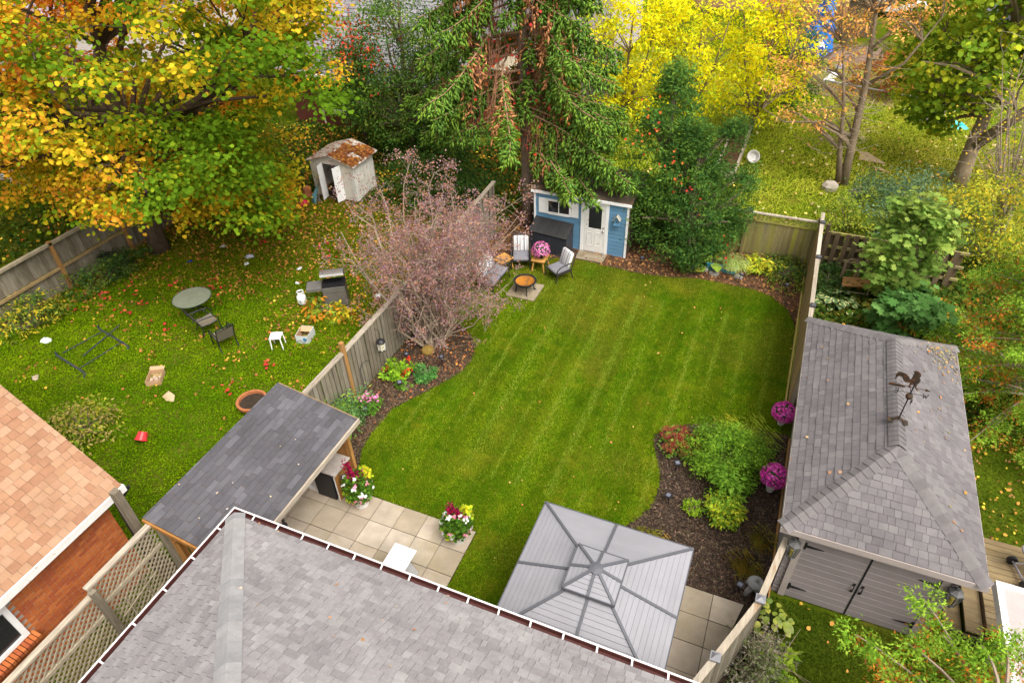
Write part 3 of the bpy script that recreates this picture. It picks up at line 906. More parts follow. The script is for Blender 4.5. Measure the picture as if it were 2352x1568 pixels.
b = B(); b.b2(gx - .34, gx + .34, gy - .34, gy + .34, 2.57, 2.60); b.b2(gx - .3, gx + .3, gy - .3, gy + .3, 2.6, 2.67); part('vent_frame', b, M_gz_rib, t)
for sx in (-1, 1):
    for sy in (-1, 1):
        b = B(); b.b2(gx + sx * 1.25 - .05, gx + sx * 1.25 + .05, gy + sy * 1.25 - .05, gy + sy * 1.25 + .05, 0, 2.2); part('post', b, M_gz_rib, t)

# ---------------------------------------------------------------- board fences
def board_mesh(wd, h, th=.018):
    return B().b2(-wd / 2, wd / 2, -th / 2, th / 2, 0, h).mesh('board')
def post_cap(x, y, z, m, s=.075):
    b = B(); b.b2(x - s, x + s, y - s, y + s, z, z + .045); b.add([(x - s * .8, y - s * .8, z + .045), (x + s * .8, y - s * .8, z + .045), (x + s * .8, y + s * .8, z + .045), (x - s * .8, y + s * .8, z + .045), (x, y, z + .1)], [(0, 1, 4), (1, 2, 4), (2, 3, 4), (3, 0, 4)])
    return b
M_capblk = mat('cap_black', (.05, .05, .056), .35, .1)
M_capgrey = mat('cap_grey', (.27, .27, .29), .4, .1, metal=.4)

f = thing('board_fence', 'long weathered board fence with wide gaps between the lawn and the leafy neighbour yard', 'fence', (-9.56, 14, 0))
me = board_mesh(.135, 1.0)
topz = lambda y: 1.74 + max(0, y - 12) * .045
pl = []
for i in range(72):
    y = 8.45 + .166 * i
    pl.append(((-9.53 + R.uniform(-.004, .004), y, .03), (R.uniform(-.012, .012), 0, pi / 2), (1, 1, topz(y) - .06 + R.uniform(-.012, .012))))
pieces('board', me, M_fence_old, f, pl)
pl = [((-9.60, 8.53 + .166 * i, .03), (0, 0, pi / 2), (1, 1, topz(8.53 + .166 * i) - .06)) for i in range(72)]
pieces('board', me, M_fence_old, f, pl)
for ya, yb in ((8.4, 10.55), (10.65, 13.0), (13.0, 15.5), (15.5, 18), (18, 20.4)):
    b = B(); b.bar((-9.56, ya, topz(ya)), (-9.56, yb, topz(yb)), .035, .05); b.bar((-9.515, ya, topz(ya) - .015), (-9.515, yb, topz(yb) - .015), .03, .06); b.bar((-9.61, ya, topz(ya) - .015), (-9.61, yb, topz(yb) - .015), .03, .06)
    part('top_rail', b, M_cap_wood, f)
    b = B(); b.bar((-9.565, ya, .35), (-9.565, yb, .35), .035, .09); part('rail', b, M_fence_old, f)
for y in (13.0, 15.5, 18.0): b = B(); b.b2(-9.66, -9.56, y - .05, y + .05, 0, topz(y) + .02); part('post', b, M_fence_old, f)
b = B(); b.b2(-9.60, -9.49, 10.55, 10.66, 0, 2.06); part('post', b, M_post_orange, f, label='orange brown post rising above the fence top')

f = thing('side_fence', 'tan board fence with black capped posts along right side of the lawn', 'fence', (1.5, 18, 0))
pieces('board', board_mesh(.138, 1.93), M_fence_tan, f, [((1.485 + R.uniform(-.003, .003), 14.45 + .142 * i, .05), (0, 0, pi / 2)) for i in range(54)])
for ya, yb in ((14.4, 16.5), (16.5, 19.1), (19.1, 21.3), (21.3, 22.1)):
    b = B(); b.b2(1.45, 1.56, ya + .06, yb - .06, 1.985, 2.02); part('top_rail', b, M_cap_wood, f)
    b = B(); b.b2(1.495, 1.53, ya, yb, .3, .39); part('rail', b, M_fence_tan, f)
for y in (14.4, 16.5, 19.1, 21.3):
    b = B(); b.b2(1.5, 1.6, y - .05, y + .05, 0, 2.03); p = part('post', b, M_cap_wood, f)
    part('post_cap', post_cap(1.53, y, 2.03, M_capblk), M_capblk, p)
b = B(); b.b2(1.40, 1.44, 13.9, 21.6, .0, .10); part('foot_board', b, mat('wood_yellow', (.44, .33, .10), .8, .3, 3), f)
solo('edging_board', B().b2(1.62, 1.655, 8.4, 13.3, 0, .12), M_post_orange, 'low timber edging board along the foot of the garage wall', 'edging')

f = thing('lattice_top_fence', 'mossy board fence with slanted lattice strip at far end of the lawn', 'fence', (-1.5, 22.13, 0))
pieces('board', board_mesh(.138, 1.0), M_fence_back, f, [((-4.55 + .142 * i, 22.13 + R.uniform(-.004, .004), .02), None, (1, 1, 1.3 + R.uniform(-.008, .008))) for i in range(43)])
for xa, xb in ((-4.6, -3.0), (-3.0, -.78), (-.78, 1.5)):
    b = B(); b.b2(xa + .05, xb - .05, 22.06, 22.17, 1.6, 1.64); part('top_rail', b, M_cap_wood, f)
    b = B(); b.b2(xa + .05, xb - .05, 22.09, 22.12, 1.30, 1.35); part('rail', b, M_fence_back, f)
    x = xa - .2
    while x < xb:
        q = clip_poly([(x, 1.35), (x + .035, 1.35), (x + .31, 1.6), (x + .275, 1.6)], rect(xa + .06, xb - .06, 1.34, 1.61))
        x += .075
        if len(q) > 2:
            cx = sum(a for a, _ in q) / len(q)
            b = B(); b.prism([(a - cx, c) for a, c in q], -.006, .006, Matrix(((1, 0, 0, 0), (0, 0, -1, 0), (0, 1, 0, 0), (0, 0, 0, 1)))); part('lattice_slat', b, M_fence_back, f, loc=(cx, 22.13, 0))
for x in (-3.0, -.78, 1.5):
    b = B(); b.b2(x - .05, x + .05, 22.05, 22.15, 0, 1.68); p = part('post', b, M_fence_back, f); part('post_cap', post_cap(x, 22.1, 1.68, M_capblk), M_capblk, p)

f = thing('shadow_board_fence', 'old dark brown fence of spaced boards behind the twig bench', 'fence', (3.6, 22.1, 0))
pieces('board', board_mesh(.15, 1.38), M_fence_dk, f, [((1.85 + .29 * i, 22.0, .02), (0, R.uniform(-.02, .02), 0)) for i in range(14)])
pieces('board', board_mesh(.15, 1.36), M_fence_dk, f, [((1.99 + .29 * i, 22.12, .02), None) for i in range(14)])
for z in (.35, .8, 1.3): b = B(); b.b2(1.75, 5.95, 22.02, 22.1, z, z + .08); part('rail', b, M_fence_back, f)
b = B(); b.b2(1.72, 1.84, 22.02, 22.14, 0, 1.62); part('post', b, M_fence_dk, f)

f = thing('far_fence', 'weathered grey board fence with orange posts at left edge below the maple', 'fence', (-22.05, 12, 0))
for lo, hi in ((.08, .82), (.9, 1.74)):
    pieces('board', board_mesh(.145, hi - lo), M_fence_old, f, [((-22.06 + R.uniform(-.004, .004), 8.6 + .152 * i, lo), (0, 0, pi / 2)) for i in range(54)])
for z, wd in ((.06, .09), (.84, .09), (1.76, .1)): b = B(); b.b2(-22.03, -21.97 + (.06 if z > 1 else 0), 8.5, 16.8, z - .04, z + .05); part('rail', b, M_fence_tan if z < 1 else M_lattice, f)
for y, m in ((8.6, M_fence_old), (11.85, M_post_orange), (14.55, M_post_orange)): b = B(); b.b2(-22.02, -21.91, y - .055, y + .055, 0, 1.86); part('post', b, m, f)

f = thing('capped_fence', 'bent fence with wide pale top rail and grey post caps between patio and garage', 'fence', (1.0, 7, 0))
P_ = [(1.62, 9.0), (1.30, 7.45), (.74, 6.12), (.25, 5.0), (-.1, 4.2)]
for i in range(4):
    (xa, ya), (xb, yb) = P_[i], P_[i + 1]
    d = Vector((xb - xa, yb - ya, 0)); L = d.length; d.normalize()
    b = B(); b.bar((xa + d.x * .04, ya + d.y * .04, 1.68), (xb - d.x * .04, yb - d.y * .04, 1.68), .115, .045); part('top_rail', b, M_cap_wood, f)
    b = B(); b.bar((xa, ya, .3), (xb, yb, .3), .04, .09); part('rail', b, M_fence_old, f)
    n = int(L / .15)
    pieces('board', board_mesh(.135, 1.6), M_fence_old, f, [((xa + d.x * (.08 + .15 * k) - d.y * .03, ya + d.y * (.08 + .15 * k) + d.x * .03, .05), (0, 0, math.atan2(d.y, d.x))) for k in range(n)])
    if i:
        b = B(); b.b2(xa - .05, xa + .05, ya - .05, ya + .05, 0, 1.72); p = part('post', b, M_fence_old, f); part('post_cap', post_cap(xa, ya, 1.72, 0, .085), M_capgrey, p)

# ---------------------------------------------------------------- blue shed and what stands around it
t = thing('blue_shed', 'light blue plank shed with white half glazed door and white shutters', 'shed', (-6.2, 21.2, 0))
b = B(); b.b2(-7.95, -4.53, 20.34, 22.3, 0, 2.04); part('wall', b, mat('shed_inner', (.03, .03, .035), .9), t)
zs = [(i * .15, i * .15 + .144) for i in range(14)]
for xa, xb in ((-7.9, -6.2), (-5.2, -4.58)):
    me = B().add([(-(xb - xa) / 2, .0, 0), ((xb - xa) / 2, .0, 0), ((xb - xa) / 2, .016, .146), (-(xb - xa) / 2, .016, .146), (-(xb - xa) / 2, .04, 0), ((xb - xa) / 2, .04, 0), ((xb - xa) / 2, .04, .146), (-(xb - xa) / 2, .04, .146)], [(0, 1, 2, 3), (0, 4, 5, 1), (1, 5, 6, 2), (3, 2, 6, 7), (0, 3, 7, 4)]).mesh('clapboard')
    pieces('clapboard', me, M_blue, t, [(((xa + xb) / 2, 20.30, z0), None) for z0, _ in zs])
b = B(); b.b2(-7.97, -7.9, 20.28, 20.34, 0, 2.04); part('corner_trim', b, M_white, t)
b = B(); b.b2(-4.58, -4.51, 20.28, 20.34, 0, 2.04); part('corner_trim', b, M_white, t)
b = B(); b.b2(-8.05, -4.42, 20.2, 20.25, 2.04, 2.13); part('fascia', b, M_white, t)
M_fern = mat('mossy_roof', [(.10, .085, .06)], .95, .4, 4, stain=((.16, .07, .03), 8, .5, .65))
b = B(); b.add([(-8.05, 20.25, 2.16), (-4.42, 20.25, 2.16), (-4.42, 22.5, 2.3), (-8.05, 22.5, 2.3), (-8.05, 20.25, 2.08), (-4.42, 20.25, 2.08), (-4.42, 22.5, 2.2), (-8.05, 22.5, 2.2)], [(0, 1, 2, 3), (4, 7, 6, 5), (0, 4, 5, 1), (1, 5, 6, 2), (2, 6, 7, 3), (3, 7, 4, 0)]); part('roof', b, M_fern, t)
b = B(); b.b2(-4.53, -4.5, 20.34, 22.3, 0, 2.04); part('side_wall', b, M_fence_dk, t)
b = B()
b.b2(-6.20, -6.09, 20.27, 20.33, 0, 2.02); b.b2(-5.31, -5.20, 20.27, 20.33, 0, 2.02); b.b2(-6.09, -5.31, 20.27, 20.33, 1.93, 2.02); part('door_frame', b, M_white, t)
b = B(); b.b2(-6.085, -5.92, 20.285, 20.33, .03, 1.92); b.b2(-5.45, -5.315, 20.285, 20.33, .03, 1.92); b.b2(-5.92, -5.45, 20.285, 20.33, .03, .98); b.b2(-5.92, -5.45, 20.285, 20.33, 1.82, 1.92)
for xa, xb in ((-5.96, -5.74), (-5.66, -5.44)):
    b.b2(xa, xa + .02, 20.275, 20.285, .28, .82); b.b2(xb - .02, xb, 20.275, 20.285, .28, .82); b.b2(xa + .02, xb - .02, 20.275, 20.285, .28, .30); b.b2(xa + .02, xb - .02, 20.275, 20.285, .80, .82)
dr = part('door', b, M_white_old, t)
b = B(); b.b2(-5.92, -5.45, 20.305, 20.315, .98, 1.82); part('pane', b, M_glass_dk, dr)
b = B(); b.lathe([(.03, 0), (.035, .02), (.02, .04), (.032, .06), (0, .075)], (-5.37, 20.285, .93), 10, Matrix.Rotation(pi / 2, 3, 'X')); b.lathe([(.028, 0), (.028, .02), (0, .022)], (-5.37, 20.285, 1.06), 10, Matrix.Rotation(pi / 2, 3, 'X')); part('handle', b, mat('chrome', (.5, .48, .45), .25, metal=.9), dr)
b = B(); b.b2(-7.5, -7.42, 20.26, 20.31, 1.28, 1.85); b.b2(-6.64, -6.56, 20.26, 20.31, 1.28, 1.85); b.b2(-7.42, -6.64, 20.26, 20.31, 1.26, 1.35); b.b2(-7.42, -6.64, 20.26, 20.31, 1.78, 1.85)
wf = part('window', b, M_white, t); b = B(); b.b2(-7.42, -6.64, 20.285, 20.295, 1.35, 1.78); part('pane', b, M_glass_dk, wf); b = B(); b.b2(-7.045, -7.015, 20.27, 20.284, 1.35, 1.78); part('mullion', b, M_white, wf)
for xa, xb in ((-7.78, -7.51), (-6.55, -6.30)):
    b = B(); b.b2(xa, xb, 20.27, 20.298, 1.28, 1.85); part('shutter', b, M_white, t)
h = thing('birdhouse', 'small blue birdhouse with grey pitched roof hung beside the shed door', 'birdhouse', (-4.88, 20.2, 1.4))
b = B(); b.b2(-4.97, -4.80, 20.14, 20.28, 1.36, 1.52); b.prism([(-4.97, 1.52), (-4.80, 1.52), (-4.885, 1.66)], -20.28, -20.14, Matrix(((1, 0, 0, 0), (0, 0, -1, 0), (0, 1, 0, 0), (0, 0, 0, 1)))); part('box', b, M_blue, h)
b = B(); b.bar((-5.01, 20.2, 1.52), (-4.885, 20.2, 1.70), .22, .018, up=(0, 1, 0)); M_bh = mat('birdhouse_roof', (.42, .40, .34), .8, .3)
b = B()
for s in (-1, 1): b.add([(-4.885, 20.08, 1.70), (-4.885, 20.29, 1.70), (-4.885 + s * .13, 20.29, 1.53), (-4.885 + s * .13, 20.08, 1.53), (-4.885, 20.08, 1.68), (-4.885, 20.29, 1.68), (-4.885 + s * .13, 20.29, 1.51), (-4.885 + s * .13, 20.08, 1.51)], [(0, 1, 2, 3), (4, 7, 6, 5), (0, 3, 7, 4), (1, 5, 6, 2), (2, 6, 7, 3)])
part('roof', b, M_bh, h); b = B(); b.lathe([(.022, 0), (.022, .008), (0, .009)], (-4.885, 20.14, 1.47), 10, Matrix.Rotation(pi / 2, 3, 'X')); part('entry_hole', b, M_black, h); b = B(); b.b2(-4.99, -4.78, 20.1, 20.28, 1.335, 1.36); part('floor', b, M_blue, h)

M_box = mat('box_navy', [(.030, .034, .046), (.034, .038, .05)], .6, .15, 3)
M_lid = mat('lid_black', [(.036, .035, .036), (.043, .042, .042), (.03, .03, .031)], .8, .3, 8, fine=40, finevar=.4)
t = thing('storage_box', 'dark navy storage box with sloping black plank lid against the blue shed', 'storage box', (0, 0, 0))
b = B(); b.add([(-.73, -.28, 0), (.73, -.28, 0), (.73, .28, 0), (-.73, .28, 0), (-.73, -.28, .78), (.73, -.28, .78), (.73, .28, 1.04), (-.73, .28, 1.04)], [(0, 3, 2, 1), (4, 5, 6, 7), (0, 1, 5, 4), (1, 2, 6, 5), (2, 3, 7, 6), (3, 0, 4, 7)]); part('body', b, M_box, t)
pieces('plank', B().b2(-.058, .058, -.012, .006, 0, .76).mesh('plank'), M_box, t, [((-.66 + .12 * i, -.285, .01), None) for i in range(12)])
pieces('lid_plank', B().b2(-.061, .061, -.34, .36, 0, .03).mesh('lid_plank'), M_lid, t, [((-.69 + .1255 * i, -.03, .93), (math.atan2(.26, .56), 0, 0)) for i in range(12)])
place(t, (-7.18, 19.93, 0), radians(-6))
b = B()
bs = tag(part('doorstep', B().b2(-6.2, -5.17, 19.68, 20.24, -.05, .006), M_leafdirt), kind='structure')
pieces('paver', B().b2(-.125, .125, -.09, .09, 0, .035).mesh('paver'), M_paver, bs, [((-6.07 + .257 * i, 19.78 + .183 * k, .004), (R.uniform(-.01, .01), 0, 0)) for i in range(4) for k in range(3)])
bs = tag(part('fire_pit_pad', B().b2(-7.60, -6.59, 16.69, 17.68, -.05, .008), M_leafdirt), kind='structure')
pieces('paver', B().b2(-.122, .122, -.122, .122, 0, .035).mesh('paver'), M_paver, bs, [((-7.47 + .25 * i, 16.82 + .245 * k, .006), None) for i in range(4) for k in range(4)])
t = thing('fire_pit', 'round black fire pit with rusty bowl on square paver pad', 'fire pit', (-7.08, 17.15, 0))
M_rust = mat('rust', [(.50, .20, .02)], .9, .45, 9, fine=60, finevar=.45, stain=((.28, .09, .02), 14, .5, .7))
b = B(); b.lathe([(.02, .30), (.2, .31), (.30, .37), (.32, .43), (.31, .43), (.28, .375), (.19, .33), (0, .32)], (-7.08, 17.15, 0), 24); part('bowl', b, M_rust, t, smooth=True)
b = B(); b.lathe([(.315, .425), (.385, .435), (.39, .455), (.32, .45), (.315, .425)], (-7.08, 17.15, 0), 28); part('rim', b, M_metal_dark, t)
b = B(); b.lathe([(.0, .285), (.21, .295), (.32, .365), (.335, .43), (.325, .43), (.3, .36), (.2, .298), (0, .29)], (-7.08, 17.15, 0), 24); part('outer_shell', b, M_metal_dark, t)
for k in range(4):
    a = pi / 4 + k * pi / 2 - .25; c_, s_ = cos(a), sin(a)
    b = B(); b.tube([(-7.08 + .34 * c_, 17.15 + .34 * s_, .44), (-7.08 + .29 * c_, 17.15 + .29 * s_, .25), (-7.08 + .30 * c_, 17.15 + .30 * s_, .1), (-7.08 + .35 * c_, 17.15 + .35 * s_, .04)], .022, 6); part('leg', b, M_metal_dark, t)
b = B(); b.tube([(-7.2, 17.42, .45), (-6.98, 17.25, .48), (-6.95, 17.05, .52), (-6.93, 16.86, .47)], .009, 5); part('poker', b, mat('steel', (.3, .28, .26), .4, metal=.8), t)

# side tables, chairs and the love seat
M_pine = mat('wood_acacia', [(.58, .29, .075), (.62, .32, .09), (.53, .26, .06)], .55, .2, 4, fine=30, finevar=.2)
def side_table(lab):
    t = thing('side_table', lab, 'side table', (0, 0, 0), 'slatted wooden side tables')
    b = B(); b.b2(-.24, .24, -.29, -.23, .41, .44); b.b2(-.24, .24, .23, .29, .41, .44); b.b2(-.24, -.19, -.23, .23, .41, .44); b.b2(.19, .24, -.23, .23, .41, .44); b.b2(-.2, .2, -.25, .25, .36, .40); part('top_frame', b, M_pine, t)
    pieces('slat', B().b2(-.19, .19, -.026, .026, .412, .438).mesh('slat'), M_pine, t, [((0, -.195 + .065 * i, 0), None) for i in range(7)])
    for sx in (-1, 1):
        for sy in (-1, 1): b = B(); b.bar((sx * .16, sy * .21, .40), (sx * .22, sy * .28, 0), .042); part('leg', b, M_pine, t)
    return t
t1 = place(side_table('slatted wooden side table holding the pink potted mum'), (-7.12, 18.68, 0), .02)
t2 = place(copy_tree(t1, label='slatted wooden side table between love seat and left armchair, nothing on it'), (-8.32, 18.18, 0), -.42)
M_cush = mat('cushion_grey', (.20, .20, .225), .95, .15, 4, fine=120, finevar=.2, bump=.2)
_st = [(0, (.62, .61, .60)), (.16, (.05, .055, .08)), (.22, (.62, .61, .60)), (.36, (.25, .26, .29)), (.52, (.06, .065, .09)), (.60, (.60, .59, .58)), (.74, (.30, .31, .34)), (.86, (.62, .61, .60)), (.92, (.08, .085, .11))]
M_strip = stripe_mat('cushion_stripe', 0, 4.2, _st)
def cushion(name, m, c, d, t, rx=0.0):
    b = B(); b.box((0, 0, 0), d)
    return part(name, b, m, t, smooth=True, bevel=min(d) * .42, loc=c, rot=(rx, 0, 0))
def lounge_chair(name, lab, cat, wd, n, group=None):
    t = thing(name, lab, cat, (0, 0, 0), group)
    h = wd * n / 2
    for i in range(n):
        cx = (i - (n - 1) / 2) * wd
        cushion('seat_cushion', M_cush, (cx, -.02, .38), (wd - .02, .60, .13), t, .05)
        cushion('back_cushion', M_strip, (cx, .30, .68), (wd - .04, .15, .56), t, -.32)
    b = B(); b.b2(-h - .02, h + .02, -.3, .3, .28, .31); part('seat_frame', b, M_metal_brown, t)
    b = B()
    for s in (-1, 1): b.tube([(s * (h + .02), .27, .30), (s * (h + .02), .48, .95)], .018, 6)
    b.tube([(-h - .02, .48, .95), (h + .02, .48, .95)], .018, 6); part('back_frame', b, M_metal_brown, t)
    for s in (-1, 1):
        x = s * (h + .04)
        b = B(); b.tube([(x, .38, .62), (x, .15, .63), (x, -.15, .60), (x, -.30, .50), (x, -.33, .30)], .02, 6); part('armrest', b, M_metal_brown, t)
        b = B(); b.tube([(x, -.33, .32), (x, -.31, .15), (x, -.36, 0)], .02, 6); part('leg', b, M_metal_brown, t)
        b = B(); b.tube([(x, .27, .32), (x, .30, .15), (x, .36, 0)], .02, 6); part('leg', b, M_metal_brown, t)
    return t
ac = place(lounge_chair('lounge_armchair', 'grey cushioned armchair with striped back directly left of the pink mum', 'armchair', .58, 1, 'cushioned patio armchairs'), (-7.85, 18.68, 0), radians(22))
place(copy_tree(ac, label='grey cushioned armchair with striped back right of the fire pit, turned sideways'), (-6.32, 18.38, 0), radians(-36))
place(lounge_chair('love_seat', 'two seat grey cushioned love seat half hidden behind pink shrub twigs', 'love seat', .58, 2), (-8.28, 17.2, 0), radians(88))

# ---------------------------------------------------------------- small garden things
def solar_light(x, y, lab, h=.34, tilt=0.0):
    t = thing('solar_light', lab, 'solar light', (0, 0, 0), 'solar stake lights in the beds')
    b = B(); b.tube([(0, 0, 0), (0, 0, h - .09)], .013, 6); part('stake', b, M_black, t)
    b = B(); b.lathe([(.03, h - .1), (.05, h - .03)], (0, 0, 0), 4, Matrix.Rotation(pi / 4, 3, 'Z')); part('lamp_glass', b, M_lampglass, t)
    b = B(); b.b2(-.075, .075, -.075, .075, h - .03, h); part('head', b, M_metal_dark, t)
    b = B(); b.b2(-.045, .045, -.045, .045, h + .001, h + .006); part('solar_panel', b, M_panel, t)
    t.location = (x, y, 0); t.rotation_euler = (tilt, tilt * .6, R.uniform(0, 1.5))
    return t
M_lampglass = mat('lamp_glass', (.62, .62, .58), .3, .1)
M_panel = mat('solar_panel', (.14, .15, .19), .25, .2, 20, spec=.6)
for x, y, lab, h, tl in ((-8.87, 10.14, 'black solar stake light in front of the pink begonia', .36, 0), (-8.62, 11.43, 'black solar stake light tilted over a low plant in the left bed', .34, .2), (-8.98, 12.57, 'black solar stake light left of the yellow stone', .32, 0),
                         (-7.95, 12.8, 'black solar stake light right of the yellow stone, near the lawn edge', .34, 0), (-.81, 11.31, 'black solar stake light below the red sedum', .34, .05), (-.75, 10.28, 'black solar stake light alone on bare mulch near the curved lawn edge', .34, -.1),
                         (-.42, 12.71, 'black solar stake light behind red sedum', .32, 0), (1.05, 8.60, 'black solar stake light beside stone pagoda lantern', .3, 0), (-3.87, 20.1, 'black solar stake light in leaf litter right of the blue shed', .3, 0),
                         (-2.15, 20.09, 'black solar stake light among dark hosta leaves', .32, 0), (-.61, 20.1, 'leaning black solar stake light beside pale stone under striped grass', .36, .25), (.93, 20.04, 'black solar stake light near corner of the tan side fence', .34, 0)):
    solar_light(x, y, lab, h, tl)
b = B(); b.lathe([(0, -.05), (.17, 0), (.21, .08), (.17, .17), (.08, .22), (0, .225)], (-8.62, 13.17, 0), 12); M_ystone = mat('stone_yellow', (.34, .22, .05), .95, .35, 7, fine=50, finevar=.4, bump=.6)
st = solo('garden_stone', b, M_ystone, 'round yellow brown stone at foot of the pink smoke bush', 'stone', smooth=True)
t = thing('hanging_lantern', 'black and white candle lantern hanging on bracket from the board fence', 'lantern', (-9.3, 11.9, 1))
b = B(); b.lathe([(.02, 1.27), (.06, 1.26), (.125, 1.20), (.13, 1.17), (.0, 1.17)], (-9.3, 11.9, 0), 14); b.lathe([(.11, .88), (.115, .9), (.0, .905)], (-9.3, 11.9, 0), 14); part('roof', b, M_metal_dark, t)
b = B()
for k in range(6): b.bar((-9.3 + .1 * cos(k * pi / 3), 11.9 + .1 * sin(k * pi / 3), .9), (-9.3 + .1 * cos(k * pi / 3), 11.9 + .1 * sin(k * pi / 3), 1.17), .018)
for z in (.98, 1.08): b.lathe([(.1, z), (.108, z), (.108, z + .014), (.1, z + .014), (.1, z)], (-9.3, 11.9, 0), 14)
part('cage', b, M_white_old, t)
b = B(); b.lathe([(.085, .905), (.085, 1.12), (0, 1.13)], (-9.3, 11.9, 0), 12); part('candle', b, mat('candle_cream', (.55, .50, .28), .6), t)
b = B(); b.tube([(-9.5, 11.98, 1.5), (-9.4, 11.96, 1.55), (-9.3, 11.92, 1.5), (-9.3, 11.9, 1.28)], .009, 5); part('bracket', b, M_metal_dark, t)
b = B(); b.tube([(-9.45, 11.0, 0), (-9.45, 11.0, .85), (-9.42, 11.08, 1.0), (-9.38, 11.2, 1.02), (-9.35, 11.3, .95), (-9.35, 11.35, .85)], .01, 6)
solo('shepherd_hook', b, M_metal_dark, 'thin black shepherd hook standing empty along the board fence', 'garden hook')
t = thing('pagoda_lantern', 'grey stone pagoda lantern at corner of the dark mulch bed', 'stone lantern', (1.34, 8.74, 0))
M_pag = mat('pagoda_stone', (.36, .36, .36), .9, .25, 7, fine=60, finevar=.3, bump=.4)
b = B(); b.lathe([(.165, .28), (.175, .31), (.15, .35), (.08, .39), (.04, .40), (.045, .43), (.0, .45)], (1.34, 8.74, 0), 16); part('roof', b, M_pag, t, smooth=True)
b = B(); b.lathe([(.12, .17), (.1, .2), (.09, .28), (.12, .29)], (1.34, 8.74, 0), 10); part('lamp_body', b, M_pag, t)
for k in range(4): a = pi / 4 + k * pi / 2; b = B(); b.tube([(1.34 + .07 * cos(a), 8.74 + .07 * sin(a), .19), (1.34 + .17 * cos(a), 8.74 + .17 * sin(a), .1), (1.34 + .19 * cos(a), 8.74 + .19 * sin(a), 0)], [.07, .06, .05], 6); part('foot', b, M_pag, t)
t = thing('pedestal_bird_bath', 'white square pedestal bird bath on patio slabs near the brown gutter', 'bird bath', (-5.55, 6.35, 0))
b = B(); k = 0
vs = []
for r, z in ((.25, .78), (.235, .78), (.15, .70), (.14, .67), (.255, .755)):
    vs += [(-5.53 + sx * r, 6.35 + sy * r, z) for sx, sy in ((-1, -1), (1, -1), (1, 1), (-1, 1))]
fs = [(i * 4 + j, i * 4 + (j + 1) % 4, (i + 1) * 4 + (j + 1) % 4, (i + 1) * 4 + j) for i in (0, 1) for j in range(4)] + [(8, 9, 10, 11)] + [(12, 15, 14, 13)] + [(12 + j, 12 + (j + 1) % 4, 16 + (j + 1) % 4, 16 + j) for j in range(4)] + [(16 + j, 16 + (j + 1) % 4, (j + 1) % 4, j) for j in range(4)]
b.add(vs, fs); M_bright = mat('white_glaze', (.86, .86, .86), .3, .04, 3, finevar=.03); bowl = part('bowl', b, M_bright, t)
b = B(); 
for p in ((-.05, .0), (.02, .06), (.04, -.02), (.0, -.06)): b.lathe([(.012, 0), (.01, .008), (0, .012)], (-5.53 + p[0], 6.35 + p[1], .70), 6)
part('debris', b, M_leafdirt, t, kind='stuff')
b = B(); b.add([(-5.53 + sx * r, 6.35 + sy * r, z) for r, z in ((.22, 0), (.085, .67)) for sx, sy in ((-1, -1), (1, -1), (1, 1), (-1, 1))], [(0, 1, 5, 4), (1, 2, 6, 5), (2, 3, 7, 6), (3, 0, 4, 7), (0, 3, 2, 1)]); part('pedestal', b, mat('pedestal_grey', (.45, .46, .47), .6, .1), t)
# twig bench
t = thing('twig_bench', 'rustic twig bench with two hooped backs and log seat behind the side fence', 'bench', (2.95, 20.8, 0))
for i, y in enumerate((20.5, 20.68, 20.86)): b = B(); b.bar((2.55, y, .42), (3.35, y + .2, .42), .17, .05); part('seat_slab', b, M_post_orange, t)
for cx in (2.72, 3.15):
    for r in (.19, .165):
        b = B(); b.tube([(cx - r, 21.1, .4), (cx - r, 21.12, .8)] + [(cx - r * cos(a), 21.14, .85 + r * sin(a)) for a in np.linspace(.2, pi - .2, 8)] + [(cx + r, 21.12, .8), (cx + r, 21.1, .4)], .014, 5); part('back_hoop', b, M_twig, t)
b = B(); b.tube([(2.5, 21.1, .62), (3.4, 21.14, .64)], .015, 5); b.tube([(2.5, 21.1, .9), (3.42, 21.14, .92)], .015, 5); part('back_rail', b, M_twig, t)
for x, y in ((2.55, 20.45), (3.35, 20.6), (2.5, 21.1), (3.4, 21.2)): b = B(); b.tube([(x, y, 0), (x, y, .95 if y > 21 else .45)], .025, 6); part('leg', b, M_twig, t)
b = B(); b.tube([(2.45, 20.35, .25), (2.9, 20.3, .32), (3.4, 20.5, .22)], .015, 5); part('front_twig', b, M_twig, t)
t = thing('plant_trough', 'teal blue trough under the hosta and striped grass at back fence', 'planter', (-1.3, 20.7, 0))
b = B(); b.b2(-1.7, -.75, 20.55, 20.9, 0, .24); b.b2(-1.72, -.73, 20.53, 20.92, .24, .28); part('box', b, mat('teal_paint', (.05, .27, .36), .5, .2), t); b = B(); b.b2(-1.68, -.77, 20.57, 20.88, .281, .285); part('soil', b, M_leafdirt, t)
for i, (x, y, r, lab) in enumerate(((-1.42, 20.38, .19, 'flat pale stone leaning on the teal trough'), (-.62, 20.42, .16, 'mossy pale stone beneath the striped grass'), (-1.75, 20.5, .16, 'mossy grey stone left of the flat pale stone'))):
    b = B(); b.lathe([(0, -.03), (r, 0), (r * .95, .06), (r * .5, .11), (0, .12)], (x, y, 0), 7, Matrix.Rotation(i, 3, 'Z')); solo('edging_stone', b, M_stone, lab, 'stone', 'stones at the teal trough')

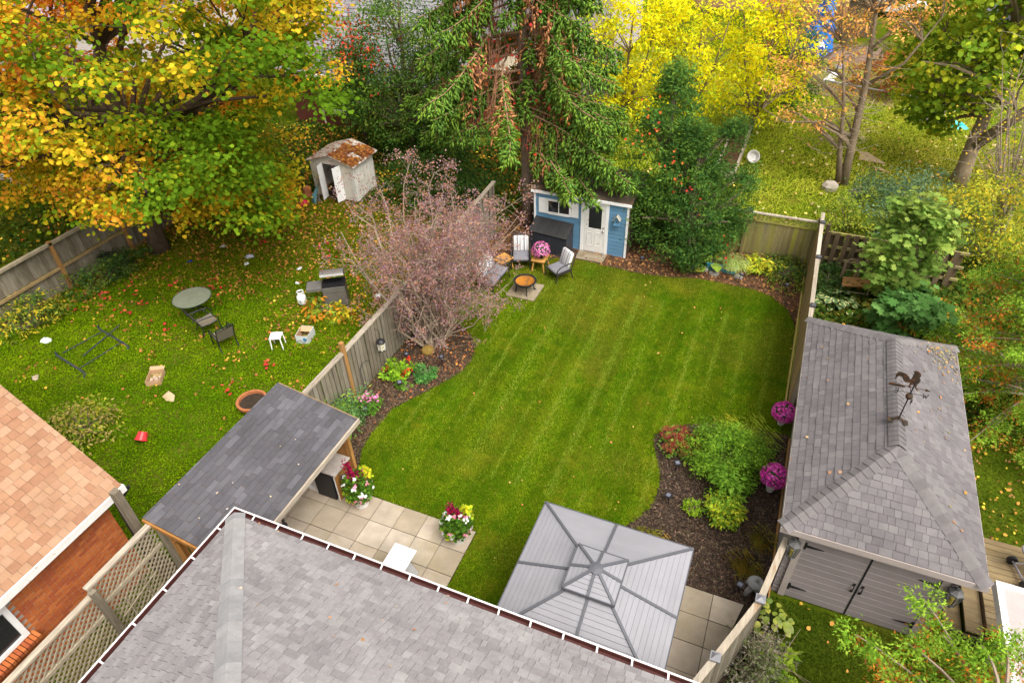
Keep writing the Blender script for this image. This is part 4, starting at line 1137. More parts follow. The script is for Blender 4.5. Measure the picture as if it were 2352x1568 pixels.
# ---------------------------------------------------------------- neighbour yard: table, chairs, grill, boxes
t = thing('glass_table', 'oval looking round glass garden table on the leaf strewn grass', 'table', (-16.57, 12.17, 0))
M_tglass = mat('table_glass', (.27, .30, .22), .2, .15, 3, fine=30, finevar=.1, spec=.6, alpha=.78, bump=0)
b = B(); b.lathe([(.0, .715), (.585, .715), (.585, .725), (.0, .725)], (-16.57, 12.17, 0), 32); part('glass_top', b, M_tglass, t)
b = B(); b.lathe([(.585, .71), (.60, .715), (.60, .73), (.585, .732), (.585, .71)], (-16.57, 12.17, 0), 32); part('rim', b, mat('rim_green', (.04, .06, .05), .4), t)
for k in range(4):
    a = .3 + k * pi / 2; c_, s_ = cos(a), sin(a)
    b = B(); b.tube([(-16.57 + .52 * c_, 12.17 + .52 * s_, .70), (-16.57 + .1 * c_, 12.17 + .1 * s_, .62), (-16.57 + .1 * c_, 12.17 + .1 * s_, .3), (-16.57 + .3 * c_, 12.17 + .3 * s_, .15), (-16.57 + .45 * c_, 12.17 + .45 * s_, 0)], .016, 6); part('leg', b, M_metal_dark, t)
M_sling = mat('sling_taupe', (.20, .175, .13), .85, .12, 4, fine=150, finevar=.2)
def sling_chair(lab):
    t = thing('sling_chair', lab, 'chair', (0, 0, 0), 'sling chairs on the neighbour grass')
    b = B(); b.add([(-.24, -.27, .42), (.24, -.27, .42), (.24, 0, .385), (-.24, 0, .385), (.24, .22, .40), (-.24, .22, .40)] + [(-.24, -.27, .405), (.24, -.27, .405), (.24, 0, .37), (-.24, 0, .37), (.24, .22, .385), (-.24, .22, .385)], [(0, 1, 2, 3), (3, 2, 4, 5), (6, 9, 8, 7), (9, 11, 10, 8), (0, 6, 7, 1)]); part('seat', b, M_sling, t)
    b = B(); b.add([(-.24, .24, .42), (.24, .24, .42), (.24, .42, .86), (-.24, .42, .86), (-.24, .255, .42), (.24, .255, .42), (.24, .435, .86), (-.24, .435, .86)], [(0, 1, 2, 3), (4, 7, 6, 5), (0, 4, 5, 1), (2, 6, 7, 3)]); part('backrest', b, M_sling, t)
    for s in (-1, 1):
        x = s * .265
        b = B(); b.tube([(x, .48, .97), (x, .40, .8), (x, .24, .42), (x, .22, .2), (x, .33, 0)], .018, 6); part('back_leg', b, M_metal_dark, t)
        b = B(); b.tube([(x * 1.06, .34, .66), (x * 1.08, .1, .66), (x * 1.08, -.2, .64), (x * 1.06, -.31, .52), (x * 1.04, -.30, .25), (x * 1.05, -.36, 0)], .018, 6); part('front_leg', b, M_metal_dark, t)
        b = B(); b.tube([(x * .95, .24, .41), (x * .95, 0, .385), (x * .95, -.28, .42)], .014, 6); part('seat_rail', b, M_metal_dark, t)
    b = B(); b.tube([(-.265, .48, .97), (.265, .48, .97)], .018, 6); b.tube([(-.25, .43, .87), (.25, .43, .87)], .012, 6)
    for i in range(5): b.tube([(-.2 + .1 * i, .43, .87), (-.15 + .1 * i, .46, .92), (-.2 + .1 * i, .48, .97)], .007, 4)
    part('top_scroll', b, M_metal_dark, t)
    return t
c1 = place(sling_chair('black framed sling chair facing the glass table'), (-15.66, 11.66, 0), radians(155))
place(copy_tree(c1, label='black framed sling chair standing apart, its back to the fence post'), (-14.62, 11.26, 0), radians(-115))
t = thing('white_stool', 'small white square plastic stool on the neighbour grass', 'stool', (0, 0, 0))
b = B(); b.b2(-.175, .175, -.175, .175, .40, .43); part('top', b, M_bright, t, bevel=.01)
for sx in (-1, 1):
    for sy in (-1, 1): b = B(); b.bar((sx * .15, sy * .15, .40), (sx * .17, sy * .17, 0), .03); part('leg', b, M_bright, t)
place(t, (-13.06, 11.8, 0), .45)
M_card = mat('cardboard', (.52, .33, .19), .9, .15, 5, fine=40, finevar=.12)
def open_box(name, lab, dx, dy, h, m_out, flap=None):
    t = thing(name, lab, 'box', (0, 0, 0))
    b = B(); b.b2(-dx, dx, -dy, -dy + .008, 0, h); b.b2(-dx, dx, dy - .008, dy, 0, h); b.b2(-dx, -dx + .008, -dy + .008, dy - .008, 0, h); b.b2(dx - .008, dx, -dy + .008, dy - .008, 0, h); part('sides', b, m_out, t)
    b = B(); b.b2(-dx + .009, dx - .009, -dy + .009, -dy + .014, .01, h - .004); b.b2(-dx + .009, dx - .009, dy - .014, dy - .009, .01, h - .004); b.b2(-dx + .009, -dx + .014, -dy + .015, dy - .015, .01, h - .004); b.b2(dx - .014, dx - .009, -dy + .015, dy - .015, .01, h - .004); b.b2(-dx + .01, dx - .01, -dy + .01, dy - .01, .004, .012); part('lining', b, M_card, t)
    return t
t = open_box('printed_box', 'open white cardboard box with black lines and blue dot beside the white stool', .2, .26, .3, mat('box_white', (.62, .66, .66), .7, .15, 6))
b = B(); b.tube([(-.203, -.2, .2), (-.203, -.1, .12), (-.203, .05, .15), (-.203, .2, .06)], .008, 4); b.tube([(-.18, -.263, .08), (-.05, -.263, .14), (.05, -.263, .05), (.18, -.263, .2)], .008, 4); part('black_line', b, M_black, t)
b = B(); b.lathe([(.055, 0), (.055, .004), (0, .005)], (.09, -.262, .17), 12, Matrix.Rotation(pi / 2, 3, 'X')); part('blue_dot', b, mat('print_blue', (.03, .25, .55), .6), t)
b = B(); b.add([(-.19, .25, .295), (.19, .25, .295), (.17, .06, .235), (-.17, .06, .235)], [(0, 1, 2, 3)]); part('flap', b, M_card, t)
place(t, (-12.5, 12.42, 0), .25)
t = open_box('cardboard_box', 'open tan cardboard box lying alone in the grass near orange roof', .2, .27, .17, M_card)
b = B(); b.add([(-.2, .27, .17), (.2, .27, .17), (.22, .36, .2), (-.2, .38, .22)], [(0, 1, 2, 3)]); part('flap', b, M_card, t)
b = B()
for k in range(4): b.box((-.1 + .07 * k, -.05 + .06 * (k % 2), .05), (.09, .12, .06), rz=k)
part('crumpled_paper', b, mat('paper_tan', (.6, .43, .33), .9), t)
place(t, (-15.47, 9.26, 0), .55)
b = B(); b.add([(-.25, -.1, .0), (.05, -.13, .02), (.28, -.02, .05), (.1, .12, .09), (-.2, .1, .1), (-.05, 0, .07)], [(0, 1, 5), (1, 2, 5), (2, 3, 5), (3, 4, 5), (4, 0, 5), (0, 4, 3, 2, 1)])
solo('paper_bag', b, mat('paper_bag', (.58, .41, .25), .9, .2, 6), 'crumpled tan paper bag in the grass right of the cardboard box', 'paper bag', loc=(-14.5, 8.8, 0), rot=(0, 0, -.3))
t = thing('propane_tank', 'white propane tank standing on grass near the grill', 'propane tank', (-13.72, 13.92, 0))
b = B(); b.lathe([(.1, 0), (.1, .03), (.145, .06), (.155, .12), (.155, .28), (.14, .34), (.09, .385), (.03, .4), (0, .4)], (-13.72, 13.92, 0), 20); part('tank', b, M_bright, t, smooth=True)
b = B()
b.lathe([(.095, .47), (.11, .47), (.11, .51), (.095, .51), (.095, .47)], (-13.72, 13.92, 0), 16)
for a0 in (.4, 2.5, 4.6): b.bar((-13.72 + .1 * cos(a0), 13.92 + .1 * sin(a0), .36), (-13.72 + .1 * cos(a0), 13.92 + .1 * sin(a0), .48), .03, .015)
part('collar', b, M_bright, t); b = B(); b.lathe([(.025, .4), (.025, .46), (.04, .465), (.04, .48), (0, .48)], (-13.72, 13.92, 0), 10); part('valve', b, M_metal_dark, t)
b = B(); 
for a in range(6): b.bar((-13.66, 13.765, .2), (-13.66 + .09 * cos(a), 13.76, .2 + .09 * sin(a)), .008, .006, up=(0, 1, 0))
part('leaf_print', b, mat('print_green', (.08, .16, .09), .7), t)
t = thing('gas_grill', 'grey gas grill with open lid and side shelf in the neighbour yard', 'grill', (0, 0, 0))
M_grill = mat('grill_grey', (.17, .165, .16), .4, .2, 4, metal=.6); M_grill2 = mat('grill_panel', (.26, .25, .245), .4, .2, 4, metal=.5)
b = B(); b.b2(-.36, .36, -.26, .26, .68, .86); part('firebox', b, M_metal_dark, t)
b = B(); b.add([(-.37, -.27, .84), (-.37, -.27, .06), (-.37, .27, .06), (-.37, .27, .84), (.37, -.27, .84), (.37, -.27, .06), (.37, .27, .06), (.37, .27, .84)], [(0, 3, 2, 1), (0, 1, 5, 4), (3, 7, 6, 2), (4, 5, 6, 7)]); part('cart', b, M_grill, t)
b = B(); b.b2(-.36, .36, -.285, -.272, .1, .62); b.b2(-.36, .36, -.29, -.272, .64, .83); part('front_panel', b, M_grill2, t)
for s in (-1,): b = B(); b.b2(-.86, -.38, -.24, .22, .80, .84); b.b2(-.86, -.38, -.26, -.24, .72, .84); part('side_shelf', b, M_grill2, t, bevel=.008)
lidp = [(.06 - .28 * sin(q), .98 + .28 * cos(q)) for q in np.linspace(radians(-105), radians(48), 11)]
for rr_, nm_, mm_ in ((1.0, 'lid', M_grill2), (.955, 'lid_lining', M_black)):
    pr_ = [(.06 + (y - .06) * rr_, .98 + (z - .98) * rr_) for y, z in lidp]; k = len(pr_); hw = .37 * rr_
    b = B(); b.add([(x, y, z) for x in (-hw, hw) for y, z in pr_], [(i, i + 1, k + i + 1, k + i) for i in range(k - 1)] + [tuple(range(k)), tuple(range(2 * k - 1, k - 1, -1))])
    part(nm_, b, mm_, t)
b = B(); b.tube([(-.3, -.17, 1.19), (.3, -.17, 1.19)], .015, 6); part('lid_handle', b, M_grill2, t)
b = B(); b.lathe([(.09, -.02), (.09, .02)], (-.3, .2, .09), 12, Matrix.Rotation(pi / 2, 3, 'Y')); part('wheel', b, M_black, t)
b = B()
for i in range(9): b.b2(-.32 + .08 * i, -.305 + .08 * i, -.24, .24, .865, .875)
part('cooking_grate', b, M_black, t)
place(t, (-12.62, 14.35, 0), radians(32))
b = B()
for p, q in (((-19.17, 8.97), (-17.75, 8.70)), ((-19.03, 10.42), (-17.55, 10.12))):
    b.tube([(p[0] - .03, p[1] + .02, .16), (p[0], p[1], .05), ((p[0] + q[0]) / 2, (p[1] + q[1]) / 2, .05), (q[0], q[1], .05), (q[0] + .16, q[1] - .06, .04), (q[0] + .2, q[1] - .16, .03)], .032, 8)
b.tube([(-19.08, 9.1, .06), (-18.81, 10.38, .06)], .017, 6); b.tube([(-17.97, 8.78, .06), (-17.78, 10.15, .06)], .017, 6); b.tube([(-18.45, 10.72, .14), (-18.32, 9.2, .09)], .02, 6)
solo('tube_stand', b, mat('frame_blue_grey', (.06, .07, .085), .4, .2, metal=.3), 'dismantled dark metal tube frame lying flat on the grass', 'metal frame')
b = B(); b.lathe([(.0, 0), (.11, 0), (.15, .2), (.165, .2), (.165, .22), (.14, .21), (.10, .02), (0, .02)], (0, 0, 0), 16)
solo('red_bucket', b, mat('plastic_red', (.75, .04, .05), .35, .1), 'red plastic bucket tipped over in the grass near the orange roof', 'bucket', loc=(-13.98, 7.42, .2), rot=(2.35, .3, .4))
t = thing('terracotta_bowl', 'wide terracotta planter bowl half hidden by the dark shingle roof', 'planter', (-11.98, 9.35, 0))
b = B(); b.lathe([(.2, 0), (.36, .22), (.42, .24), (.42, .31), (.35, .31), (.34, .22), (0, .22)], (-11.98, 9.35, 0), 24); part('bowl', b, M_terra, t); b = B(); b.lathe([(.34, .232), (0, .24)], (-11.98, 9.35, 0), 20); part('soil', b, M_leafdirt, t)
t = thing('pedestal_planter', 'dark pedestal bowl full of yellow leaves beside the far grey fence', 'planter', (-21.55, 13.2, 0))
b = B(); b.lathe([(.17, 0), (.15, .04), (.06, .1), (.05, .4), (.12, .48), (.27, .55), (.31, .62), (.28, .62), (.2, .56), (0, .55)], (-21.55, 13.2, 0), 20); part('bowl', b, M_metal_dark, t, smooth=True)
# white metal shed
M_rusty = mat('rusty_roof', (.62, .58, .52), .6, .2, 4, stain=((.25, .10, .04), 5, .46, .6))
t = thing('metal_shed', 'rusty white metal garden shed with open doors and leaf covered roof', 'shed', (-16.9, 21.4, 0))
b = B()
for xa, xb, ya, yb in ((-17.95, -17.36, 20.66, 20.70), (-16.48, -15.9, 20.66, 20.70), (-15.94, -15.9, 20.70, 22.15), (-17.95, -17.91, 20.70, 22.15), (-17.91, -15.94, 22.11, 22.15)): b.b2(xa, xb, ya, yb, .1, 1.64)
b.b2(-17.36, -16.48, 20.66, 20.70, 1.56, 1.64); b.prism([(-17.95, 1.64), (-15.9, 1.64), (-16.92, 1.97)], -20.70, -20.66, Matrix(((1, 0, 0, 0), (0, 0, -1, 0), (0, 1, 0, 0), (0, 0, 0, 1))))
M_msh = mat('shed_metal', (.74, .70, .63), .5, .15, 3, stain=((.32, .22, .13), 4, .58, .7)); part('wall', b, M_msh, t)
b = B()
for i in range(6): b.b2(-15.9, -15.875, 20.78 + .24 * i, 20.82 + .24 * i, .1, 1.62)
b.b2(-16.05, -15.87, 20.64, 20.70, .1, 1.62); part('rib', b, M_white_old, t, kind='stuff')
b = B(); b.b2(-17.97, -15.88, 20.64, 22.17, 0, .1); part('base', b, M_fence_dk, t)
b = B(); b.b2(-17.9, -15.95, 20.72, 22.1, .1, .12); part('floor', b, M_leafdirt, t)
for s in (-1, 1):
    b = B()
    for i in range(9):
        ya = 20.55 + .2 * i
        b.add([(-16.92, ya, 1.99), (-16.92 + s * 1.16, ya, 1.62), (-16.92 + s * 1.16, ya + .19, 1.62), (-16.92, ya + .19, 1.99), (-16.92, ya, 1.97), (-16.92 + s * 1.16, ya, 1.60), (-16.92 + s * 1.16, ya + .19, 1.60), (-16.92, ya + .19, 1.97)], [(0, 1, 2, 3), (4, 7, 6, 5), (0, 4, 5, 1), (1, 5, 6, 2), (2, 6, 7, 3), (3, 7, 4, 0)])
        b.bar((-16.92, ya + .195, 2.0), (-16.92 + s * 1.17, ya + .195, 1.63), .03, .03)
    part('roof_panel', b, M_rusty, t)
for hx, ex in ((-17.36, -17.29), (-16.48, -16.59)):
    b = B(); b.bar((hx, 20.65, .86), (ex, 20.25, .86), .02, 1.48); part('door', b, M_bright, t)
b = B(); b.box((-17.1, 21.2, .35), (.4, .3, .5)); b.box((-16.8, 21.5, .3), (.3, .3, .4), rz=.4)
solo('stored_bin', b, M_black, 'dark bins stored inside the white metal shed', 'bin')
b = B(); b.lathe([(0, .12), (.12, .13), (.19, .26), (.15, .4), (0, .44)], (-16.95, 20.95, .0), 12); solo('orange_pumpkin', b, mat('pumpkin', (.55, .12, .02), .5), 'round orange pumpkin just inside open door of the metal shed', 'pumpkin', smooth=True)
b = B(); b.lathe([(.12, 0), (.19, .34), (.215, .34), (.215, .42), (.18, .42), (.17, .05), (0, .05)], (0, 0, 0), 18); solo('terracotta_pot', b, M_terra, 'upturned terracotta pot left of the white metal shed', 'plant pot', loc=(-18.3, 20.55, .42), rot=(pi, .15, 0))
b = B(); b.lathe([(.0, 0), (.17, .02), (.2, .1), (.14, .22), (0, .25)], (-17.95, 19.75, 0), 14); solo('red_ball', b, mat('rubber_red', (.55, .01, .05), .4), 'crimson ball on fallen leaves below the metal shed', 'ball', smooth=True)
t = thing('leaf_rake', 'metal fan rake leaning on the front of metal shed', 'rake', (-17.5, 20.2, 0))
b = B(); b.tube([(-17.48, 20.2, .25), (-17.55, 20.62, 1.3)], .014, 5); part('handle', b, M_twig, t)
for k in range(7): b = B(); b.tube([(-17.48, 20.2, .28), (-17.60 + .04 * k, 20.15, .02)], .006, 4); part('tine', b, M_capgrey, t)
b = B(); b.add([(-17.75, 20.0, .02), (-17.5, 19.95, .02), (-17.6, 20.5, .75), (-17.7, 20.05, .35)], [(0, 1, 2), (0, 3, 2), (0, 1, 3), (1, 2, 3)]); solo('teal_tarp', b, mat('teal_cloth', (.06, .16, .18), .7), 'folded teal tarp leaning by left door of the metal shed', 'tarp')
# scattered rubbish, each piece its own thing
for i, (x, y, s, c, lab) in enumerate(((-20.19, 9.4, .2, (.8, .8, .85), 'white plastic tray on the grass near the far fence'), (-19.27, 14.63, .12, (.03, .05, .4), 'dark blue cup on the fallen leaves'), (-17.17, 15.24, .13, (.8, .8, .8), 'white crushed cup in the leaves below the wrapper'),
                                       (-17.42, 15.68, .2, (.5, .5, .6), 'shiny silver and purple wrapper on the leaves'), (-18.84, 15.93, .18, (.45, .43, .4), 'grey crumpled rag below the maple trunk'), (-15.14, 15.65, .13, (.75, .75, .75), 'white paper scrap above the grill shelf'),
                                       (-14.62, 14.83, .1, (.8, .8, .8), 'small white paper ball left of the propane tank'), (-11.6, 15.2, .2, (.7, .7, .7), 'white torn paper in grass right of the grill'), (-12.0, 13.9, .15, (.65, .63, .62), 'pale paper scrap in front of the grill'), (-18.9, 8.0, .16, (.45, .36, .25), 'tan paper scrap left of the metal frame'))):
    b = B(); rr = random.Random(i)
    pts = [(s * (1 + .3 * rr.uniform(-1, 1)) * cos(a), s * .7 * (1 + .3 * rr.uniform(-1, 1)) * sin(a), rr.uniform(.01, .05)) for a in np.linspace(0, 2 * pi, 8)[:-1]]
    b.add(pts + [(0, 0, s * .5)], [(k, (k + 1) % 7, 7) for k in range(7)] + [tuple(range(6, -1, -1))]); solo('litter_scrap', b, mat('litter', c, .7, .15, 9), lab, 'litter', loc=(x, y, .01), rot=(0, 0, i))
# ---------------------------------------------------------------- background: house, deck, far yard
M_brick_far = mat('brick_far', [(.17, .05, .03), (.21, .06, .035)], .9, .3, 3, (1, 1, 3), fine=14, finevar=.4)
t = thing('background_house', 'brick house with grey shingle roof behind the dense green tree', 'house', (-19, 30, 0))
b = B(); b.b2(-24, -14.5, 27.5, 35, 0, 2.75); part('wall', b, M_brick_far, t)
b = B(); b.add([(-24.4, 27.1, 2.75), (-14.2, 27.1, 2.75), (-14.2, 32.5, 7.6), (-24.4, 32.5, 7.6), (-24.4, 27.1, 2.6), (-14.2, 27.1, 2.6), (-14.2, 32.5, 7.3), (-24.4, 32.5, 7.3)], [(0, 1, 2, 3), (4, 7, 6, 5), (0, 4, 5, 1), (1, 5, 6, 2), (2, 6, 7, 3), (3, 7, 4, 0)]); part('roof', b, M_shingle_far, t)
acc = []
shingle_plane(acc, [(-24.4, 27.1, 2.76), (-14.2, 27.1, 2.76), (-14.2, 32.5, 7.61), (-24.4, 32.5, 7.61)], .22, (.3, .8), .02, 60)
lay(acc, 'shingle', M_shingle_far, t, 0, 'shingle_courses')
b = B(); b.b2(-24.4, -14.2, 27.0, 27.1, 2.58, 2.74); part('gutter', b, M_white_old, t)
for xa, xb, z0, z1 in ((-21.75, -20.85, .85, 2.35), (-18.3, -17.6, 1.0, 2.2)):
    b = B(); b.b2(xa, xb, 27.42, 27.5, z0, z0 + .09); b.b2(xa, xb, 27.42, 27.5, z1 - .09, z1); b.b2(xa, xa + .09, 27.42, 27.5, z0 + .09, z1 - .09); b.b2(xb - .09, xb, 27.42, 27.5, z0 + .09, z1 - .09); wf = part('window', b, M_white, t)
    b = B(); b.b2(xa + .09, xb - .09, 27.46, 27.48, z0 + .09, z1 - .09); part('pane', b, M_glass_dk, wf)
    b = B(); b.b2(xa - .1, xb + .1, 27.36, 27.5, z0 - .14, z0); part('sill', b, M_conc, wf)
b = B(); b.tube([(-22.2, 27.44, 0), (-22.2, 27.44, 2.6)], .04, 6); part('downspout', b, M_white_old, t)
t = thing('pale_house', 'pale walled house glimpsed through gaps in the big maple', 'house', (-46, 36, 0))
b = B(); b.b2(-52, -40, 28, 42, 0, 3.4); part('wall', b, mat('siding_pale', (.52, .47, .46), .8, .1, 1), t); b = B(); b.prism([(-52.5, 3.4), (-39.5, 3.4), (-46, 6.4)], -42.5, -27.5, Matrix(((1, 0, 0, 0), (0, 0, -1, 0), (0, 1, 0, 0), (0, 0, 0, 1)))); part('roof', b, M_shingle_far, t)
for x in (-49.5, -46, -42.5):
    b = B(); b.b2(x - .6, x + .6, 27.92, 28.0, 1, 2.4); part('window', b, M_glass_dk, t)
b = B(); b.add([(-60, 17, -.02), (-24.5, 17, -.02), (-24.5, 21.5, -.02), (-60, 27, -.02)], [(0, 1, 2, 3)]); tag(part('driveway', b, mat('driveway', (.50, .45, .44), .9, .2, 2)), kind='structure')
t = thing('wooden_deck', 'raised wooden deck with slatted railing behind the spruce', 'deck', (-12.5, 33.5, 0))
M_dk = M_fence_old
pieces('deck_board', B().b2(-2.7, 2.7, -.068, .068, -.02, .02).mesh('deck_board'), M_lattice, t, [((-12.3, 31.1 + .145 * i, 2.48), None) for i in range(34)])
for x, y in ((-9.65, 31.0), (-9.65, 33.5), (-9.65, 35.95), (-12.3, 35.95), (-14.9, 35.95)): b = B(); b.b2(x - .07, x + .07, y - .07, y + .07, 0, 3.5); part('post', b, M_dk, t)
for p, q in (((-9.65, 31.0), (-9.65, 35.95)), ((-9.65, 35.95), (-14.9, 35.95))):
    b = B(); b.bar((*p, 3.53), (*q, 3.53), .14, .04); part('hand_rail', b, M_cap_wood, t); b = B(); b.bar((*p, 2.35), (*q, 2.35), .05, .2); part('fascia', b, M_lattice, t)
    b = B(); b.bar((*p, 3.38), (*q, 3.38), .04, .1); part('under_rail', b, M_dk, t)
bal = B().b2(-.025, .025, -.025, .025, 2.42, 3.36).mesh('baluster')
pieces('baluster', bal, M_dk, t, [((-9.65, 31.2 + .15 * i, 0), None) for i in range(31)] + [((-9.85 - .15 * i, 35.95, 0), None) for i in range(33)])
sk = B().b2(-.03, .03, -.01, .01, .1, 2.3).mesh('skirt_slat')
pieces('skirt_slat', sk, M_dk, t, [((-9.62, 31.1 + .12 * i, 0), (0, 0, pi / 2)) for i in range(38)])
b = B(); b.lathe([(.2, 0), (.3, .35), (.33, .35), (.33, .42), (.27, .42), (.25, .3), (0, .3)], (-11.9, 34.9, 2.51), 20); solo('white_planter', b, M_bright, 'round white tub standing on the raised wooden deck', 'planter')
t = thing('folding_chair', 'white folded garden chair on the raised wooden deck', 'chair', (-11.3, 35.2, 2.5))
for i in range(4): b = B(); b.bar((-11.5 + .18 * i, 35.0, 3.0), (-11.2 + .18 * i, 35.75, 3.25), .06, .02); part('slat', b, M_white, t)
for p, q in (((-11.5, 34.95, 2.5), (-11.2, 35.7, 3.22)), ((-10.95, 34.95, 2.5), (-10.65, 35.7, 3.22)), ((-11.5, 35.5, 2.5), (-11.5, 35.0, 3.0)), ((-10.95, 35.5, 2.5), (-10.95, 35.0, 3.0))): b = B(); b.tube([p, q], .02, 5); part('leg', b, M_white, t)
t = thing('lilac_house', 'pale lilac sided house behind the raised deck', 'house', (-15, 44, 0))
b = B(); b.b2(-20, -11, 40.5, 48, 0, 5); part('wall', b, mat('siding_lilac', (.45, .41, .45), .8, .15, 2, (1, 1, 4)), t); b = B(); b.add([(-20.5, 40, 5), (-10.5, 40, 5), (-10.5, 44, 7.5), (-20.5, 44, 7.5)], [(0, 1, 2, 3)]); part('roof', b, M_shingle_far, t)
for x in (-14.2, -12.6): b = B(); b.b2(x - .45, x + .45, 40.42, 40.5, 2.9, 4.3); part('window', b, M_glass_dk, t)
# right back yard: fence, tarp, cars, boxes
t = thing('far_board_fence', 'orange brown board fence at top edge behind the yellow trees', 'fence', (-3, 56, 0))
pieces('board', B().b2(-.085, .085, -.015, .015, 0, 2.0).mesh('board'), mat('wood_far', [(.40, .22, .12), (.45, .26, .14), (.36, .2, .11)], .9, .2, 3), t, [((-9 + .18 * i, 57, 0), None) for i in range(60)])
for z in (.3, 1.7): b = B(); b.b2(-9.1, 1.8, 57.02, 57.08, z, z + .1); part('rail', b, M_lattice, t)
def blob_cloth(name, lab, cat, c, rx, ry, h, m, seed):
    rr = random.Random(seed); b = B(); n = 12
    vs = []; fs = []
    for j, (f, z) in enumerate(((1.0, 0), (.8, .45), (.5, .8), (.15, 1.0))):
        for k in range(n):
            a = 2 * pi * k / n; q = f * (1 + .28 * rr.uniform(-1, 1)); vs.append((c[0] + rx * q * cos(a), c[1] + ry * q * sin(a), c[2] + h * z * (1 + .15 * rr.uniform(-1, 1))))
    for j in range(3):
        for k in range(n): fs.append((j * n + k, j * n + (k + 1) % n, (j + 1) * n + (k + 1) % n, (j + 1) * n + k))
    fs += [tuple(range(3 * n, 4 * n)), tuple(range(n - 1, -1, -1))]
    b.add(vs, fs); return solo(name, b, m, lab, cat)
M_tarpb = mat('tarp_blue', (.01, .16, .62), .5, .3, 3)
blob_cloth('blue_tarp', 'bright blue tarp draped over a tall pile at top edge', 'tarp', (.25, 48.5, 0), .95, .8, 2.9, M_tarpb, 3)
blob_cloth('blue_bag', 'small blue and white bag below the bright blue tarp', 'bag', (.5, 47.0, 0), .4, .3, .5, mat('bag_blue', [(.02, .08, .5)], .5), 4)
blob_cloth('white_sack', 'white sack resting against the blue bag', 'sack', (.35, 47.6, .3), .3, .3, .5, M_white_old, 5)
blob_cloth('turquoise_cloth', 'turquoise plastic sheet left on grass by the big trunk', 'plastic sheet', (7.0, 37.1, 0), .6, .25, .3, mat('sheet_turq', (.03, .58, .58), .35), 6)
b = B(); b.add([(3.0, 32.7, .02), (3.3, 32.6, .05), (4.0, 31.6, .05), (2.95, 31.75, .03), (3.0, 32.7, 0), (3.3, 32.6, 0), (4.0, 31.6, 0), (2.95, 31.75, 0)], [(0, 3, 2, 1), (0, 1, 5, 4), (1, 2, 6, 5), (2, 3, 7, 6), (3, 0, 4, 7)]); solo('cardboard_sheet', b, mat('card_pale', (.62, .44, .33), .9), 'flat pale cardboard sheet on grass right of the bare tree', 'cardboard')
b = B(); b.add([(3.5, 31.2, .02), (3.8, 31.1, .04), (4.2, 30.7, .04), (3.6, 30.95, .02), (3.5, 31.2, 0), (3.8, 31.1, 0), (4.2, 30.7, 0), (3.6, 30.95, 0)], [(0, 3, 2, 1), (0, 1, 5, 4), (1, 2, 6, 5), (2, 3, 7, 6), (3, 0, 4, 7)]); solo('cardboard_strip', b, M_card, 'narrow tan cardboard strip in front of the pale sheet', 'cardboard')
t = thing('grey_cabinet', 'grey plastic cabinet tilted in front of dark bushes in back yard', 'cabinet', (6.0, 37.3, 0))
b = B(); b.box((6.0, 37.4, .5), (.95, .6, .95), M=Matrix.Rotation(.12, 3, 'Y')); part('body', b, mat('cabinet_grey', (.33, .30, .27), .7), t); b = B(); b.box((6.0, 37.08, .5), (.85, .03, .85), M=Matrix.Rotation(.12, 3, 'Y')); part('door', b, mat('cabinet_door', (.37, .34, .31), .7), t)
t = thing('white_bucket_seat', 'white plastic tub on its side in grass near the planting box', 'tub', (-1.45, 30.0, 0))
b = B(); b.lathe([(.1, 0), (.24, .05), (.28, .3), (.25, .3), (.2, .08), (0, .06)], (0, 0, 0), 14); part('tub', b, M_white_old, t, loc=(-1.45, 30.0, .2), rot=(1.0, .2, .3))
t = thing('planting_box', 'long timber framed planting box beside the dark evergreen', 'planter', (-2.1, 30.5, 0))
for x0_, x1_, y0_, y1_ in ((-2.75, -2.65, 27.9, 33.5), (-1.95, -1.85, 27.9, 33.5), (-2.65, -1.95, 27.9, 28.0), (-2.65, -1.95, 33.4, 33.5)): b = B(); b.b2(x0_, x1_, y0_, y1_, 0, .32); part('side_board', b, M_cap_wood, t)
b = B(); b.b2(-2.65, -1.95, 28, 33.4, 0, .22); part('soil', b, M_litter, t)
for x, y, s, lab in ((1.9, 28.35, .32, 'pale boulder left of the twin trunk tree foot'), (2.85, 27.95, .30, 'pale boulder right of the twin trunk tree foot')):
    b = B(); b.lathe([(0, -.05), (s, 0), (s * 1.05, s * .5), (s * .7, s * .9), (0, s)], (x, y, 0), 8, Matrix.Rotation(x, 3, 'Z')); solo('boulder', b, mat('boulder', (.46, .40, .33), .95, .4, 6, bump=.5), lab, 'stone', 'pale boulders at the tree foot')
M_car = mat('car_white', (.72, .72, .74), .25, .05); M_car2 = mat('car_dark', (.10, .10, .13), .3, .1)
def car(name, lab, x, y, rz, m):
    t = thing(name, lab, 'car', (0, 0, 0))
    b = B(); b.prism([(-2.2, .35), (2.2, .35), (2.25, .75), (1.3, .95), (.7, 1.4), (-1.2, 1.45), (-1.9, .95), (-2.25, .85)], -.85, .85, Matrix(((1, 0, 0, 0), (0, 0, -1, 0), (0, 1, 0, 0), (0, 0, 0, 1)))); part('body', b, m, t, bevel=.08)
    b = B(); b.prism([(1.15, .95), (.68, 1.34), (-1.15, 1.38), (-1.7, .97)], -.865, .865, Matrix(((1, 0, 0, 0), (0, 0, -1, 0), (0, 1, 0, 0), (0, 0, 0, 1)))); part('window', b, M_glass_dk, t)
    for wx in (-1.4, 1.4):
        for wy in (-.8, .8): b = B(); b.lathe([(.33, -.1), (.33, .1)], (wx, wy, .33), 14, Matrix.Rotation(pi / 2, 3, 'X')); part('wheel', b, M_black, t)
    return place(t, (x, y, 0), rz)
car('parked_car', 'white parked car at top edge right of the blue tarp', 4.6, 58.5, .1, M_car)
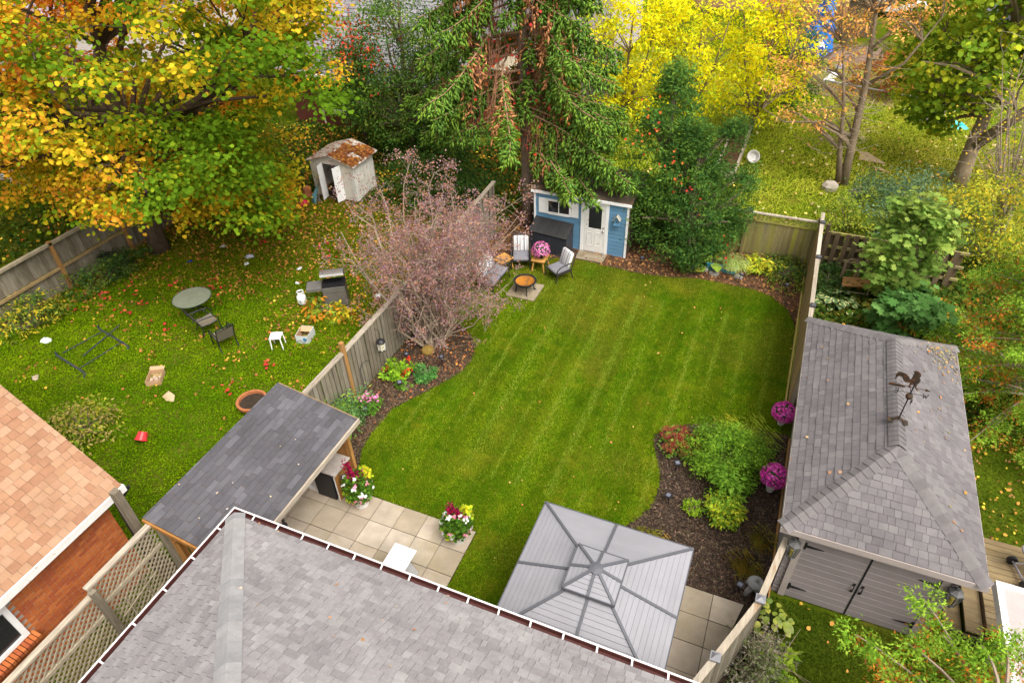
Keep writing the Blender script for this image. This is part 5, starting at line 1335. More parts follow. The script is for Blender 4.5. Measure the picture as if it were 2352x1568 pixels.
car('parked_car', 'dark parked car at top right behind the big maple', 12.0, 57.0, .1, M_car2)
t = thing('garden_hut', 'small dark brown hut with pale roof right of the blue tarp', 'hut', (2.6, 54, 0))
b = B(); b.b2(1.6, 3.2, 52, 54, 0, 2.2); part('wall', b, M_fence_dk, t); b = B(); b.b2(1.4, 3.6, 51.8, 54.3, 2.2, 2.32); part('roof', b, M_white_old, t)
b = B(); b.tube([(1.0, 40.4, .6), (6.5, 39.0, .5)], .04, 6); b.tube([(1.0, 40.4, 0), (1.0, 40.4, .62)], .04, 6); b.tube([(6.5, 39.0, 0), (6.5, 39.0, .52)], .04, 6); solo('low_pipe_rail', b, M_capgrey, 'low grey pipe rail crossing the back yard before red bushes', 'rail')
b = B(); b.add([(.2, 40, -.01), (4.5, 39, -.01), (4.0, 50, -.01), (-.5, 50, -.01)], [(0, 1, 2, 3)]); tag(part('dirt_path', b, mat('dirt', (.20, .13, .09), .95, .35, 1.5)), kind='structure')
for i, (x, y) in enumerate(((1.0, 44.0), (1.4, 43.2), (1.7, 45.0), (1.2, 42.4))):
    blob_cloth('litter_scrap', ('pale rubbish bag in the dirt, topmost of four', 'pale rubbish bag in the dirt, second from the top', 'pale rubbish scrap on the dirt path, right of the others', 'pale rubbish bag in the dirt, nearest of four')[i], 'litter', (x, y, 0), .28, .2, .22, M_white_old if i % 2 else mat('bag_lilac', (.42, .40, .55), .6), 20 + i)
# right deck with grill, flat roof
t = thing('low_deck', 'low weathered wooden deck at right edge beside the garage', 'deck', (6.6, 10, 0))
M_dkb = mat('deck_boards', [(.34, .25, .13), (.29, .21, .10), (.38, .285, .16), (.25, .175, .085)], .9, .35, 3, (.12, 1, 1), fine=30, finevar=.4, bump=.4, stain=((.12, .09, .05), 3, .55, .7))
pieces('deck_board', B().b2(-1.75, 1.75, -.066, .066, -.02, .02).mesh('deck_board'), M_dkb, t, [((7.2 + (.12 if i > 10 else 0), 9.3 + .142 * i, .42), None) for i in range(16)])
b = B(); b.b2(5.45, 8.9, 9.22, 9.26, 0, .4); b.b2(5.45, 5.5, 9.26, 11.4, 0, .4); part('skirt', b, M_fence_dk, t)
pieces('step_board', B().b2(-.15, .15, -.72, .72, -.02, .02).mesh('step_board'), M_dkb, t, [((5.28, 9.9, .30), None), ((4.96, 9.75, .16), None)])
b = B(); b.b2(4.85, 5.4, 9.1, 9.14, 0, .28); part('step_side', b, M_fence_dk, t)
t = thing('kettle_grill', 'black kettle grill with grey side table on the low deck', 'grill', (6.5, 10.7, .44))
b = B(); b.lathe([(.08, .45), (.22, .52), (.30, .68), (.30, .78), (.25, .92), (.1, 1.0), (0, 1.01)], (6.62, 10.78, .44), 20); part('kettle', b, M_black, t, smooth=True)
b = B(); b.prism([(.1, -.22), (.1, .22), (-.12, .2), (-.26, .1), (-.28, 0), (-.26, -.1), (-.12, -.2)][::-1], 0, .03, Matrix.Translation((6.25, 10.85, 1.08))); part('side_table', b, mat('grill_shelf', (.17, .165, .19), .4), t)
M_st = mat('steel_grey', (.36, .34, .36), .4, .15, metal=.5)
b = B(); b.tube([(6.03, 10.98, .55), (6.18, 10.48, .55)], .022, 6); b.tube([(6.05, 10.9, .6), (6.6, 10.95, .75)], .02, 6); b.tube([(6.15, 10.55, .6), (6.6, 10.62, .75)], .02, 6)
for p in ((6.45, 10.6), (6.45, 10.96), (6.8, 10.78)): b.tube([(p[0], p[1], .44), (p[0] * .6 + 6.62 * .4, p[1] * .6 + 10.78 * .4, 1.0)], .018, 6)
part('frame', b, M_st, t)
for y in (11.0, 10.46): b = B(); b.lathe([(.0, -.03), (.1, -.03), (.1, .03), (0, .03)], (6.03 + (.15 if y < 10.6 else 0), y, .54), 14, Matrix.Rotation(pi / 2, 3, 'X')); part('wheel', b, M_black, t)
t = thing('porch_roof', 'flat pinkish grey porch roof with white edge at lower right', 'porch', (6, 8, 0))
b = B(); b.b2(5.1, 9, 5.5, 9.05, 1.9, 1.95); part('roof', b, mat('felt', (.42, .36, .35), .9, .15, 3), t)
b = B(); b.b2(5.0, 5.1, 5.5, 9.15, 1.82, 2.0); b.b2(5.1, 9, 9.05, 9.15, 1.82, 2.0); part('edge', b, M_white_old, t)
b = B(); b.b2(5.4, 9, 5.5, 8.8, 0, 1.88); part('wall', b, M_white_old, t)

# ---------------------------------------------------------------- trees
def curve(p, q, bend, n=5):
    p, q, bend = Vector(p), Vector(q), Vector(bend)
    return [p.lerp(q, s) + bend * (4 * s * (1 - s)) for s in [i / (n - 1) for i in range(n)]]

def ell_clumps(c, rad, n, lo=.55, seed=0, zmin=-9, margin=260, cond=None):
    g = np.random.default_rng(seed)
    d = unit(g.normal(size=(n * 3, 3)))
    p = np.array(c) + d * np.array(rad) * (lo + (1 - lo) * g.random((n * 3, 1)) ** .6)
    p = p[p[:, 2] > zmin]
    k = np.array([in_view(q, margin) for q in p])
    if cond is not None: k &= np.array([bool(cond(q)) for q in p])
    return p[k][:n]

def limbs(b, trunk, clumps, r0=.05, sag=.4, n=5, ratio=.5, sides=5, g=None):
    g = g or random.Random(3)
    for c in clumps:
        c = Vector(c)
        best = trunk[0]
        for tp in trunk:
            h = math.hypot(tp[0] - c.x, tp[1] - c.y)
            if tp[2] <= c.z - h * ratio + .01 and tp[2] > best[2]: best = tp
        p = Vector(best[:3]); L = (c - p).length
        path = curve(p, c, (g.uniform(-.12, .12) * L, g.uniform(-.12, .12) * L, sag * g.uniform(.1, .35) * L), n)
        rr = min(best[3] * .6, r0 + L * .012)
        b.tube(path, [rr * (1 - .8 * i / (n - 1)) + .006 for i in range(n)], sides, cap=False)

def crown(name, clumps, rad, per, size, colf, tmpl, m, parent, flat=.6, updir=.8, droop=.4, sub=5, seed=0):
    """leaves in little sprays around each clump"""
    g = np.random.default_rng(seed + 5)
    n = len(clumps)
    S = np.repeat(np.asarray(clumps), sub, 0) + unit(g.normal(size=(n * sub, 3))) * rad * np.array([1, 1, flat]) * g.random((n * sub, 1)) ** .45
    k = max(1, per // sub)
    off = g.normal(size=(n * sub * k, 3)) * rad * .34 * np.array([1, 1, .5])
    P = np.repeat(S, k, 0) + off
    out = P - np.repeat(np.repeat(np.asarray(clumps), sub, 0), k, 0)
    N = unit(out) * .5 + np.array([0, 0, updir]) + g.normal(size=P.shape) * .45
    D = unit(out * np.array([1, 1, .3])) + g.normal(size=P.shape) * .5 + np.array([0, 0, -droop])
    C = colf(P, np.repeat(np.arange(n), sub * k), g)
    L = size * g.uniform(.6, 1.3, len(P))
    return cloud(name, P, C, tmpl, m, parent, N, D, L, L * (1.0 if tmpl is T_MAPLE or tmpl is T_LOBE else .55))

def tree(name, lab, cat, trunk, clumps, rad, per, size, colf, bark, tmpl=T_QUAD, group=None, seed=0, limb_n=60, extra=None, limb_z=0.0, **kw):
    t = thing(name, lab, cat, trunk[0][:3], group)
    b = B(); b.tube([p[:3] for p in trunk], [p[3] for p in trunk], 10)
    if extra:
        for e in extra: b.tube([p[:3] for p in e], [p[3] for p in e], 8)
    part('trunk', b, bark, t, smooth=True, kind='stuff' if extra else None)
    allp = list(trunk) + [p for e in (extra or []) for p in e]
    dense = []
    for src in [trunk] + list(extra or []):
        for i in range(len(src) - 1):
            for s in (0, .5): dense.append(tuple(src[i][k] * (1 - s) + src[i + 1][k] * s for k in range(4)))
        dense.append(src[-1])
    dense = [p for p in dense if p[2] >= limb_z]
    lb = B(); g = random.Random(seed + 1)
    cl = list(clumps); g.shuffle(cl)
    limbs(lb, dense, cl[:limb_n], g=g)
    if lb.v: part('branches', lb, bark, t, kind='stuff')
    if len(clumps): crown('crown', clumps, rad, per, size, colf, tmpl, LEAF, t, seed=seed, **kw)
    return t

def palette(cols, wts=None, jit=.25, clump=.3):
    def f(P, ci, g):
        cc = np.array(cols, float)
        m = ci.max() + 1
        w = np.ones(len(cols)) / len(cols) if wts is None else np.array(wts) / sum(wts)
        base = cc[g.choice(len(cols), m, p=w)][ci]
        ind = cc[g.choice(len(cols), len(P), p=w)]
        mix = g.random((len(P), 1)) < .45
        c = np.where(mix, ind, base)
        return c * (1 + clump * g.uniform(-1, 1, (m, 1)))[ci] * (1 + jit * g.uniform(-1, 1, (len(P), 1)))
    return f

# big maple turning orange
def maple_col(P, ci, g):
    m = ci.max() + 1
    cen = np.zeros((m, 3)); cnt = np.bincount(ci, minlength=m)[:, None]
    for k in range(3): cen[:, k] = np.bincount(ci, P[:, k], minlength=m)
    cen /= np.maximum(cnt, 1)
    q = .46 + (-18.5 - cen[:, 0]) / 12 + (cen[:, 2] - 6) * .05 + g.uniform(-.30, .30, m) + (vnoise(cen[:, 0] + 60, cen[:, 1] * .6 + cen[:, 2], 1.7, 4) - .5) * 1.25
    q = q[ci] + g.uniform(-.3, .3, len(P))
    st = np.array([(.055, .105, .006), (.085, .145, .008), (.125, .16, .008), (.25, .21, .010), (.36, .26, .014), (.42, .235, .018), (.42, .185, .022)])
    x = np.clip(q * 5.2 + .5, 0, 5.99); i = x.astype(int); f = (x - i)[:, None]
    c = st[i] * (1 - f) + st[np.minimum(i + 1, 6)] * f
    return c * (1 + .28 * g.uniform(-1, 1, (len(P), 1)))
mc = ell_clumps((-21.2, 16.2, 6.6), (10.2, 7.0, 6.2), 660, .5, 1, 1.2, 240, lambda q: not (q[1] < 15.5 and q[2] < 2.9 + max(0, 12.5 - q[1]) * .6 and q[0] > -25) and q[0] < -12.5 - (q[1] - 16) * .7 and not (q[2] < 6.3 and q[0] > -15.3 - (q[1] - 16) * .75))
tree('maple_tree', 'huge maple turning orange and yellow, filling upper left corner', 'tree',
     [(-21.0, 14.9, -.1, .42), (-21.0, 14.95, .5, .34), (-21.1, 15.2, 2.5, .30), (-21.3, 15.6, 4.5, .26), (-21.4, 16, 7, .18), (-21.2, 16.2, 10, .08)],
     mc, .8, 200, .115, maple_col, M_bark_dk, T_LOBE, seed=1, limb_n=150, limb_z=2.6, flat=.45, droop=.5,
     extra=[[(-21.1, 15.2, 2.5, .22), (-22.8, 15.4, 4.2, .17), (-25.0, 16.4, 6.0, .11), (-27, 17, 7.4, .06)], [(-21.1, 15.2, 2.6, .22), (-19.4, 15.4, 4.2, .16), (-17.4, 16, 5.8, .1), (-15.5, 16.4, 7, .05)], [(-21.2, 15.4, 3.5, .18), (-21.6, 13.6, 5.4, .12), (-22, 11.8, 6.6, .06)]])

# Norway spruce with hanging branchlets
t = thing('spruce_tree', 'tall spruce with drooping branches, bare brown twigs and red creeper', 'tree', (-8.66, 21.4, 0))
b = B(); tk = [(-8.64, 21.4, -.1, .25), (-8.66, 21.42, 1, .215), (-8.75, 21.5, 4, .19), (-8.9, 21.6, 8, .15), (-9.0, 21.7, 13, .05)]
b.tube([p[:3] for p in tk], [p[3] for p in tk], 12); part('trunk', b, M_bark, t, smooth=True)
g = np.random.default_rng(3); bb = B(); tw = B(); FP, FD, FC, FL = [], [], [], []; VP = []
for i in range(96):
    z0 = 2.9 + 8.6 * i / 96; az = i * 2.39996 + g.uniform(-.3, .3)
    L = (5.2 - .25 * (z0 - 3)) * g.uniform(.7, 1.08) * (1.0 if cos(az) < .2 else .8)
    if z0 < 5 and 3.3 < az % (2 * pi) < 4.6: L *= .55
    if abs(az % (2 * pi) - 5.1) < .55 and i % 6: L *= .35
    if i < 18: az = -.62 + .85 * (i / 18) + g.uniform(-.1, .1); z0 = 3.3 + .13 * i; L = g.uniform(2.4, 4.6)
    o = Vector((-8.66 - .03 * z0, 21.4 + .03 * z0, z0)); h = Vector((cos(az), sin(az), 0)); sd_ = Vector((-sin(az), cos(az), 0))
    dr = g.uniform(.42, .66)
    path = [o + h * (L * s) + Vector((0, 0, (.10 * s - dr * s ** 1.5 + .14 * s ** 5) * L)) + sd_ * (.12 * L * sin(3 * s + i)) for s in np.linspace(0, 1, 9)]
    bb.tube(path, [.034 * (1 - .85 * s) + .005 for s in np.linspace(0, 1, 9)], 5, cap=False)
    if g.random() < .55: VP += [path[k] for k in (1, 2, 3)]
    for s in np.arange(.3, 1.0, .018):
        k = min(7, int(s * 8)); FP.append(path[k].lerp(path[k + 1], s * 8 - k)); FD.append(h * .5 + sd_ * g.uniform(-1, 1) + Vector((0, 0, g.uniform(-.5, .4)))); FC.append(np.array((.06, .115, .016)) * g.uniform(.7, 1.3)); FL.append(g.uniform(.16, .28))
    for s in np.arange(.12, 1.0, .032 * 4.2 / L):
        k = min(7, int(s * 8)); p0 = path[k].lerp(path[k + 1], s * 8 - k)
        for sg in (-1, 1):
            ln = (.34 + .62 * (1 - s) * min(1, s * 3)) * g.uniform(.6, 1.25)
            d = (sd_ * sg * g.uniform(.5, 1) + h * g.uniform(.25, .8)).normalized()
            tip = p0 + d * ln * .55 + Vector((0, 0, -ln * g.uniform(.6, 1.15)))
            green = s > .37 + g.uniform(-.25, .22)
            if not green:
                for e_ in range(2): tw.tube([p0, p0 + d * ln * .35 + Vector((0, 0, -.12)), tip + Vector((g.uniform(-.12, .12), g.uniform(-.12, .12), -.35 * ln))], [.010, .008, .004], 3, cap=False)
                continue
            if g.random() < .35: tw.tube([p0, tip], [.006, .004], 3, cap=False)
            nf = max(2, int(ln / .055))
            tone = g.random(); rust = s < .6 and g.random() < (.30 if z0 < 6 else .45)
            for q in range(nf):
                f = (q + .6) / nf
                pp = p0.lerp(tip, f)
                FP.append(pp); FD.append(Vector((0, 0, -1)) * g.uniform(.6, 1.1) + d * g.uniform(.1, .7) + Vector(g.normal(size=3) * .22))
                base = np.array((.25, .115, .05)) if rust else np.array((.045, .095, .018)) * (1 - tone) + np.array((.085, .14, .016)) * tone
                FC.append(base * g.uniform(.6, 1.3) * (1 + .5 * max(0, s - .7)))
                FL.append(g.uniform(.18, .34))
part('branches', bb, M_twig_br, t, kind='stuff'); part('bare_twigs', tw, mat('twig_rust', (.36, .17, .09), .9, .4, 4), t, kind='stuff')
FP = np.array(FP); FD = np.array(FD)
cloud('needles', FP, np.array(FC), T_FINGER, NEEDLE, t, rdir(len(FP)), FD, np.array(FL), .075)
VP = np.array([tuple(v) for v in VP]); V2 = np.repeat(VP, 4, 0) + NR.normal(size=(len(VP) * 4, 3)) * np.array([.35, .35, .45])
cr = cloud('red_creeper', V2, pick([(.5, .03, .02), (.55, .09, .02), (.45, .14, .03), (.6, .06, .05)], len(V2)), T_MAPLE, DRY, None, rdir(len(V2)) + np.array([0, 0, .5]), None, .10)
tag(cr, 'scattered red creeper leaves climbing through the spruce', 'creeper'); cr['kind'] = 'stuff'

# pink smoke bush
t = thing('smoke_bush', 'large pinkish smoke bush with bare tan stems leaning over the board fence', 'shrub', (-8.8, 13.5, 0))
g = np.random.default_rng(8); b = B(); tp = []
for i in range(74):
    a = g.uniform(0, 2 * pi); r = g.uniform(.05, 1) ** .6; hgt = g.uniform(1.6, 5.2) if r < .85 else g.uniform(.9, 4.2)
    w_ = .92 + .15 * hgt; e = Vector((-8.8 + (2.35 if cos(a) < 0 else 1.95) * w_ * r * cos(a), 14.2 + 1.9 * w_ * r * sin(a) + .1 * hgt, hgt * (1.06 - .2 * r)))
    p = Vector((-8.8 + g.uniform(-.25, .25), 13.55 + g.uniform(-.2, .25), 0))
    p = Vector((-8.8 + g.normal() * .22, 13.6 + g.normal() * .2, 0)); path = curve(p, e, (g.uniform(-.25, .25), g.uniform(-.25, .25), .10 * e.z), 6)
    for k in range(1, 5): path[k] = path[k] + Vector(g.normal(size=3) * .07 * e.z * .5)
    r0 = g.uniform(.018, .04)
    b.tube(path, [r0 * (1 - .75 * s) for s in np.linspace(0, 1, 6)], 5, cap=False)
    for k in range(8):
        s = g.uniform(.42, 1); q = path[min(4, int(s * 5))].lerp(path[min(5, int(s * 5) + 1)], s * 5 - int(s * 5)) if s < 1 else path[-1]
        e2 = q + Vector(g.normal(size=3) * np.array([.38, .38, .22])) + Vector((0, 0, .22))
        b.tube(curve(q, e2, g.normal(size=3) * .06, 4), [.008, .006, .004, .003], 3, cap=False)
        tp.append(tuple(e2))
        for j in range(2):
            e3 = e2 + Vector(g.normal(size=3) * .18); b.tube([e2, e3], [.004, .002], 3, cap=False); tp.append(tuple(e3))
part('stems', b, M_twig, t, kind='stuff')
tp = np.array(tp); rich = g.random(len(tp)) < .62 + .25 * (tp[:, 2] > 3.2)
cen = np.repeat(tp[rich], 19, 0); P = cen + g.normal(size=cen.shape) * np.array([.085, .085, .08])
C = pick([(.20, .11, .11), (.17, .10, .115), (.24, .155, .14), (.23, .115, .08), (.155, .095, .12), (.24, .13, .08)], len(P), .25)
cloud('leaves', P, C, T_QUAD, LEAF, t, rdir(len(P)) + np.array([0, 0, .4]), None, g.uniform(.04, .08, len(P)), .045)

# dark evergreens by the blue shed
def ever(name, lab, base, h, clumps, rad, per, size, cols, seed, group=None, tmpl=T_SPRAY, **kw):
    x, y, _ = base
    return tree(name, lab, 'tree', [(x, y, -.1, .16), (x, y, h * .5, .1), (x, y, h * .92, .03)], clumps, rad, per, size, palette(cols), M_bark, tmpl, group, seed, 30, **kw)
cone = lambda x, y, z0, h, rw, n, seed: np.array([(x + rw * f * cos(a) * q, y + rw * f * sin(a) * q, z) for z, a, f, q in [(z0 + h * u, a, (1 - u ** 1.8) * (.55 + .45 * min(1, u * 6)), k) for u, a, k in zip(np.random.default_rng(seed).random(n) ** 1.1, np.random.default_rng(seed + 1).uniform(0, 6.283, n), .6 + .4 * np.random.default_rng(seed + 2).random(n))]])
ever('cedar_tree', 'pointed green cedar with red creeper leaves right of the spruce', (-3.75, 21.9, 0), 6.4, cone(-3.75, 21.9, .6, 5.6, 1.75, 130, 40), .42, 120, .17, [(.045, .10, .02), (.065, .13, .022), (.09, .145, .02), (.035, .08, .018)], 4, updir=.3, droop=-.5, flat=1)
ever('yew_tree', 'dense dark yew beside the right end of the blue shed', (-2.6, 21.15, 0), 4.6, np.concatenate([cone(-2.75, 21.2, .3, 4.3, 2.0, 165, 50), cone(-1.7, 21.8, 1.0, 3.6, 1.15, 60, 60)]), .40, 150, .13, [(.025, .062, .015), (.038, .085, .018), (.05, .10, .018), (.065, .115, .018)], 5, updir=.3, droop=-.5, flat=1)
P = np.array([(-3.9, 20.6, 4.6), (-3.3, 20.4, 3.7), (-2.9, 20.2, 3.4), (-4.6, 20.8, 4.0), (-2.5, 20.3, 2.6), (-4.3, 20.9, 5.3), (-1.3, 20.6, 1.0)]); P = np.repeat(P, 9, 0) + NR.normal(size=(63, 3)) * np.array([.2, .12, .3])
cr = cloud('red_creeper', P, pick([(.45, .05, .03), (.5, .12, .03)], 63), T_MAPLE, DRY, None, rdir(63) + np.array([0, -.6, .4]), None, .085); tag(cr, 'small red creeper clusters on the dark evergreens', 'creeper')
# yellow trees behind
ycol = palette([(.45, .40, .010), (.42, .40, .012), (.30, .35, .015), (.46, .37, .010), (.20, .28, .012)], [4, 4, 2, 3, 1], .25, .25)
for i, (x, y, h, rx, lab) in enumerate(((-7.9, 31.8, 7.2, 2.2, 'bright yellow tree nearest the raised deck'), (-4.9, 32.6, 7.4, 2.3, 'bright yellow tree, middle of the three yellow trees'), (-1.9, 33.4, 7.2, 2.1, 'yellow tree nearest the pale brown leaved tree'))):
    cl = ell_clumps((x, y, h * .54), (rx, 2.0, h * .5), 98, .35, 70 + i, .5, 200)
    tree('yellow_tree', lab, 'tree', [(x, y, -.1, .09), (x + .1, y, h * .3, .07), (x + .2, y + .1, h * .7, .04), (x + .2, y, h, .015)], cl, .6, 66, .17, ycol, M_bark_tan, T_OVAL, 'yellow leaved trees behind the evergreens', 80 + i, 45, flat=.7,
         extra=[[(x, y, .3, .06), (x - .8, y + .2, h * .4, .04), (x - 1.3, y, h * .8, .015)], [(x, y, .5, .06), (x + .9, y - .2, h * .4, .04), (x + 1.4, y, h * .75, .015)]])
# green tree hiding the house behind
gcol = palette([(.040, .088, .016), (.060, .115, .018), (.085, .14, .02), (.028, .062, .014), (.13, .17, .03)], [3, 3, 2, 3, 1])
tree('green_tree', 'dense small leaved green tree in front of the brick background house', 'tree', [(-15.9, 25.2, -.1, .16), (-15.8, 25.2, 3, .12), (-15.6, 25.2, 7, .04)], ell_clumps((-15.9, 25.2, 3.3), (3.5, 1.7, 4.0), 250, .4, 12, .3, 150), .6, 120, .12, gcol, M_bark, T_OVAL, None, 12, 60)
tree('laburnum_tree', 'light green loose tree before the grey background roof', 'tree', [(-18.6, 25.6, -.1, .1), (-18.5, 25.6, 3, .07), (-18.4, 25.6, 6, .03)], ell_clumps((-18.5, 25.6, 3.4), (1.7, 1.0, 3.0), 70, .3, 13, 1, 150), .5, 75, .11, palette([(.10, .16, .02), (.17, .22, .03), (.06, .11, .018)]), M_bark, T_OVAL, None, 13, 30)
P = NR.normal(size=(420, 3)) * np.array([.8, .4, .9]) + np.array([-17.6, 24.4, 5.2]); cr = cloud('red_creeper', P, pick([(.5, .03, .03), (.55, .08, .03), (.42, .10, .04)], 420), T_MAPLE, DRY, None, rdir(420) + np.array([0, -.5, .5]), None, .10); tag(cr, 'red creeper patch left of the spruce against the grey roof', 'creeper')
# right back yard trees
tcol = palette([(.42, .20, .06), (.48, .26, .08), (.36, .24, .05), (.30, .28, .04)], [4, 3, 2, 1])
tree('twin_trunk_tree', 'twin trunk tree, nearly bare below with orange brown leaves on top', 'tree', [(2.4, 29, -.1, .2), (2.3, 29, 1.5, .16), (2.15, 29, 4, .12), (1.8, 29, 6.5, .07), (1.5, 29, 8.5, .03)],
     np.concatenate([ell_clumps((1.4, 29.3, 6.9), (3.0, 1.8, 1.8), 90, .3, 31, 4.8, 150), ell_clumps((.4, 29.0, 3.6), (2.2, 1.2, 1.5), 26, .3, 35, 1.5, 150)]), .5, 46, .13, tcol, M_bark_tan, T_OVAL, None, 31, 116,
     extra=[[(2.2, 28.9, .1, .13), (1.9, 28.8, 1.5, .1), (1.6, 28.8, 3.2, .07), (1.0, 28.8, 5.4, .03)], [(2.2, 29, 2.0, .08), (1.0, 28.6, 2.6, .05), (-.4, 28.4, 2.5, .03), (-1.3, 28.2, 3.0, .01)], [(2.15, 29, 4, .08), (3.2, 29, 4.9, .05), (3.9, 29, 6.5, .02)], [(2.2, 29, 3.6, .06), (1.0, 29, 4.4, .04), (-.6, 29, 4.7, .015)]])
b = B(); gg = np.random.default_rng(77)
for i in range(170):
    z = gg.uniform(1.2, 6.0); a = gg.uniform(0, 6.28); L = gg.uniform(.5, 1.7); o = Vector((2.2 - .1 * z + gg.uniform(-1.3, .8), 29 + gg.uniform(-.5, .5), z)); e = o + Vector((cos(a) * L, sin(a) * L * .7, gg.uniform(-.3, .6)))
    b.tube(curve(o, e, gg.normal(size=3) * .12, 4), [.014, .011, .008, .004], 3, cap=False)
part('bare_twigs', b, M_twig, [o for o in COL.objects if o.name == 'twin_trunk_tree'][0], kind='stuff')
mcol = palette([(.11, .17, .014), (.16, .21, .016), (.23, .25, .016), (.30, .28, .02), (.08, .135, .012)], [3, 3, 2, 1, 3])
tree('leaning_maple', 'large maple with thick leaning limb in the right back yard', 'tree', [(6.75, 30.6, -.1, .42), (6.75, 30.7, .6, .31), (6.75, 30.8, 1.8, .27), (6.75, 30.9, 3.6, .18), (6.6, 31, 6, .19), (6.7, 31, 9, .1)],
     np.concatenate([ell_clumps((5.6, 31.0, 6.2), (2.9, 2.4, 3.6), 130, .35, 41, 2.6, 150), ell_clumps((9.0, 31.5, 8.0), (3.0, 2.5, 2.6), 60, .3, 42, 4.0, 150), ell_clumps((5.0, 33, 2.6), (1.4, 1.5, 1.4), 25, .3, 43, .8, 150)]), .62, 62, .18, mcol, M_bark_tan, T_LOBE, None, 41, 100, limb_z=2.4,
     extra=[[(6.8, 30.7, 1.6, .24), (7.6, 30.3, 2.9, .21), (8.8, 30, 4.6, .17), (10, 29.8, 6.6, .1)], [(6.75, 30.9, 3.6, .14), (5.8, 31, 4.6, .09), (4.6, 31, 5.4, .04)], [(6.6, 31, 5.2, .14), (7.2, 31, 6.6, .12), (7.4, 31, 8.6, .06)]])
b = B(); gg = np.random.default_rng(78); t = thing('bare_shrub', 'leafless twiggy sapling at right edge in front of the leaning maple', 'shrub', (7.9, 27, 0))
for i in range(26):
    a = gg.uniform(0, 6.28); h_ = gg.uniform(2.5, 6.2); e = Vector((7.0 + 1.5 * cos(a) + .1, 27 + 1.0 * sin(a), h_)); p = Vector((7.8 + gg.uniform(-.15, .15), 26.8 + gg.uniform(-.2, .2), 0)); pa = curve(p, e, (gg.uniform(-.3, .3), gg.uniform(-.3, .3), .2), 6); b.tube(pa, [.045, .036, .028, .02, .013, .005], 5, cap=False)
    for k in range(11):
        q = pa[gg.integers(2, 6)]; e2 = q + Vector(gg.normal(size=3) * np.array([.55, .4, .3])) + Vector((0, 0, .25)); b.tube(curve(q, e2, gg.normal(size=3) * .07, 4), [.011, .009, .006, .003], 3, cap=False)
part('stems', b, M_twig, t, kind='stuff')
P = gg.normal(size=(380, 3)) * np.array([1.0, .7, 1.3]) + np.array([7.2, 27, 4.2]); cloud('sparse_leaves', P, pick([(.45, .33, .03), (.22, .24, .03), (.4, .26, .03)], 380), T_OVAL, LEAF, t, None, None, .08)
# yellow-green fillers and shrubs of the right side
def bush(name, lab, c, rad, n, per, size, cols, seed, cr_=.4, tmpl=T_OVAL, cat='shrub', group=None, wts=None, **kw):
    x, y, z = c
    t = thing(name, lab, cat, (x, y, 0), group)
    cl = ell_clumps(c, rad, n, .3, seed, .05, 200)
    b = B(); gg = random.Random(seed)
    for q in cl[:26]: b.tube(curve((x + gg.uniform(-.15, .15), y + gg.uniform(-.15, .15), 0), q, (0, 0, .1), 4), [.022, .016, .01, .004], 4, cap=False)
    part('stems', b, M_bark, t, kind='stuff')
    crown('leaves', cl, cr_, per, size, palette(cols, wts), tmpl, LEAF, t, seed=seed, **kw)
    return t
DG = [(.035, .075, .016), (.055, .105, .018), (.025, .055, .014)]
bush('maple_sapling', 'young green maple with big lobed leaves behind the garage', (4.0, 20.6, 2.1), (1.1, .9, 1.9), 58, 42, .18, [(.10, .165, .03), (.13, .20, .04), (.18, .235, .05), (.08, .135, .025)], 101, .42, T_MAPLE, 'tree', updir=1.2)
bush('maple_sapling', 'low green maple seedling nearest the garage roof', (4.35, 18.9, .9), (.75, .8, 1.0), 34, 40, .24, [(.055, .13, .03), (.085, .17, .045), (.045, .10, .025)], 102, .36, T_MAPLE, 'shrub', updir=1.2)
bush('blue_green_shrub', 'bluish green shrub behind the dark shadow board fence', (4.6, 24.6, 1.2), (1.7, 1.3, 1.5), 70, 75, .10, [(.06, .105, .06), (.085, .135, .075), (.04, .08, .045)], 103, .45)
bush('blue_green_shrub', 'bluish green shrub right of the twin trunk tree', (3.2, 27.2, .7), (1.0, .8, .9), 32, 70, .10, [(.06, .105, .05), (.085, .135, .06), (.05, .09, .03)], 104, .4)
bush('yellow_green_thicket', 'yellow green thicket at right edge under the bare sapling', (7.0, 24.4, 1.4), (1.9, 1.6, 1.6), 75, 75, .11, [(.17, .19, .02), (.25, .25, .025), (.09, .13, .02), (.34, .26, .02)], 105, .5)
bush('yellow_green_thicket', 'yellow green thicket between the two bluish shrubs', (2.6, 25.0, .6), (1.2, 1.5, .8), 42, 65, .10, [(.15, .19, .02), (.22, .25, .03), (.09, .14, .02)], 106, .4)
bush('red_bush', 'dark red leaved bushes beyond the pipe rail', (4.3, 41.0, 1.1), (2.6, 1.6, 1.2), 60, 60, .16, [(.22, .06, .03), (.26, .10, .03), (.10, .10, .02), (.30, .15, .03)], 107, .5)
bush('dark_cedar', 'dark green cedar clump behind the yellow trees', (-.9, 36.4, 2.2), (1.6, 1.3, 2.4), 70, 90, .18, DG, 108, .55, T_SPRAY, 'tree')
bush('orange_bush', 'orange brown leaved bush left of the bright blue tarp', (-1.9, 45, 2.0), (1.4, 1.2, 2.2), 50, 60, .18, [(.36, .17, .05), (.40, .10, .04), (.22, .2, .03)], 109, .5)
bush('green_bush', 'green bush under the deck and yellow trees', (-8.0, 29.0, .9), (2.0, 1.2, 1.2), 55, 65, .12, [(.12, .17, .015), (.22, .25, .02), (.07, .12, .015)], 110, .5)
bush('dark_thicket', 'dark green thicket behind the smoke bush and metal shed', (-12.2, 21.6, 1.0), (2.4, 1.8, 1.4), 95, 75, .11, DG, 111, .5)
bush('dark_thicket', 'dark green thicket along fence under the spruce', (-10.6, 18.9, .6), (.9, 1.4, .8), 40, 70, .10, DG, 112, .4)
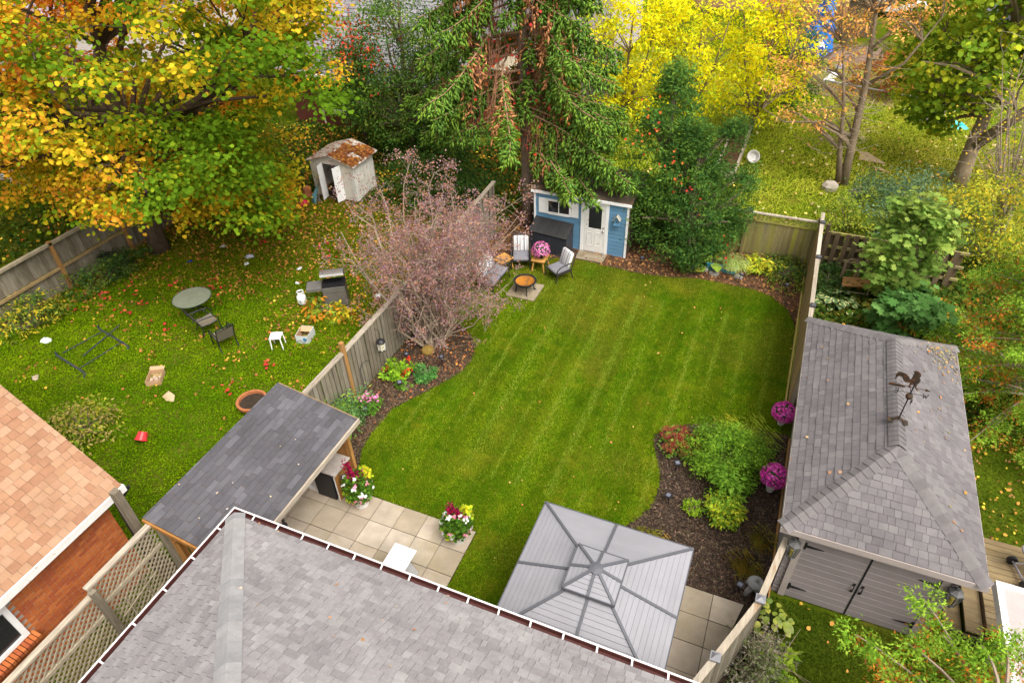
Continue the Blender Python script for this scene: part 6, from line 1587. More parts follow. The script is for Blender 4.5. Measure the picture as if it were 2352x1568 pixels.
bush('ivy_bush', 'dark ivy bush at foot of the far grey fence', (-21.2, 12.9, .35), (.7, 1.7, .55), 42, 70, .10, [(.03, .065, .018), (.05, .095, .02), (.09, .13, .02)], 113, .3)
bush('weedy_shrub', 'yellow green weedy shrub at left edge before the far fence', (-21.3, 9.7, .4), (.9, 1.3, .6), 40, 60, .10, [(.08, .12, .015), (.16, .18, .02), (.30, .24, .02), (.04, .08, .015)], 114, .35)
bush('weed_clump', 'yellowing weed clump beside the orange roof corner', (-15.6, 6.9, .3), (1.1, .8, .4), 34, 50, .10, [(.16, .20, .02), (.26, .25, .03), (.28, .22, .07), (.10, .16, .015)], 115, .3)
bush('grill_weed', 'yellow and orange leaved weeds around the foot of the grill', (-12.5, 13.8, .2), (.9, .45, .28), 26, 26, .17, [(.34, .28, .02), (.16, .22, .02), (.42, .18, .02), (.09, .15, .02)], 116, .25)
bush('fern_clump', 'yellow fern fronds right of the striped grass', (.0, 21.1, .25), (.45, .45, .25), 16, 40, .2, [(.40, .36, .03), (.22, .26, .02), (.12, .18, .02)], 117, .25, T_SPRAY)
bush('ivy_groundcover', 'dark ivy and low plants at corner of mossy fence and side fence', (.75, 21.0, .12), (.7, 1.2, .2), 40, 50, .09, [(.04, .08, .018), (.07, .11, .02), (.13, .15, .02)], 118, .3)
bush('ivy_groundcover', 'dark ivy between the side fence and twig bench', (2.2, 20.9, .15), (.6, 1.2, .3), 34, 50, .10, [(.025, .055, .016), (.045, .085, .02)], 119, .3)
def orange_cedar(name, lab, base, h, branches, seed, rad, per, size, group=None):
    g = np.random.default_rng(seed); x, y, _ = base
    t = thing(name, lab, 'tree', base, group)
    b = B(); b.tube([(x, y, 0), (x, y, h)], [.14, .03], 8); part('trunk', b, M_bark, t)
    b = B(); cl = []
    for e in branches:
        e = Vector(e); o = Vector((x, y, max(.3, e.z - .25 * (e - Vector((x, y, e.z))).length)))
        pa = curve(o, e, (0, 0, .15), 6); b.tube(pa, [.035, .03, .024, .018, .012, .005], 5, cap=False)
        for s in (.35, .5, .65, .8, .92, 1.0):
            q = o.lerp(e, s); cl.append(tuple(q + Vector(g.normal(size=3) * .12 * (1.4 - s))))
    part('branches', b, M_twig, t, kind='stuff')
    cl = np.array([c for c in cl if in_view(c, 250)])
    def cf(P, ci, gg):
        c = palette([(.11, .20, .018), (.16, .25, .025), (.08, .15, .014), (.20, .28, .035)], None, .25, .25)(P, ci, gg)
        inner = (np.hypot(P[:, 0] - x, P[:, 1] - y) < .85 * np.hypot(cl[ci][:, 0] - x, cl[ci][:, 1] - y) + .3)
        o = (gg.random(ci.max() + 1)[ci] < .52) & (gg.random(len(P)) < .7) & (P[:, 2] < cl[ci][:, 2] + .03) & (np.arange(len(cl))[ci] % 6 < 5)
        c[o] = pick([(.42, .17, .02), (.36, .12, .02), (.24, .07, .03)], int(o.sum()))
        return c
    crown('sprays', cl, rad, per, size, cf, T_SPRAY, LEAF, t, flat=.7, updir=.5, droop=.05, seed=seed)
    return t
gg = np.random.default_rng(90)
br = []
for i in range(95):
    z = gg.uniform(.6, 6.5); a = gg.uniform(2.0, 4.9); L = (3.5 - .42 * z) * gg.uniform(.75, 1.1) if z < 6 else .8
    br.append((7.3 + cos(a) * L, 16.9 + sin(a) * L * 1.05, z - .1 * L))
orange_cedar('orange_cedar', 'feathery cedar with orange patches right of the garage roof', (7.3, 16.9, 0), 7, br, 91, .27, 120, .10)
br = [(2.55 + .32 * i + gg.uniform(-.15, .15), 6.5 + gg.uniform(-.5, .6), 3.0 + gg.uniform(-.5, .55) + .14 * i) for i in range(8)] + [(3.0 + gg.uniform(-.2, 2.2), 5.7 + gg.uniform(-.5, .8), gg.uniform(1.5, 3.7)) for i in range(46)]
orange_cedar('orange_cedar', 'bright green and orange cedar top at the bottom right corner', (4.0, 5.6, 0), 3.6, br, 92, .19, 175, .078)

# ---------------------------------------------------------------- bed plants
bush('yew_shrub', 'broad bright green juniper shrub filling the mulch bed beside garage', (.28, 11.95, .42), (1.02, 1.0, .68), 210, 84, .075, [(.075, .15, .014), (.11, .20, .018), (.05, .105, .012), (.15, .24, .02)], 130, .2, T_SPRAY, updir=.9, droop=0)
t = thing('red_sedum', 'red flowering sedum clump at left end of the garage bed', 'plant', (-.9, 12.0, 0))
g = np.random.default_rng(5); fl = []
b = B()
for i in range(36):
    a, r = g.uniform(0, 6.28), g.uniform(0, 1) ** .6; p = (-.88 + .48 * r * cos(a), 12.05 + .5 * r * sin(a), .46 - .14 * r + g.uniform(-.05, .05)); fl.append(p); b.tube([(-.88 + .15 * cos(a), 12.05 + .15 * sin(a), 0), p], [.008, .006], 4, cap=False)
part('stems', b, mat('stem_green', (.10, .16, .03), .7), t, kind='stuff')
fl = np.array(fl); P = np.repeat(fl, 60, 0) + g.normal(size=(len(fl) * 60, 3)) * np.array([.05, .05, .016]); cloud('flower_heads', P, pick([(.27, .055, .04), (.33, .075, .05), (.22, .04, .03)], len(P)), T_QUAD, PETAL, t, rdir(len(P)) + np.array([0, 0, 1.0]), None, .03, .026)
P = np.repeat(fl * np.array([1, 1, .55]), 12, 0) + g.normal(size=(len(fl) * 12, 3)) * np.array([.08, .08, .08]); cloud('leaves', P, pick([(.09, .16, .03), (.14, .20, .03)], len(P)), T_OVAL, LEAF, t, rdir(len(P)) + np.array([0, 0, .8]), None, .085)
def mum(name, lab, c, r, cols, n, pot, group=None, stand=0):
    t = thing(name, lab, 'potted flowers', (c[0], c[1], stand), group)
    b = B(); b.lathe([(.08, stand), (.12, stand + .16), (.125, stand + .17), (.1, stand + .165), (0, stand + .16)], (c[0], c[1], 0), 14); part('pot', b, pot, t)
    b = B(); b.lathe([(0, -r * .4)] + [(r * .86 * cos(a), r * .8 * sin(a)) for a in np.linspace(-.45, pi / 2, 7)], c, 16); part('leaf_mound', b, mat('mum_green', (.04, .075, .015), .9), t)
    d = rdir(n); d = d[d[:, 2] > -.55]; P = np.array(c) + d * r * np.array([1, 1, .92]) * NR.uniform(.9, 1.04, (len(d), 1))
    pp = np.repeat(P, 8, 0); dd = np.repeat(d, 8, 0); k = len(pp); cc = np.repeat(pick(cols, len(P), .2), 8, 0)
    cloud('blossoms', pp + dd * .004, cc * NR.uniform(.85, 1.15, (k, 1)), T_QUAD, PETAL, t, dd + rdir(k) * .55, rdir(k), r * .12, r * .075)
    return t
mum('pink_mum', 'pale pink potted mum on the slatted side table', (-7.09, 18.66, .75), .31, [(.72, .22, .48), (.80, .32, .58), (.62, .15, .38)], 330, M_black, stand=.44)
PUR = [(.80, .09, .50), (.84, .18, .60), (.70, .05, .42)]
m1 = mum('magenta_mum', 'magenta potted mum at garage wall beside the juniper shrub', (1.36, 11.50, .56), .30, PUR, 640, M_white_old, 'magenta mums along the garage wall', .05)
m2 = mum('magenta_mum', 'magenta potted mum at garage wall, farther one next to open lawn', (1.38, 13.82, .46), .29, PUR, 640, M_white_old, 'magenta mums along the garage wall', .05)
def flower_pot(lab, x, y, h, r, potm, seed):
    t = thing('flower_pot', lab, 'potted flowers', (x, y, 0), 'mixed flower pots on the patio corners'); g = np.random.default_rng(seed)
    b = B(); b.lathe([(.15, 0), (.21, .3), (.23, .3), (.23, .35), (.2, .35), (.19, .3), (0, .3)], (x, y, 0), 18); part('pot', b, potm, t)
    b = B(); b.lathe([(.19, .305), (0, .315)], (x, y, 0), 14); part('soil', b, M_leafdirt, t)
    def pts(n, c, rad): return np.array(c) + unit(g.normal(size=(n, 3))) * np.array(rad) * g.random((n, 1)) ** .4
    P = pts(1500, (x, y, .35 + h * .3), (r, r, h * .5)); P = P[P[:, 2] > .12]; cloud('foliage', P, pick([(.06, .13, .014), (.09, .17, .018), (.04, .09, .012)], len(P)), T_OVAL, LEAF, t, None, None, .085)
    P = pts(190, (x - .06, y - .12, .28 + h * .25), (r * .6, r * .6, h * .3)); P2 = pts(110, (x + .14, y + .2, .42 + h * .55), (r * .5, r * .4, h * .25)); P = np.concatenate([P, P2]); cloud('yellow_foliage', P, pick([(.32, .34, .02), (.42, .38, .02), (.20, .27, .02)], len(P)), T_OVAL, LEAF, t, None, None, .085)
    for k in range(4 if h > .9 else 3):
        c = (x - .12 + .11 * k + g.uniform(-.04, .04), y + g.uniform(-.1, .15), .35 + h * (.95 - .16 * k)); P = np.array(c) + g.normal(size=(120, 3)) * np.array([.04, .04, .12 if h > .9 else .06]); cloud('crimson_plume', P, pick([(.22, .008, .045), (.30, .012, .06)], 120), T_QUAD, PETAL, t, None, None, .05)
    for nm, cols, n, s in (('white_bloom', [(.80, .80, .78)], 24, .034), ('pink_bloom', [(.72, .34, .42), (.66, .22, .32)], 17, .03)):
        c = np.array((x, y, .35 + h * .3)) + unit(g.normal(size=(n, 3))) * np.array([r * 1.0, r * 1.0, h * .5]); c = c[c[:, 2] > .15]
        d = c - np.array((x, y, .35 + h * .2)); P = np.repeat(c, 9, 0) + g.normal(size=(len(c) * 9, 3)) * s * .5; cloud(nm, P, pick(cols, len(P), .06), T_OVAL, PETAL, t, np.repeat(unit(d), 9, 0) + rdir(len(P)) * .5, None, s * 1.6)
    return t
flower_pot('tall pot with crimson plumes and white blooms beside the cedar bar counter', -7.42, 7.66, .98, .34, M_white, 3)
flower_pot('lower pot with crimson and white blooms at outer corner of the patio', -4.88, 7.62, .72, .34, M_white, 4)
# hostas and other leafy plants: every large leaf is its own part
def hosta(lab, x, y, r, n, cols, L, seed, name='hosta', z=0.0, group=None):
    t = thing(name, lab, 'plant', (x, y, z), group); g = random.Random(seed)
    me = []
    for v in range(3):
        b = B(); pr = [(0, .02), (.22, .30), (.55, .42), (.82, .24), (1.0, 0)]; vs = []; fs = []
        for k, (yy, ww) in enumerate(pr):
            zz = .25 * yy - .42 * yy * yy
            vs += [(-ww * L, yy * L, (zz + .08 * ww) * L), (0, yy * L, zz * L), (ww * L, yy * L, (zz + .08 * ww) * L)]
        for k in range(4): fs += [(3 * k, 3 * k + 1, 3 * k + 4, 3 * k + 3), (3 * k + 1, 3 * k + 2, 3 * k + 5, 3 * k + 4)]
        b.add(vs, fs); me.append(b.mesh('leaf', True))
    b = B(); pl = []
    for k in range(n):
        a = g.uniform(0, 6.283); q = r * g.uniform(.12, .9); hh = .10 + .30 * r * (1.15 - q / r) + g.uniform(0, .08)
        p = (x + q * cos(a), y + q * sin(a), z + hh); pl.append((p, a)); b.tube([(x, y, z), p], [.008, .005], 3, cap=False)
    part('stems', b, bpy.data.materials['stem_green'], t, kind='stuff')
    for k, (p, a) in enumerate(pl): o = link('leaf', me[k % 3], cols, t, p, (g.uniform(-.35, .15), g.uniform(-.3, .3), a - pi / 2 + g.uniform(-.4, .4))); o.scale = (g.uniform(.75, 1.15),) * 3
    return t
M_h1 = mat('hosta_green', [(.19, .30, .03), (.24, .34, .04), (.15, .25, .025), (.31, .36, .04)], .5, .15, 8)
M_h2 = mat('hosta_dark', [(.055, .12, .03), (.08, .15, .03), (.28, .25, .02), (.06, .11, .03)], .5, .15, 8)
def var_mat(name, cen, edge):
    m, nt, bs = _nodes(name); tc = nt.nodes.new('ShaderNodeTexCoord'); sp = nt.nodes.new('ShaderNodeSeparateXYZ'); nt.links.new(tc.outputs['Object'], sp.inputs[0]); ab = nt.nodes.new('ShaderNodeMath'); ab.operation = 'ABSOLUTE'; nt.links.new(sp.outputs[0], ab.inputs[0]); nt.links.new(_ramp(nt, ab.outputs[0], [(0, cen), (.045, cen), (.065, edge), (1, edge)]), bs.inputs['Base Color']); bs.inputs['Roughness'].default_value = .5; return m
M_h3 = var_mat('hosta_variegated', (.06, .125, .035), (.42, .42, .16))
hosta('big green hosta rising over left end of the teal trough', -1.65, 21.0, .78, 50, M_h1, .29, 1)
hosta('dark yellow edged hosta leaves around a solar light left of the trough', -2.35, 20.35, .5, 26, M_h2, .24, 2)
hosta('white edged hosta between the side fence and twig bench', 2.45, 19.9, .62, 42, M_h3, .24, 3)
hosta('yellowing hosta beside the low maple seedling', 3.55, 20.1, .35, 18, mat('hosta_yellow', [(.36, .33, .02), (.2, .25, .03), (.5, .32, .02)], .5), .2, 4)
hosta('striped yellow green hosta outside the bent capped fence', 1.72, 8.15, .36, 34, mat('hosta_lime', [(.20, .27, .03), (.34, .34, .05), (.11, .19, .03)], .5), .15, 5)
def tuft(name, lab, x, y, r, h, n, cols, seed, cat='ornamental grass', z=0, group=None):
    g = np.random.default_rng(seed); a = g.uniform(0, 6.283, n); q = g.random(n) ** .5 * r * .45
    P = np.stack([x + q * np.cos(a), y + q * np.sin(a), np.full(n, z)], 1); D = np.stack([np.cos(a) * .7, np.sin(a) * .7, np.full(n, 1.0)], 1) + g.normal(size=(n, 3)) * .25
    k = 3; o = thing(name, lab, cat, (x, y, z), group); L = h * g.uniform(.6, 1.2, n)
    cloud('blades', P, pick(cols, n), T_BLADE, GRASS, o, np.stack([np.cos(a), np.sin(a), np.full(n, .4)], 1) * -1, D, L, .018)
    P2 = P + unit(D) * L[:, None] * .7; D2 = D + np.array([0, 0, -1.6]); cloud('blade_tips', P2, pick(cols, n), T_BLADE, GRASS, o, -D2[:, [1, 0, 2]], D2, L * .55, .014)
    return o
tuft('striped_grass', 'cream striped grass spilling over the teal trough', -.95, 20.72, .75, .42, 520, [(.30, .36, .10), (.20, .29, .05), (.42, .44, .20), (.14, .22, .04)], 1, z=.2)
tuft('daylily', 'yellow green grassy clump behind the juniper, left one', .12, 13.05, .45, .42, 170, [(.42, .40, .03), (.30, .34, .03), (.5, .42, .03)], 2)
tuft('daylily', 'yellow green grassy clump behind the juniper, right one', .75, 12.95, .6, .6, 240, [(.26, .33, .03), (.34, .37, .04), (.20, .28, .02)], 3)
tuft('golden_grass', 'dying golden grass clump near the garage corner', 1.33, 10.0, .5, .3, 190, [(.20, .13, .02), (.17, .13, .025), (.12, .13, .015)], 4)
tuft('golden_grass', 'dying golden grass clump in front of stone pagoda lantern', 1.05, 9.2, .55, .3, 260, [(.20, .13, .02), (.17, .13, .025), (.12, .13, .015)], 5)
tuft('golden_grass', 'orange dried grass tuft at gazebo roof corner', -.62, 9.05, .3, .28, 90, [(.42, .2, .02), (.34, .26, .03)], 6)
bush('spirea', 'yellow green spirea with white blossom in front of the juniper', (.42, 10.35, .3), (.32, .55, .38), 36, 60, .08, [(.17, .24, .02), (.12, .20, .02), (.26, .27, .02), (.09, .17, .02)], 131, .16)
bush('tall_phlox', 'pointed leaved green plant leaning against the juniper', (.45, 11.0, .5), (.35, .35, .4), 22, 40, .14, [(.10, .20, .02), (.14, .24, .03)], 132, .18)
bush('coral_plant', 'small round green plant alone on bare mulch of garage bed', (-.22, 10.3, .14), (.2, .22, .16), 12, 44, .06, [(.12, .21, .015), (.17, .25, .02)], 133, .09)
bush('dark_moss_bush', 'low dark brown green bush touching the gazebo roof corner', (-.95, 9.0, .15), (.35, .3, .22), 22, 60, .06, [(.09, .085, .012), (.12, .11, .015), (.06, .06, .01)], 134, .13)
bush('coreopsis', 'bright green flowering plant with red blooms in the left bed', (-8.95, 11.98, .2), (.32, .38, .26), 22, 34, .11, [(.14, .25, .015), (.19, .29, .02), (.10, .20, .015)], 135, .14)
P = np.array([(-8.62, 11.85, .32), (-8.55, 12.02, .3), (-8.75, 12.3, .4), (-9.1, 11.75, .4), (-8.66, 11.78, .28)]); P = np.repeat(P, 14, 0) + NR.normal(size=(70, 3)) * .035; c_ = cloud('begonia_bloom', P, pick([(.48, .03, .02), (.55, .10, .03)], 70), T_QUAD, PETAL, None, None, None, .06); tag(c_, 'red blooms on the bright green plant of the left bed', 'flowers')
bush('mint_plant', 'round blue green mound in middle of left mulch bed', (-8.2, 12.15, .16), (.33, .33, .22), 26, 48, .07, [(.055, .15, .035), (.08, .19, .045), (.04, .11, .025)], 136, .11)
bush('low_sprout', 'small leafy sprout beneath tilted solar light', (-8.5, 11.55, .1), (.2, .2, .12), 9, 26, .08, [(.08, .17, .02), (.11, .20, .03)], 137, .08)
bush('pale_sprout', 'tiny pale leaved sprout above the round mound', (-8.52, 12.45, .1), (.1, .1, .1), 5, 16, .07, [(.20, .26, .08)], 138, .06)
bush('pink_begonia', 'pink flowering begonia behind solar light near bar roof corner', (-8.98, 10.5, .17), (.32, .27, .18), 18, 36, .08, [(.05, .12, .015), (.08, .16, .02)], 139, .12)
P = np.array([(-9.1, 10.62, .36), (-9.18, 10.45, .36), (-9.0, 10.5, .37), (-8.82, 10.66, .33)]); P = np.repeat(P, 16, 0) + NR.normal(size=(64, 3)) * .04; c_ = cloud('begonia_bloom', P, pick([(.75, .20, .42), (.8, .3, .5)], 64), T_OVAL, PETAL, None, rdir(64) + np.array([0, 0, .8]), None, .07); tag(c_, 'pink blooms on the begonia near the bar roof corner', 'flowers')
bush('bleeding_heart', 'feathery grey green bush between dark shingle roof and fence post', (-9.2, 9.6, .45), (.38, 1.0, .55), 60, 60, .10, [(.07, .15, .05), (.10, .19, .06), (.15, .24, .03), (.05, .11, .03)], 140, .24, T_SPRAY)
bush('lavender_bush', 'grey dried lavender bush with bare sticks outside the bent fence', (1.6, 7.0, .4), (.5, .9, .45), 60, 70, .09, [(.17, .15, .12), (.22, .20, .15), (.13, .13, .08), (.10, .12, .05)], 141, .22, T_SPRAY)
b = B(); gg = random.Random(9)
for i in range(16): b.tube(curve((1.6 + gg.uniform(-.2, .2), 7.3 + gg.uniform(-.5, .3), .4), (1.7 + gg.uniform(-.5, .9), 7.2 + gg.uniform(-.6, .7), .75 + gg.uniform(-.2, .3)), (0, 0, .1), 4), [.01, .008, .006, .003], 4, cap=False)
c_ = solo('dry_stalks', b, M_twig, 'bare dry stalks sticking out of the grey lavender bush', 'stalks'); c_['kind'] = 'stuff'
bush('leafy_vine', 'green vine leaves between lavender and garage grass', (1.95, 6.6, .4), (.25, .7, .35), 16, 26, .16, [(.13, .22, .02), (.20, .27, .03)], 142, .2)
bush('left_fence_weeds', 'dark green weeds against the lattice fence foot', (-10.1, 5.6, .25), (.5, .9, .35), 20, 40, .1, DG, 143, .25)

# ---------------------------------------------------------------- grass, chips, fallen leaves
n = 290000
P2 = scatter(LAWN, n); n = len(P2); P2 = P2 + NR.normal(size=(n, 2)) * .025; x, y = P2[:, 0], P2[:, 1]
v1, v2, v3 = vnoise(x + 90, y + 90, .9, 1), vnoise(x + 90, y + 90, .28, 2), vnoise(x + 90, y + 90, 2.6, 3)
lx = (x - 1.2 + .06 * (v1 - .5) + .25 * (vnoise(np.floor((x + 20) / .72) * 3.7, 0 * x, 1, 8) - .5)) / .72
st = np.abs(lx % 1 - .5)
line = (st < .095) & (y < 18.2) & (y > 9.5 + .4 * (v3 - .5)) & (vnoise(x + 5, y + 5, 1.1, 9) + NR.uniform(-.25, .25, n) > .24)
v4 = vnoise(x + 90, y + 90, .13, 7)
q = np.clip((v1 * .45 + v2 * .55 + v3 * .4 + v4 * .5 - .52) * 1.25 + NR.uniform(-.2, .2, n), 0, 1)
dry = np.maximum(np.clip((y - 17.4) / 2.4 + (v3 - .5) * 1.2 + (v1 - .5) * .8, 0, 1) * (y > 14.2), np.clip((vnoise(x + 70, y + 40, 1.7, 6) - .66) * 3.2, 0, .8))
edge = np.clip((15.8 - y) / 2, 0, 1) * np.clip((x + 8.2) * -1 / .8 + .6, 0, 1)
band = 1 + .13 * np.where((x - 1.2) / .72 % 2 < 1, 1, -1)  # mower bands: light and dark of leaning blades tinted into the colour
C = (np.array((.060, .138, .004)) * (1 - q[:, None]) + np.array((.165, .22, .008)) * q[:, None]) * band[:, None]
C = C * (1 - .62 * dry[:, None]) + np.array((.16, .12, .022)) * (.62 * dry[:, None])
straw = NR.random(n) < .05 + .12 * dry
C[straw] = (.24, .21, .03)
C[line] = C[line] * .4 + np.array((.20, .255, .03)) * .6  # mower lines: lighter look of blades pressed flat, painted into their colour
C *= NR.uniform(.72, 1.25, (n, 1))
D = np.stack([NR.normal(size=n) * .45, NR.normal(size=n) * .45 + .25 * np.where(((x - 1.2) / .56 % 2) < 1, 1, -1), np.full(n, .75)], 1)
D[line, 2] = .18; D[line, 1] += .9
P3 = np.column_stack([P2, np.full(n, -.004)])
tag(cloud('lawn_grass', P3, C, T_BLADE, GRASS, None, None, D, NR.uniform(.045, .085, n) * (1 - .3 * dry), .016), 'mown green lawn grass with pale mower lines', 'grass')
YARD = [(-9.7, 4.6), (-9.7, 21), (-15.7, 21), (-22, 21), (-22, 8.4), (-14, 5.0)]
n = 210000
P2 = scatter(YARD, n); n = len(P2); x, y = P2[:, 0], P2[:, 1]
v1, v2, v3 = vnoise(x + 90, y + 90, .8, 11), vnoise(x + 90, y + 90, .25, 12), vnoise(x + 90, y + 90, 2.4, 13)
q = np.clip((v1 * .5 + v2 * .5 + v3 * .4 - .3) + NR.uniform(-.25, .25, n), 0, 1)
C = np.array((.068, .15, .002)) * (1 - q[:, None]) + np.array((.17, .25, .004)) * q[:, None]
dk = np.clip((y - 11.5) / 5 + (v3 - .5) * .8, 0, 1)[:, None]
C = C * (1 - .5 * dk) + np.array((.13, .12, .01)) * .5 * dk
C *= NR.uniform(.7, 1.3, (n, 1))
D = np.stack([NR.normal(size=n), NR.normal(size=n), np.full(n, .7)], 1)
P3 = np.column_stack([P2, NR.uniform(-.02, .03, n)])
half = NR.random(n) < .55
tag(cloud('yard_grass', P3[half], C[half], T_BLADE, GRASS, None, None, D[half], NR.uniform(.06, .13, half.sum()), .020), 'rough grass of the leaf strewn neighbour yard', 'grass')
tag(cloud('yard_clover', P3[~half] + np.array([0, 0, .03]), C[~half] * 1.1, T_OVAL, GRASS, None, rdir((~half).sum()) + np.array([0, 0, 1.2]), None, NR.uniform(.02, .046, (~half).sum())), 'low broad leaved weeds in the neighbour yard', 'weeds')
def leaf_fall(name, lab, poly, n, dens, cols, size, wts=None, z=.05):
    p = scatter(poly, n * 3); k = NR.random(len(p)) < dens(p[:, 0], p[:, 1]); p = p[k][:n]; m = len(p)
    tag(cloud(name, np.column_stack([p, NR.uniform(z * .6, z * 1.5, m)]), pick(cols, m, .25, wts), T_LOBE, DRY, None, rdir(m) * .85 + np.array([0, 0, 1]), None, NR.uniform(.6, 1.2, m) * size), lab, 'fallen leaves')
leaf_fall('fallen_leaves', 'orange and brown fallen leaves under the maple', YARD, 8200, lambda x, y: np.clip((y - 10.8) / 5 + (vnoise(x + 50, y, .9, 21) - .5) * 1.3 + (vnoise(x + 50, y, .3, 22) - .5) * 1.5 + .5 * (x < -21), .015, 1), [(.36, .15, .035), (.30, .11, .035), (.42, .24, .04), (.22, .10, .045), (.46, .34, .04), (.42, .07, .04)], .08, [5, 5, 4, 4, 2, .3])
rp = np.repeat(np.array([(-19.0, 11.4), (-18.7, 11.9), (-20.0, 11.7), (-19.5, 12.3), (-18.6, 13.2), (-18.0, 13.0), (-17.4, 13.9), (-17.0, 13.5), (-20.5, 11.9), (-20.2, 12.5), (-20.6, 10.8), (-13.4, 9.6), (-12.9, 10.9), (-17.6, 16.6), (-15.2, 17.2), (-14.6, 16.8), (-17.2, 11.2)]), 6, 0) + NR.normal(size=(102, 2)) * np.array([.18, .14])
tag(cloud('red_leaves', np.column_stack([rp, NR.uniform(.07, .13, len(rp))]), pick([(.5, .03, .03), (.5, .09, .04), (.4, .03, .03)], len(rp)), T_MAPLE, DRY, None, rdir(len(rp)) * .5 + np.array([0, 0, 1]), None, .10), 'small clusters of scarlet creeper leaves on the neighbour grass', 'fallen leaves')
lf = (lambda x, y: np.full(x.shape, 1.0))
leaf_fall('fallen_leaves', 'a few stray leaves on the mown lawn', LAWN, 90, lf, [(.4, .3, .08), (.45, .2, .06)], .05, z=.06)
leaf_fall('bed_leaves', 'brown leaf litter in the bed below the evergreens', BED_B, 5200, lf, [(.22, .105, .05), (.28, .14, .06), (.16, .085, .045), (.34, .16, .055)], .085, z=.02)
leaf_fall('roof_leaves', 'rusty fallen leaves lying on the metal shed roof', [(-16.8, 20.6), (-15.8, 20.6), (-15.8, 22.2), (-16.8, 22.2)], 10, lf, [(.3, .1, .03)], .1, z=1.9)
p = scatter([(-16.85, 20.6), (-15.82, 20.6), (-15.82, 22.25), (-16.85, 22.25)], 1000); m = len(p); k = vnoise(p[:, 0] * 3 + 90, p[:, 1] * 3 + 90, 1, 5) > .36; p = p[k]; m = len(p); zz = 1.99 - (p[:, 0] + 16.92) * .319 + NR.uniform(.02, .05, m)
o_ = bpy.data.objects['roof_leaves']; me_old = o_.data
o2 = cloud('roof_leaves', np.column_stack([p, zz]), pick([(.20, .07, .025), (.26, .10, .03), (.15, .055, .025), (.34, .15, .03)], m), T_MAPLE, DRY, None, rdir(m) * .5 + np.array([.3, 0, 1]), None, .13); o_.data = o2.data; bpy.data.objects.remove(o2)
def chips(lab, poly, n, cols):
    p = scatter(poly, n); n = len(p); tag(cloud('mulch_chips', np.column_stack([p, NR.uniform(.012, .03, n)]), pick(cols, n, .35), T_CHIP, DRY, None, rdir(n) * .5 + np.array([0, 0, 1]), None, NR.uniform(.03, .09, n), NR.uniform(.01, .028, n)), lab, 'mulch')
MC = [(.040, .026, .018), (.065, .043, .03), (.095, .066, .045), (.15, .105, .07), (.05, .032, .022), (.16, .085, .045)]
chips('brown bark chips of the left bed below the smoke bush', BED_L, 15000, MC)
chips('dark bark chips of the bed beside garage', BED_R, 16000, [(.028, .02, .016), (.05, .034, .025), (.085, .058, .04), (.14, .095, .065), (.04, .027, .02)])
leaf_fall('bed_leaves', 'orange dropped leaves on the left mulch bed', BED_L, 420, lambda x, y: np.clip((y - 9.5) / 4, .1, 1), [(.36, .12, .03), (.45, .20, .05), (.30, .10, .05)], .06, z=.03)
RYARD = [(-4.6, 22.4), (5.6, 22.4), (10.5, 22.4), (12, 46), (-12, 46), (-12, 30), (-4.6, 26)]
n = 120000
P2 = scatter(RYARD, n); n = len(P2); x, y = P2[:, 0], P2[:, 1]
v1, v3 = vnoise(x + 90, y + 90, 1.3, 31), vnoise(x + 90, y + 90, 4, 33)
q = np.clip(v1 * .6 + v3 * .5 + NR.uniform(-.3, .3, n), 0, 1)[:, None]
C = np.array((.19, .28, .012)) * (1 - q) + np.array((.42, .41, .05)) * q
bn = np.clip((x - 3) / 3, 0, 1)[:, None] * np.clip(1 - np.abs(y[:, None] - 31) / 6, 0, 1) * .6
C = C * (1 - bn) + np.array((.20, .14, .04)) * bn
C *= NR.uniform(.75, 1.25, (n, 1))
D = np.stack([NR.normal(size=n) + .5, NR.normal(size=n), np.full(n, .8)], 1)
tag(cloud('wild_grass', np.column_stack([P2, np.full(n, -.03)]), C, T_BLADE, GRASS, None, None, D, NR.uniform(.12, .28, n), .028), 'long uncut yellowish grass of the back yard', 'grass')
leaf_fall('fallen_leaves', 'pale fallen leaves scattered in the back yard grass', RYARD, 1500, lf, [(.46, .36, .08), (.40, .22, .08), (.5, .42, .2)], .12, z=.1)
SIDE = [(4.75, 9.6), (5.5, 11.5), (8.5, 11.6), (8.6, 20), (1.65, 21.9), (1.65, 15.4), (4.75, 15.4)]
FRONT = [(1.65, 8.8), (5.4, 8.8), (5.4, 4), (.1, 4), (.9, 6.1), (1.4, 7.4)]
for poly, n, lab, nm in ((SIDE, 60000, 'leaf strewn grass strip right of the garage', 'side_grass'), (FRONT, 60000, 'dark green grass in front of the garage doors', 'front_grass')):
    P2 = scatter(poly, n); n = len(P2); v = np.clip(vnoise(P2[:, 0] + 90, P2[:, 1] + 90, .7, 41) + NR.uniform(-.3, .3, n), 0, 1)[:, None]
    C = (np.array((.05, .095, .008)) * (1 - v) + np.array((.105, .14, .012)) * v) * NR.uniform(.7, 1.25, (n, 1)); D = np.stack([NR.normal(size=n), NR.normal(size=n), np.full(n, 1.0)], 1)
    tag(cloud(nm, np.column_stack([P2, np.full(n, -.03)]), C, T_BLADE, GRASS, None, None, D, NR.uniform(.06, .11, n), .016), lab, 'grass')
leaf_fall('fallen_leaves', 'orange fallen leaves on the strip right of the garage', SIDE, 1500, lf, [(.36, .18, .04), (.46, .26, .05), (.26, .13, .05), (.55, .42, .04)], .075, z=.05)
leaf_fall('fallen_leaves', 'few orange leaves in front of the garage doors', FRONT, 40, lf, [(.5, .25, .06), (.5, .36, .05)], .08, z=.06)
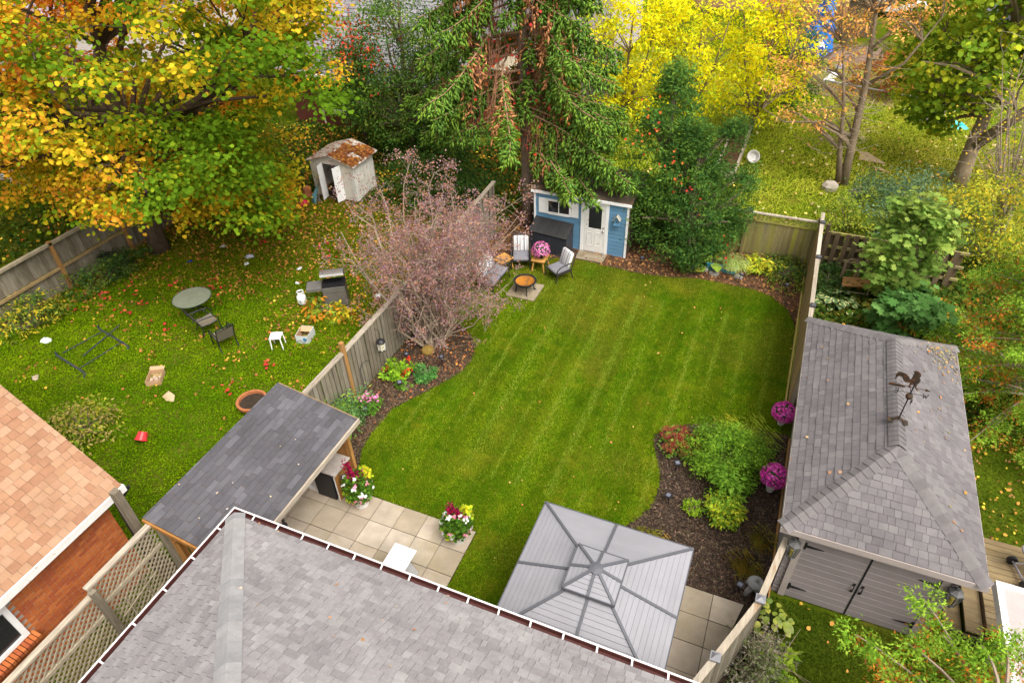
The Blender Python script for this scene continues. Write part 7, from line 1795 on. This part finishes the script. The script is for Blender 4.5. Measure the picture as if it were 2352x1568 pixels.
for poly, n, nm, lab in (([(-45, 8), (-22.2, 8), (-22.2, 17), (-22, 21), (-24, 27), (-45, 27)], 26000, 'ground_cover', 'dark weeds behind the far grey fence'), ([(1.7, 15.5), (9, 15.5), (11, 24.5), (1.7, 24.5)], 26000, 'ground_cover', 'dark weeds behind the garage'), ([(-22, 21), (-9.6, 21), (-9.6, 30), (-14, 27.4), (-24, 27.4)], 30000, 'ground_cover', 'dark weeds around and behind the metal shed')):
    P2 = scatter(poly, n); n = len(P2)
    C = pick([(.045, .085, .012), (.07, .115, .014), (.03, .06, .01), (.12, .12, .02)], n)
    tag(cloud(nm, np.column_stack([P2, NR.uniform(0, .16, n)]), C, T_OVAL, GRASS, None, rdir(n) + np.array([0, 0, 1.0]), None, NR.uniform(.08, .2, n)), lab, 'weeds')
    leaf_fall('fallen_leaves', lab.replace('dark weeds', 'orange fallen leaves on the weeds'), poly, 2600 if poly[0][0] < 0 else 500, lf, [(.42, .15, .025), (.36, .11, .025), (.50, .26, .03), (.5, .38, .04)], .11, z=.16)

def roof_bits(lab, plane_pts, centre, spread, n, cols, size):
    o, U, V, N, poly = plane_of(plane_pts)
    uv = NR.normal(size=(n, 2)) * np.array(spread) + np.array(centre)
    k = inside(uv[:, 0], uv[:, 1], [(p[0], p[1]) for p in poly]); uv = uv[k]; m = len(uv)
    P = np.array(o) + uv[:, :1] * np.array(U) + uv[:, 1:] * np.array(V) + np.array(N) * .03
    tag(cloud('roof_debris', P, pick(cols, m, .3), T_CHIP, DRY, None, rdir(m) * .4 + np.array(N), None, NR.uniform(.5, 1.3, m) * size), lab, 'debris')
roof_bits('mossy needles gathered at far right corner of the garage roof', pr, (6.2, .55), (.5, .45), 420, [(.22, .19, .11), (.30, .25, .15), (.36, .20, .07), (.14, .13, .07)], .04)
roof_bits('few orange bits along the right slope of the garage roof', pr, (3.5, .8), (2.2, .6), 40, [(.42, .2, .06), (.3, .2, .1)], .05)
roof_bits('few dead leaves on left slope of the garage roof', pl_, (3.5, .8), (2.2, .7), 22, [(.3, .2, .1), (.4, .25, .12)], .05)
roof_bits('few dead leaves on the pale grey foreground roof', front, (6.0, 1.2), (2.5, 1.0), 26, [(.45, .22, .1), (.36, .28, .2)], .045)
roof_bits('few petals and leaves on the dark lean-to roof', bp, (1.2, .9), (1.3, .6), 14, [(.6, .5, .4), (.4, .3, .2)], .04)
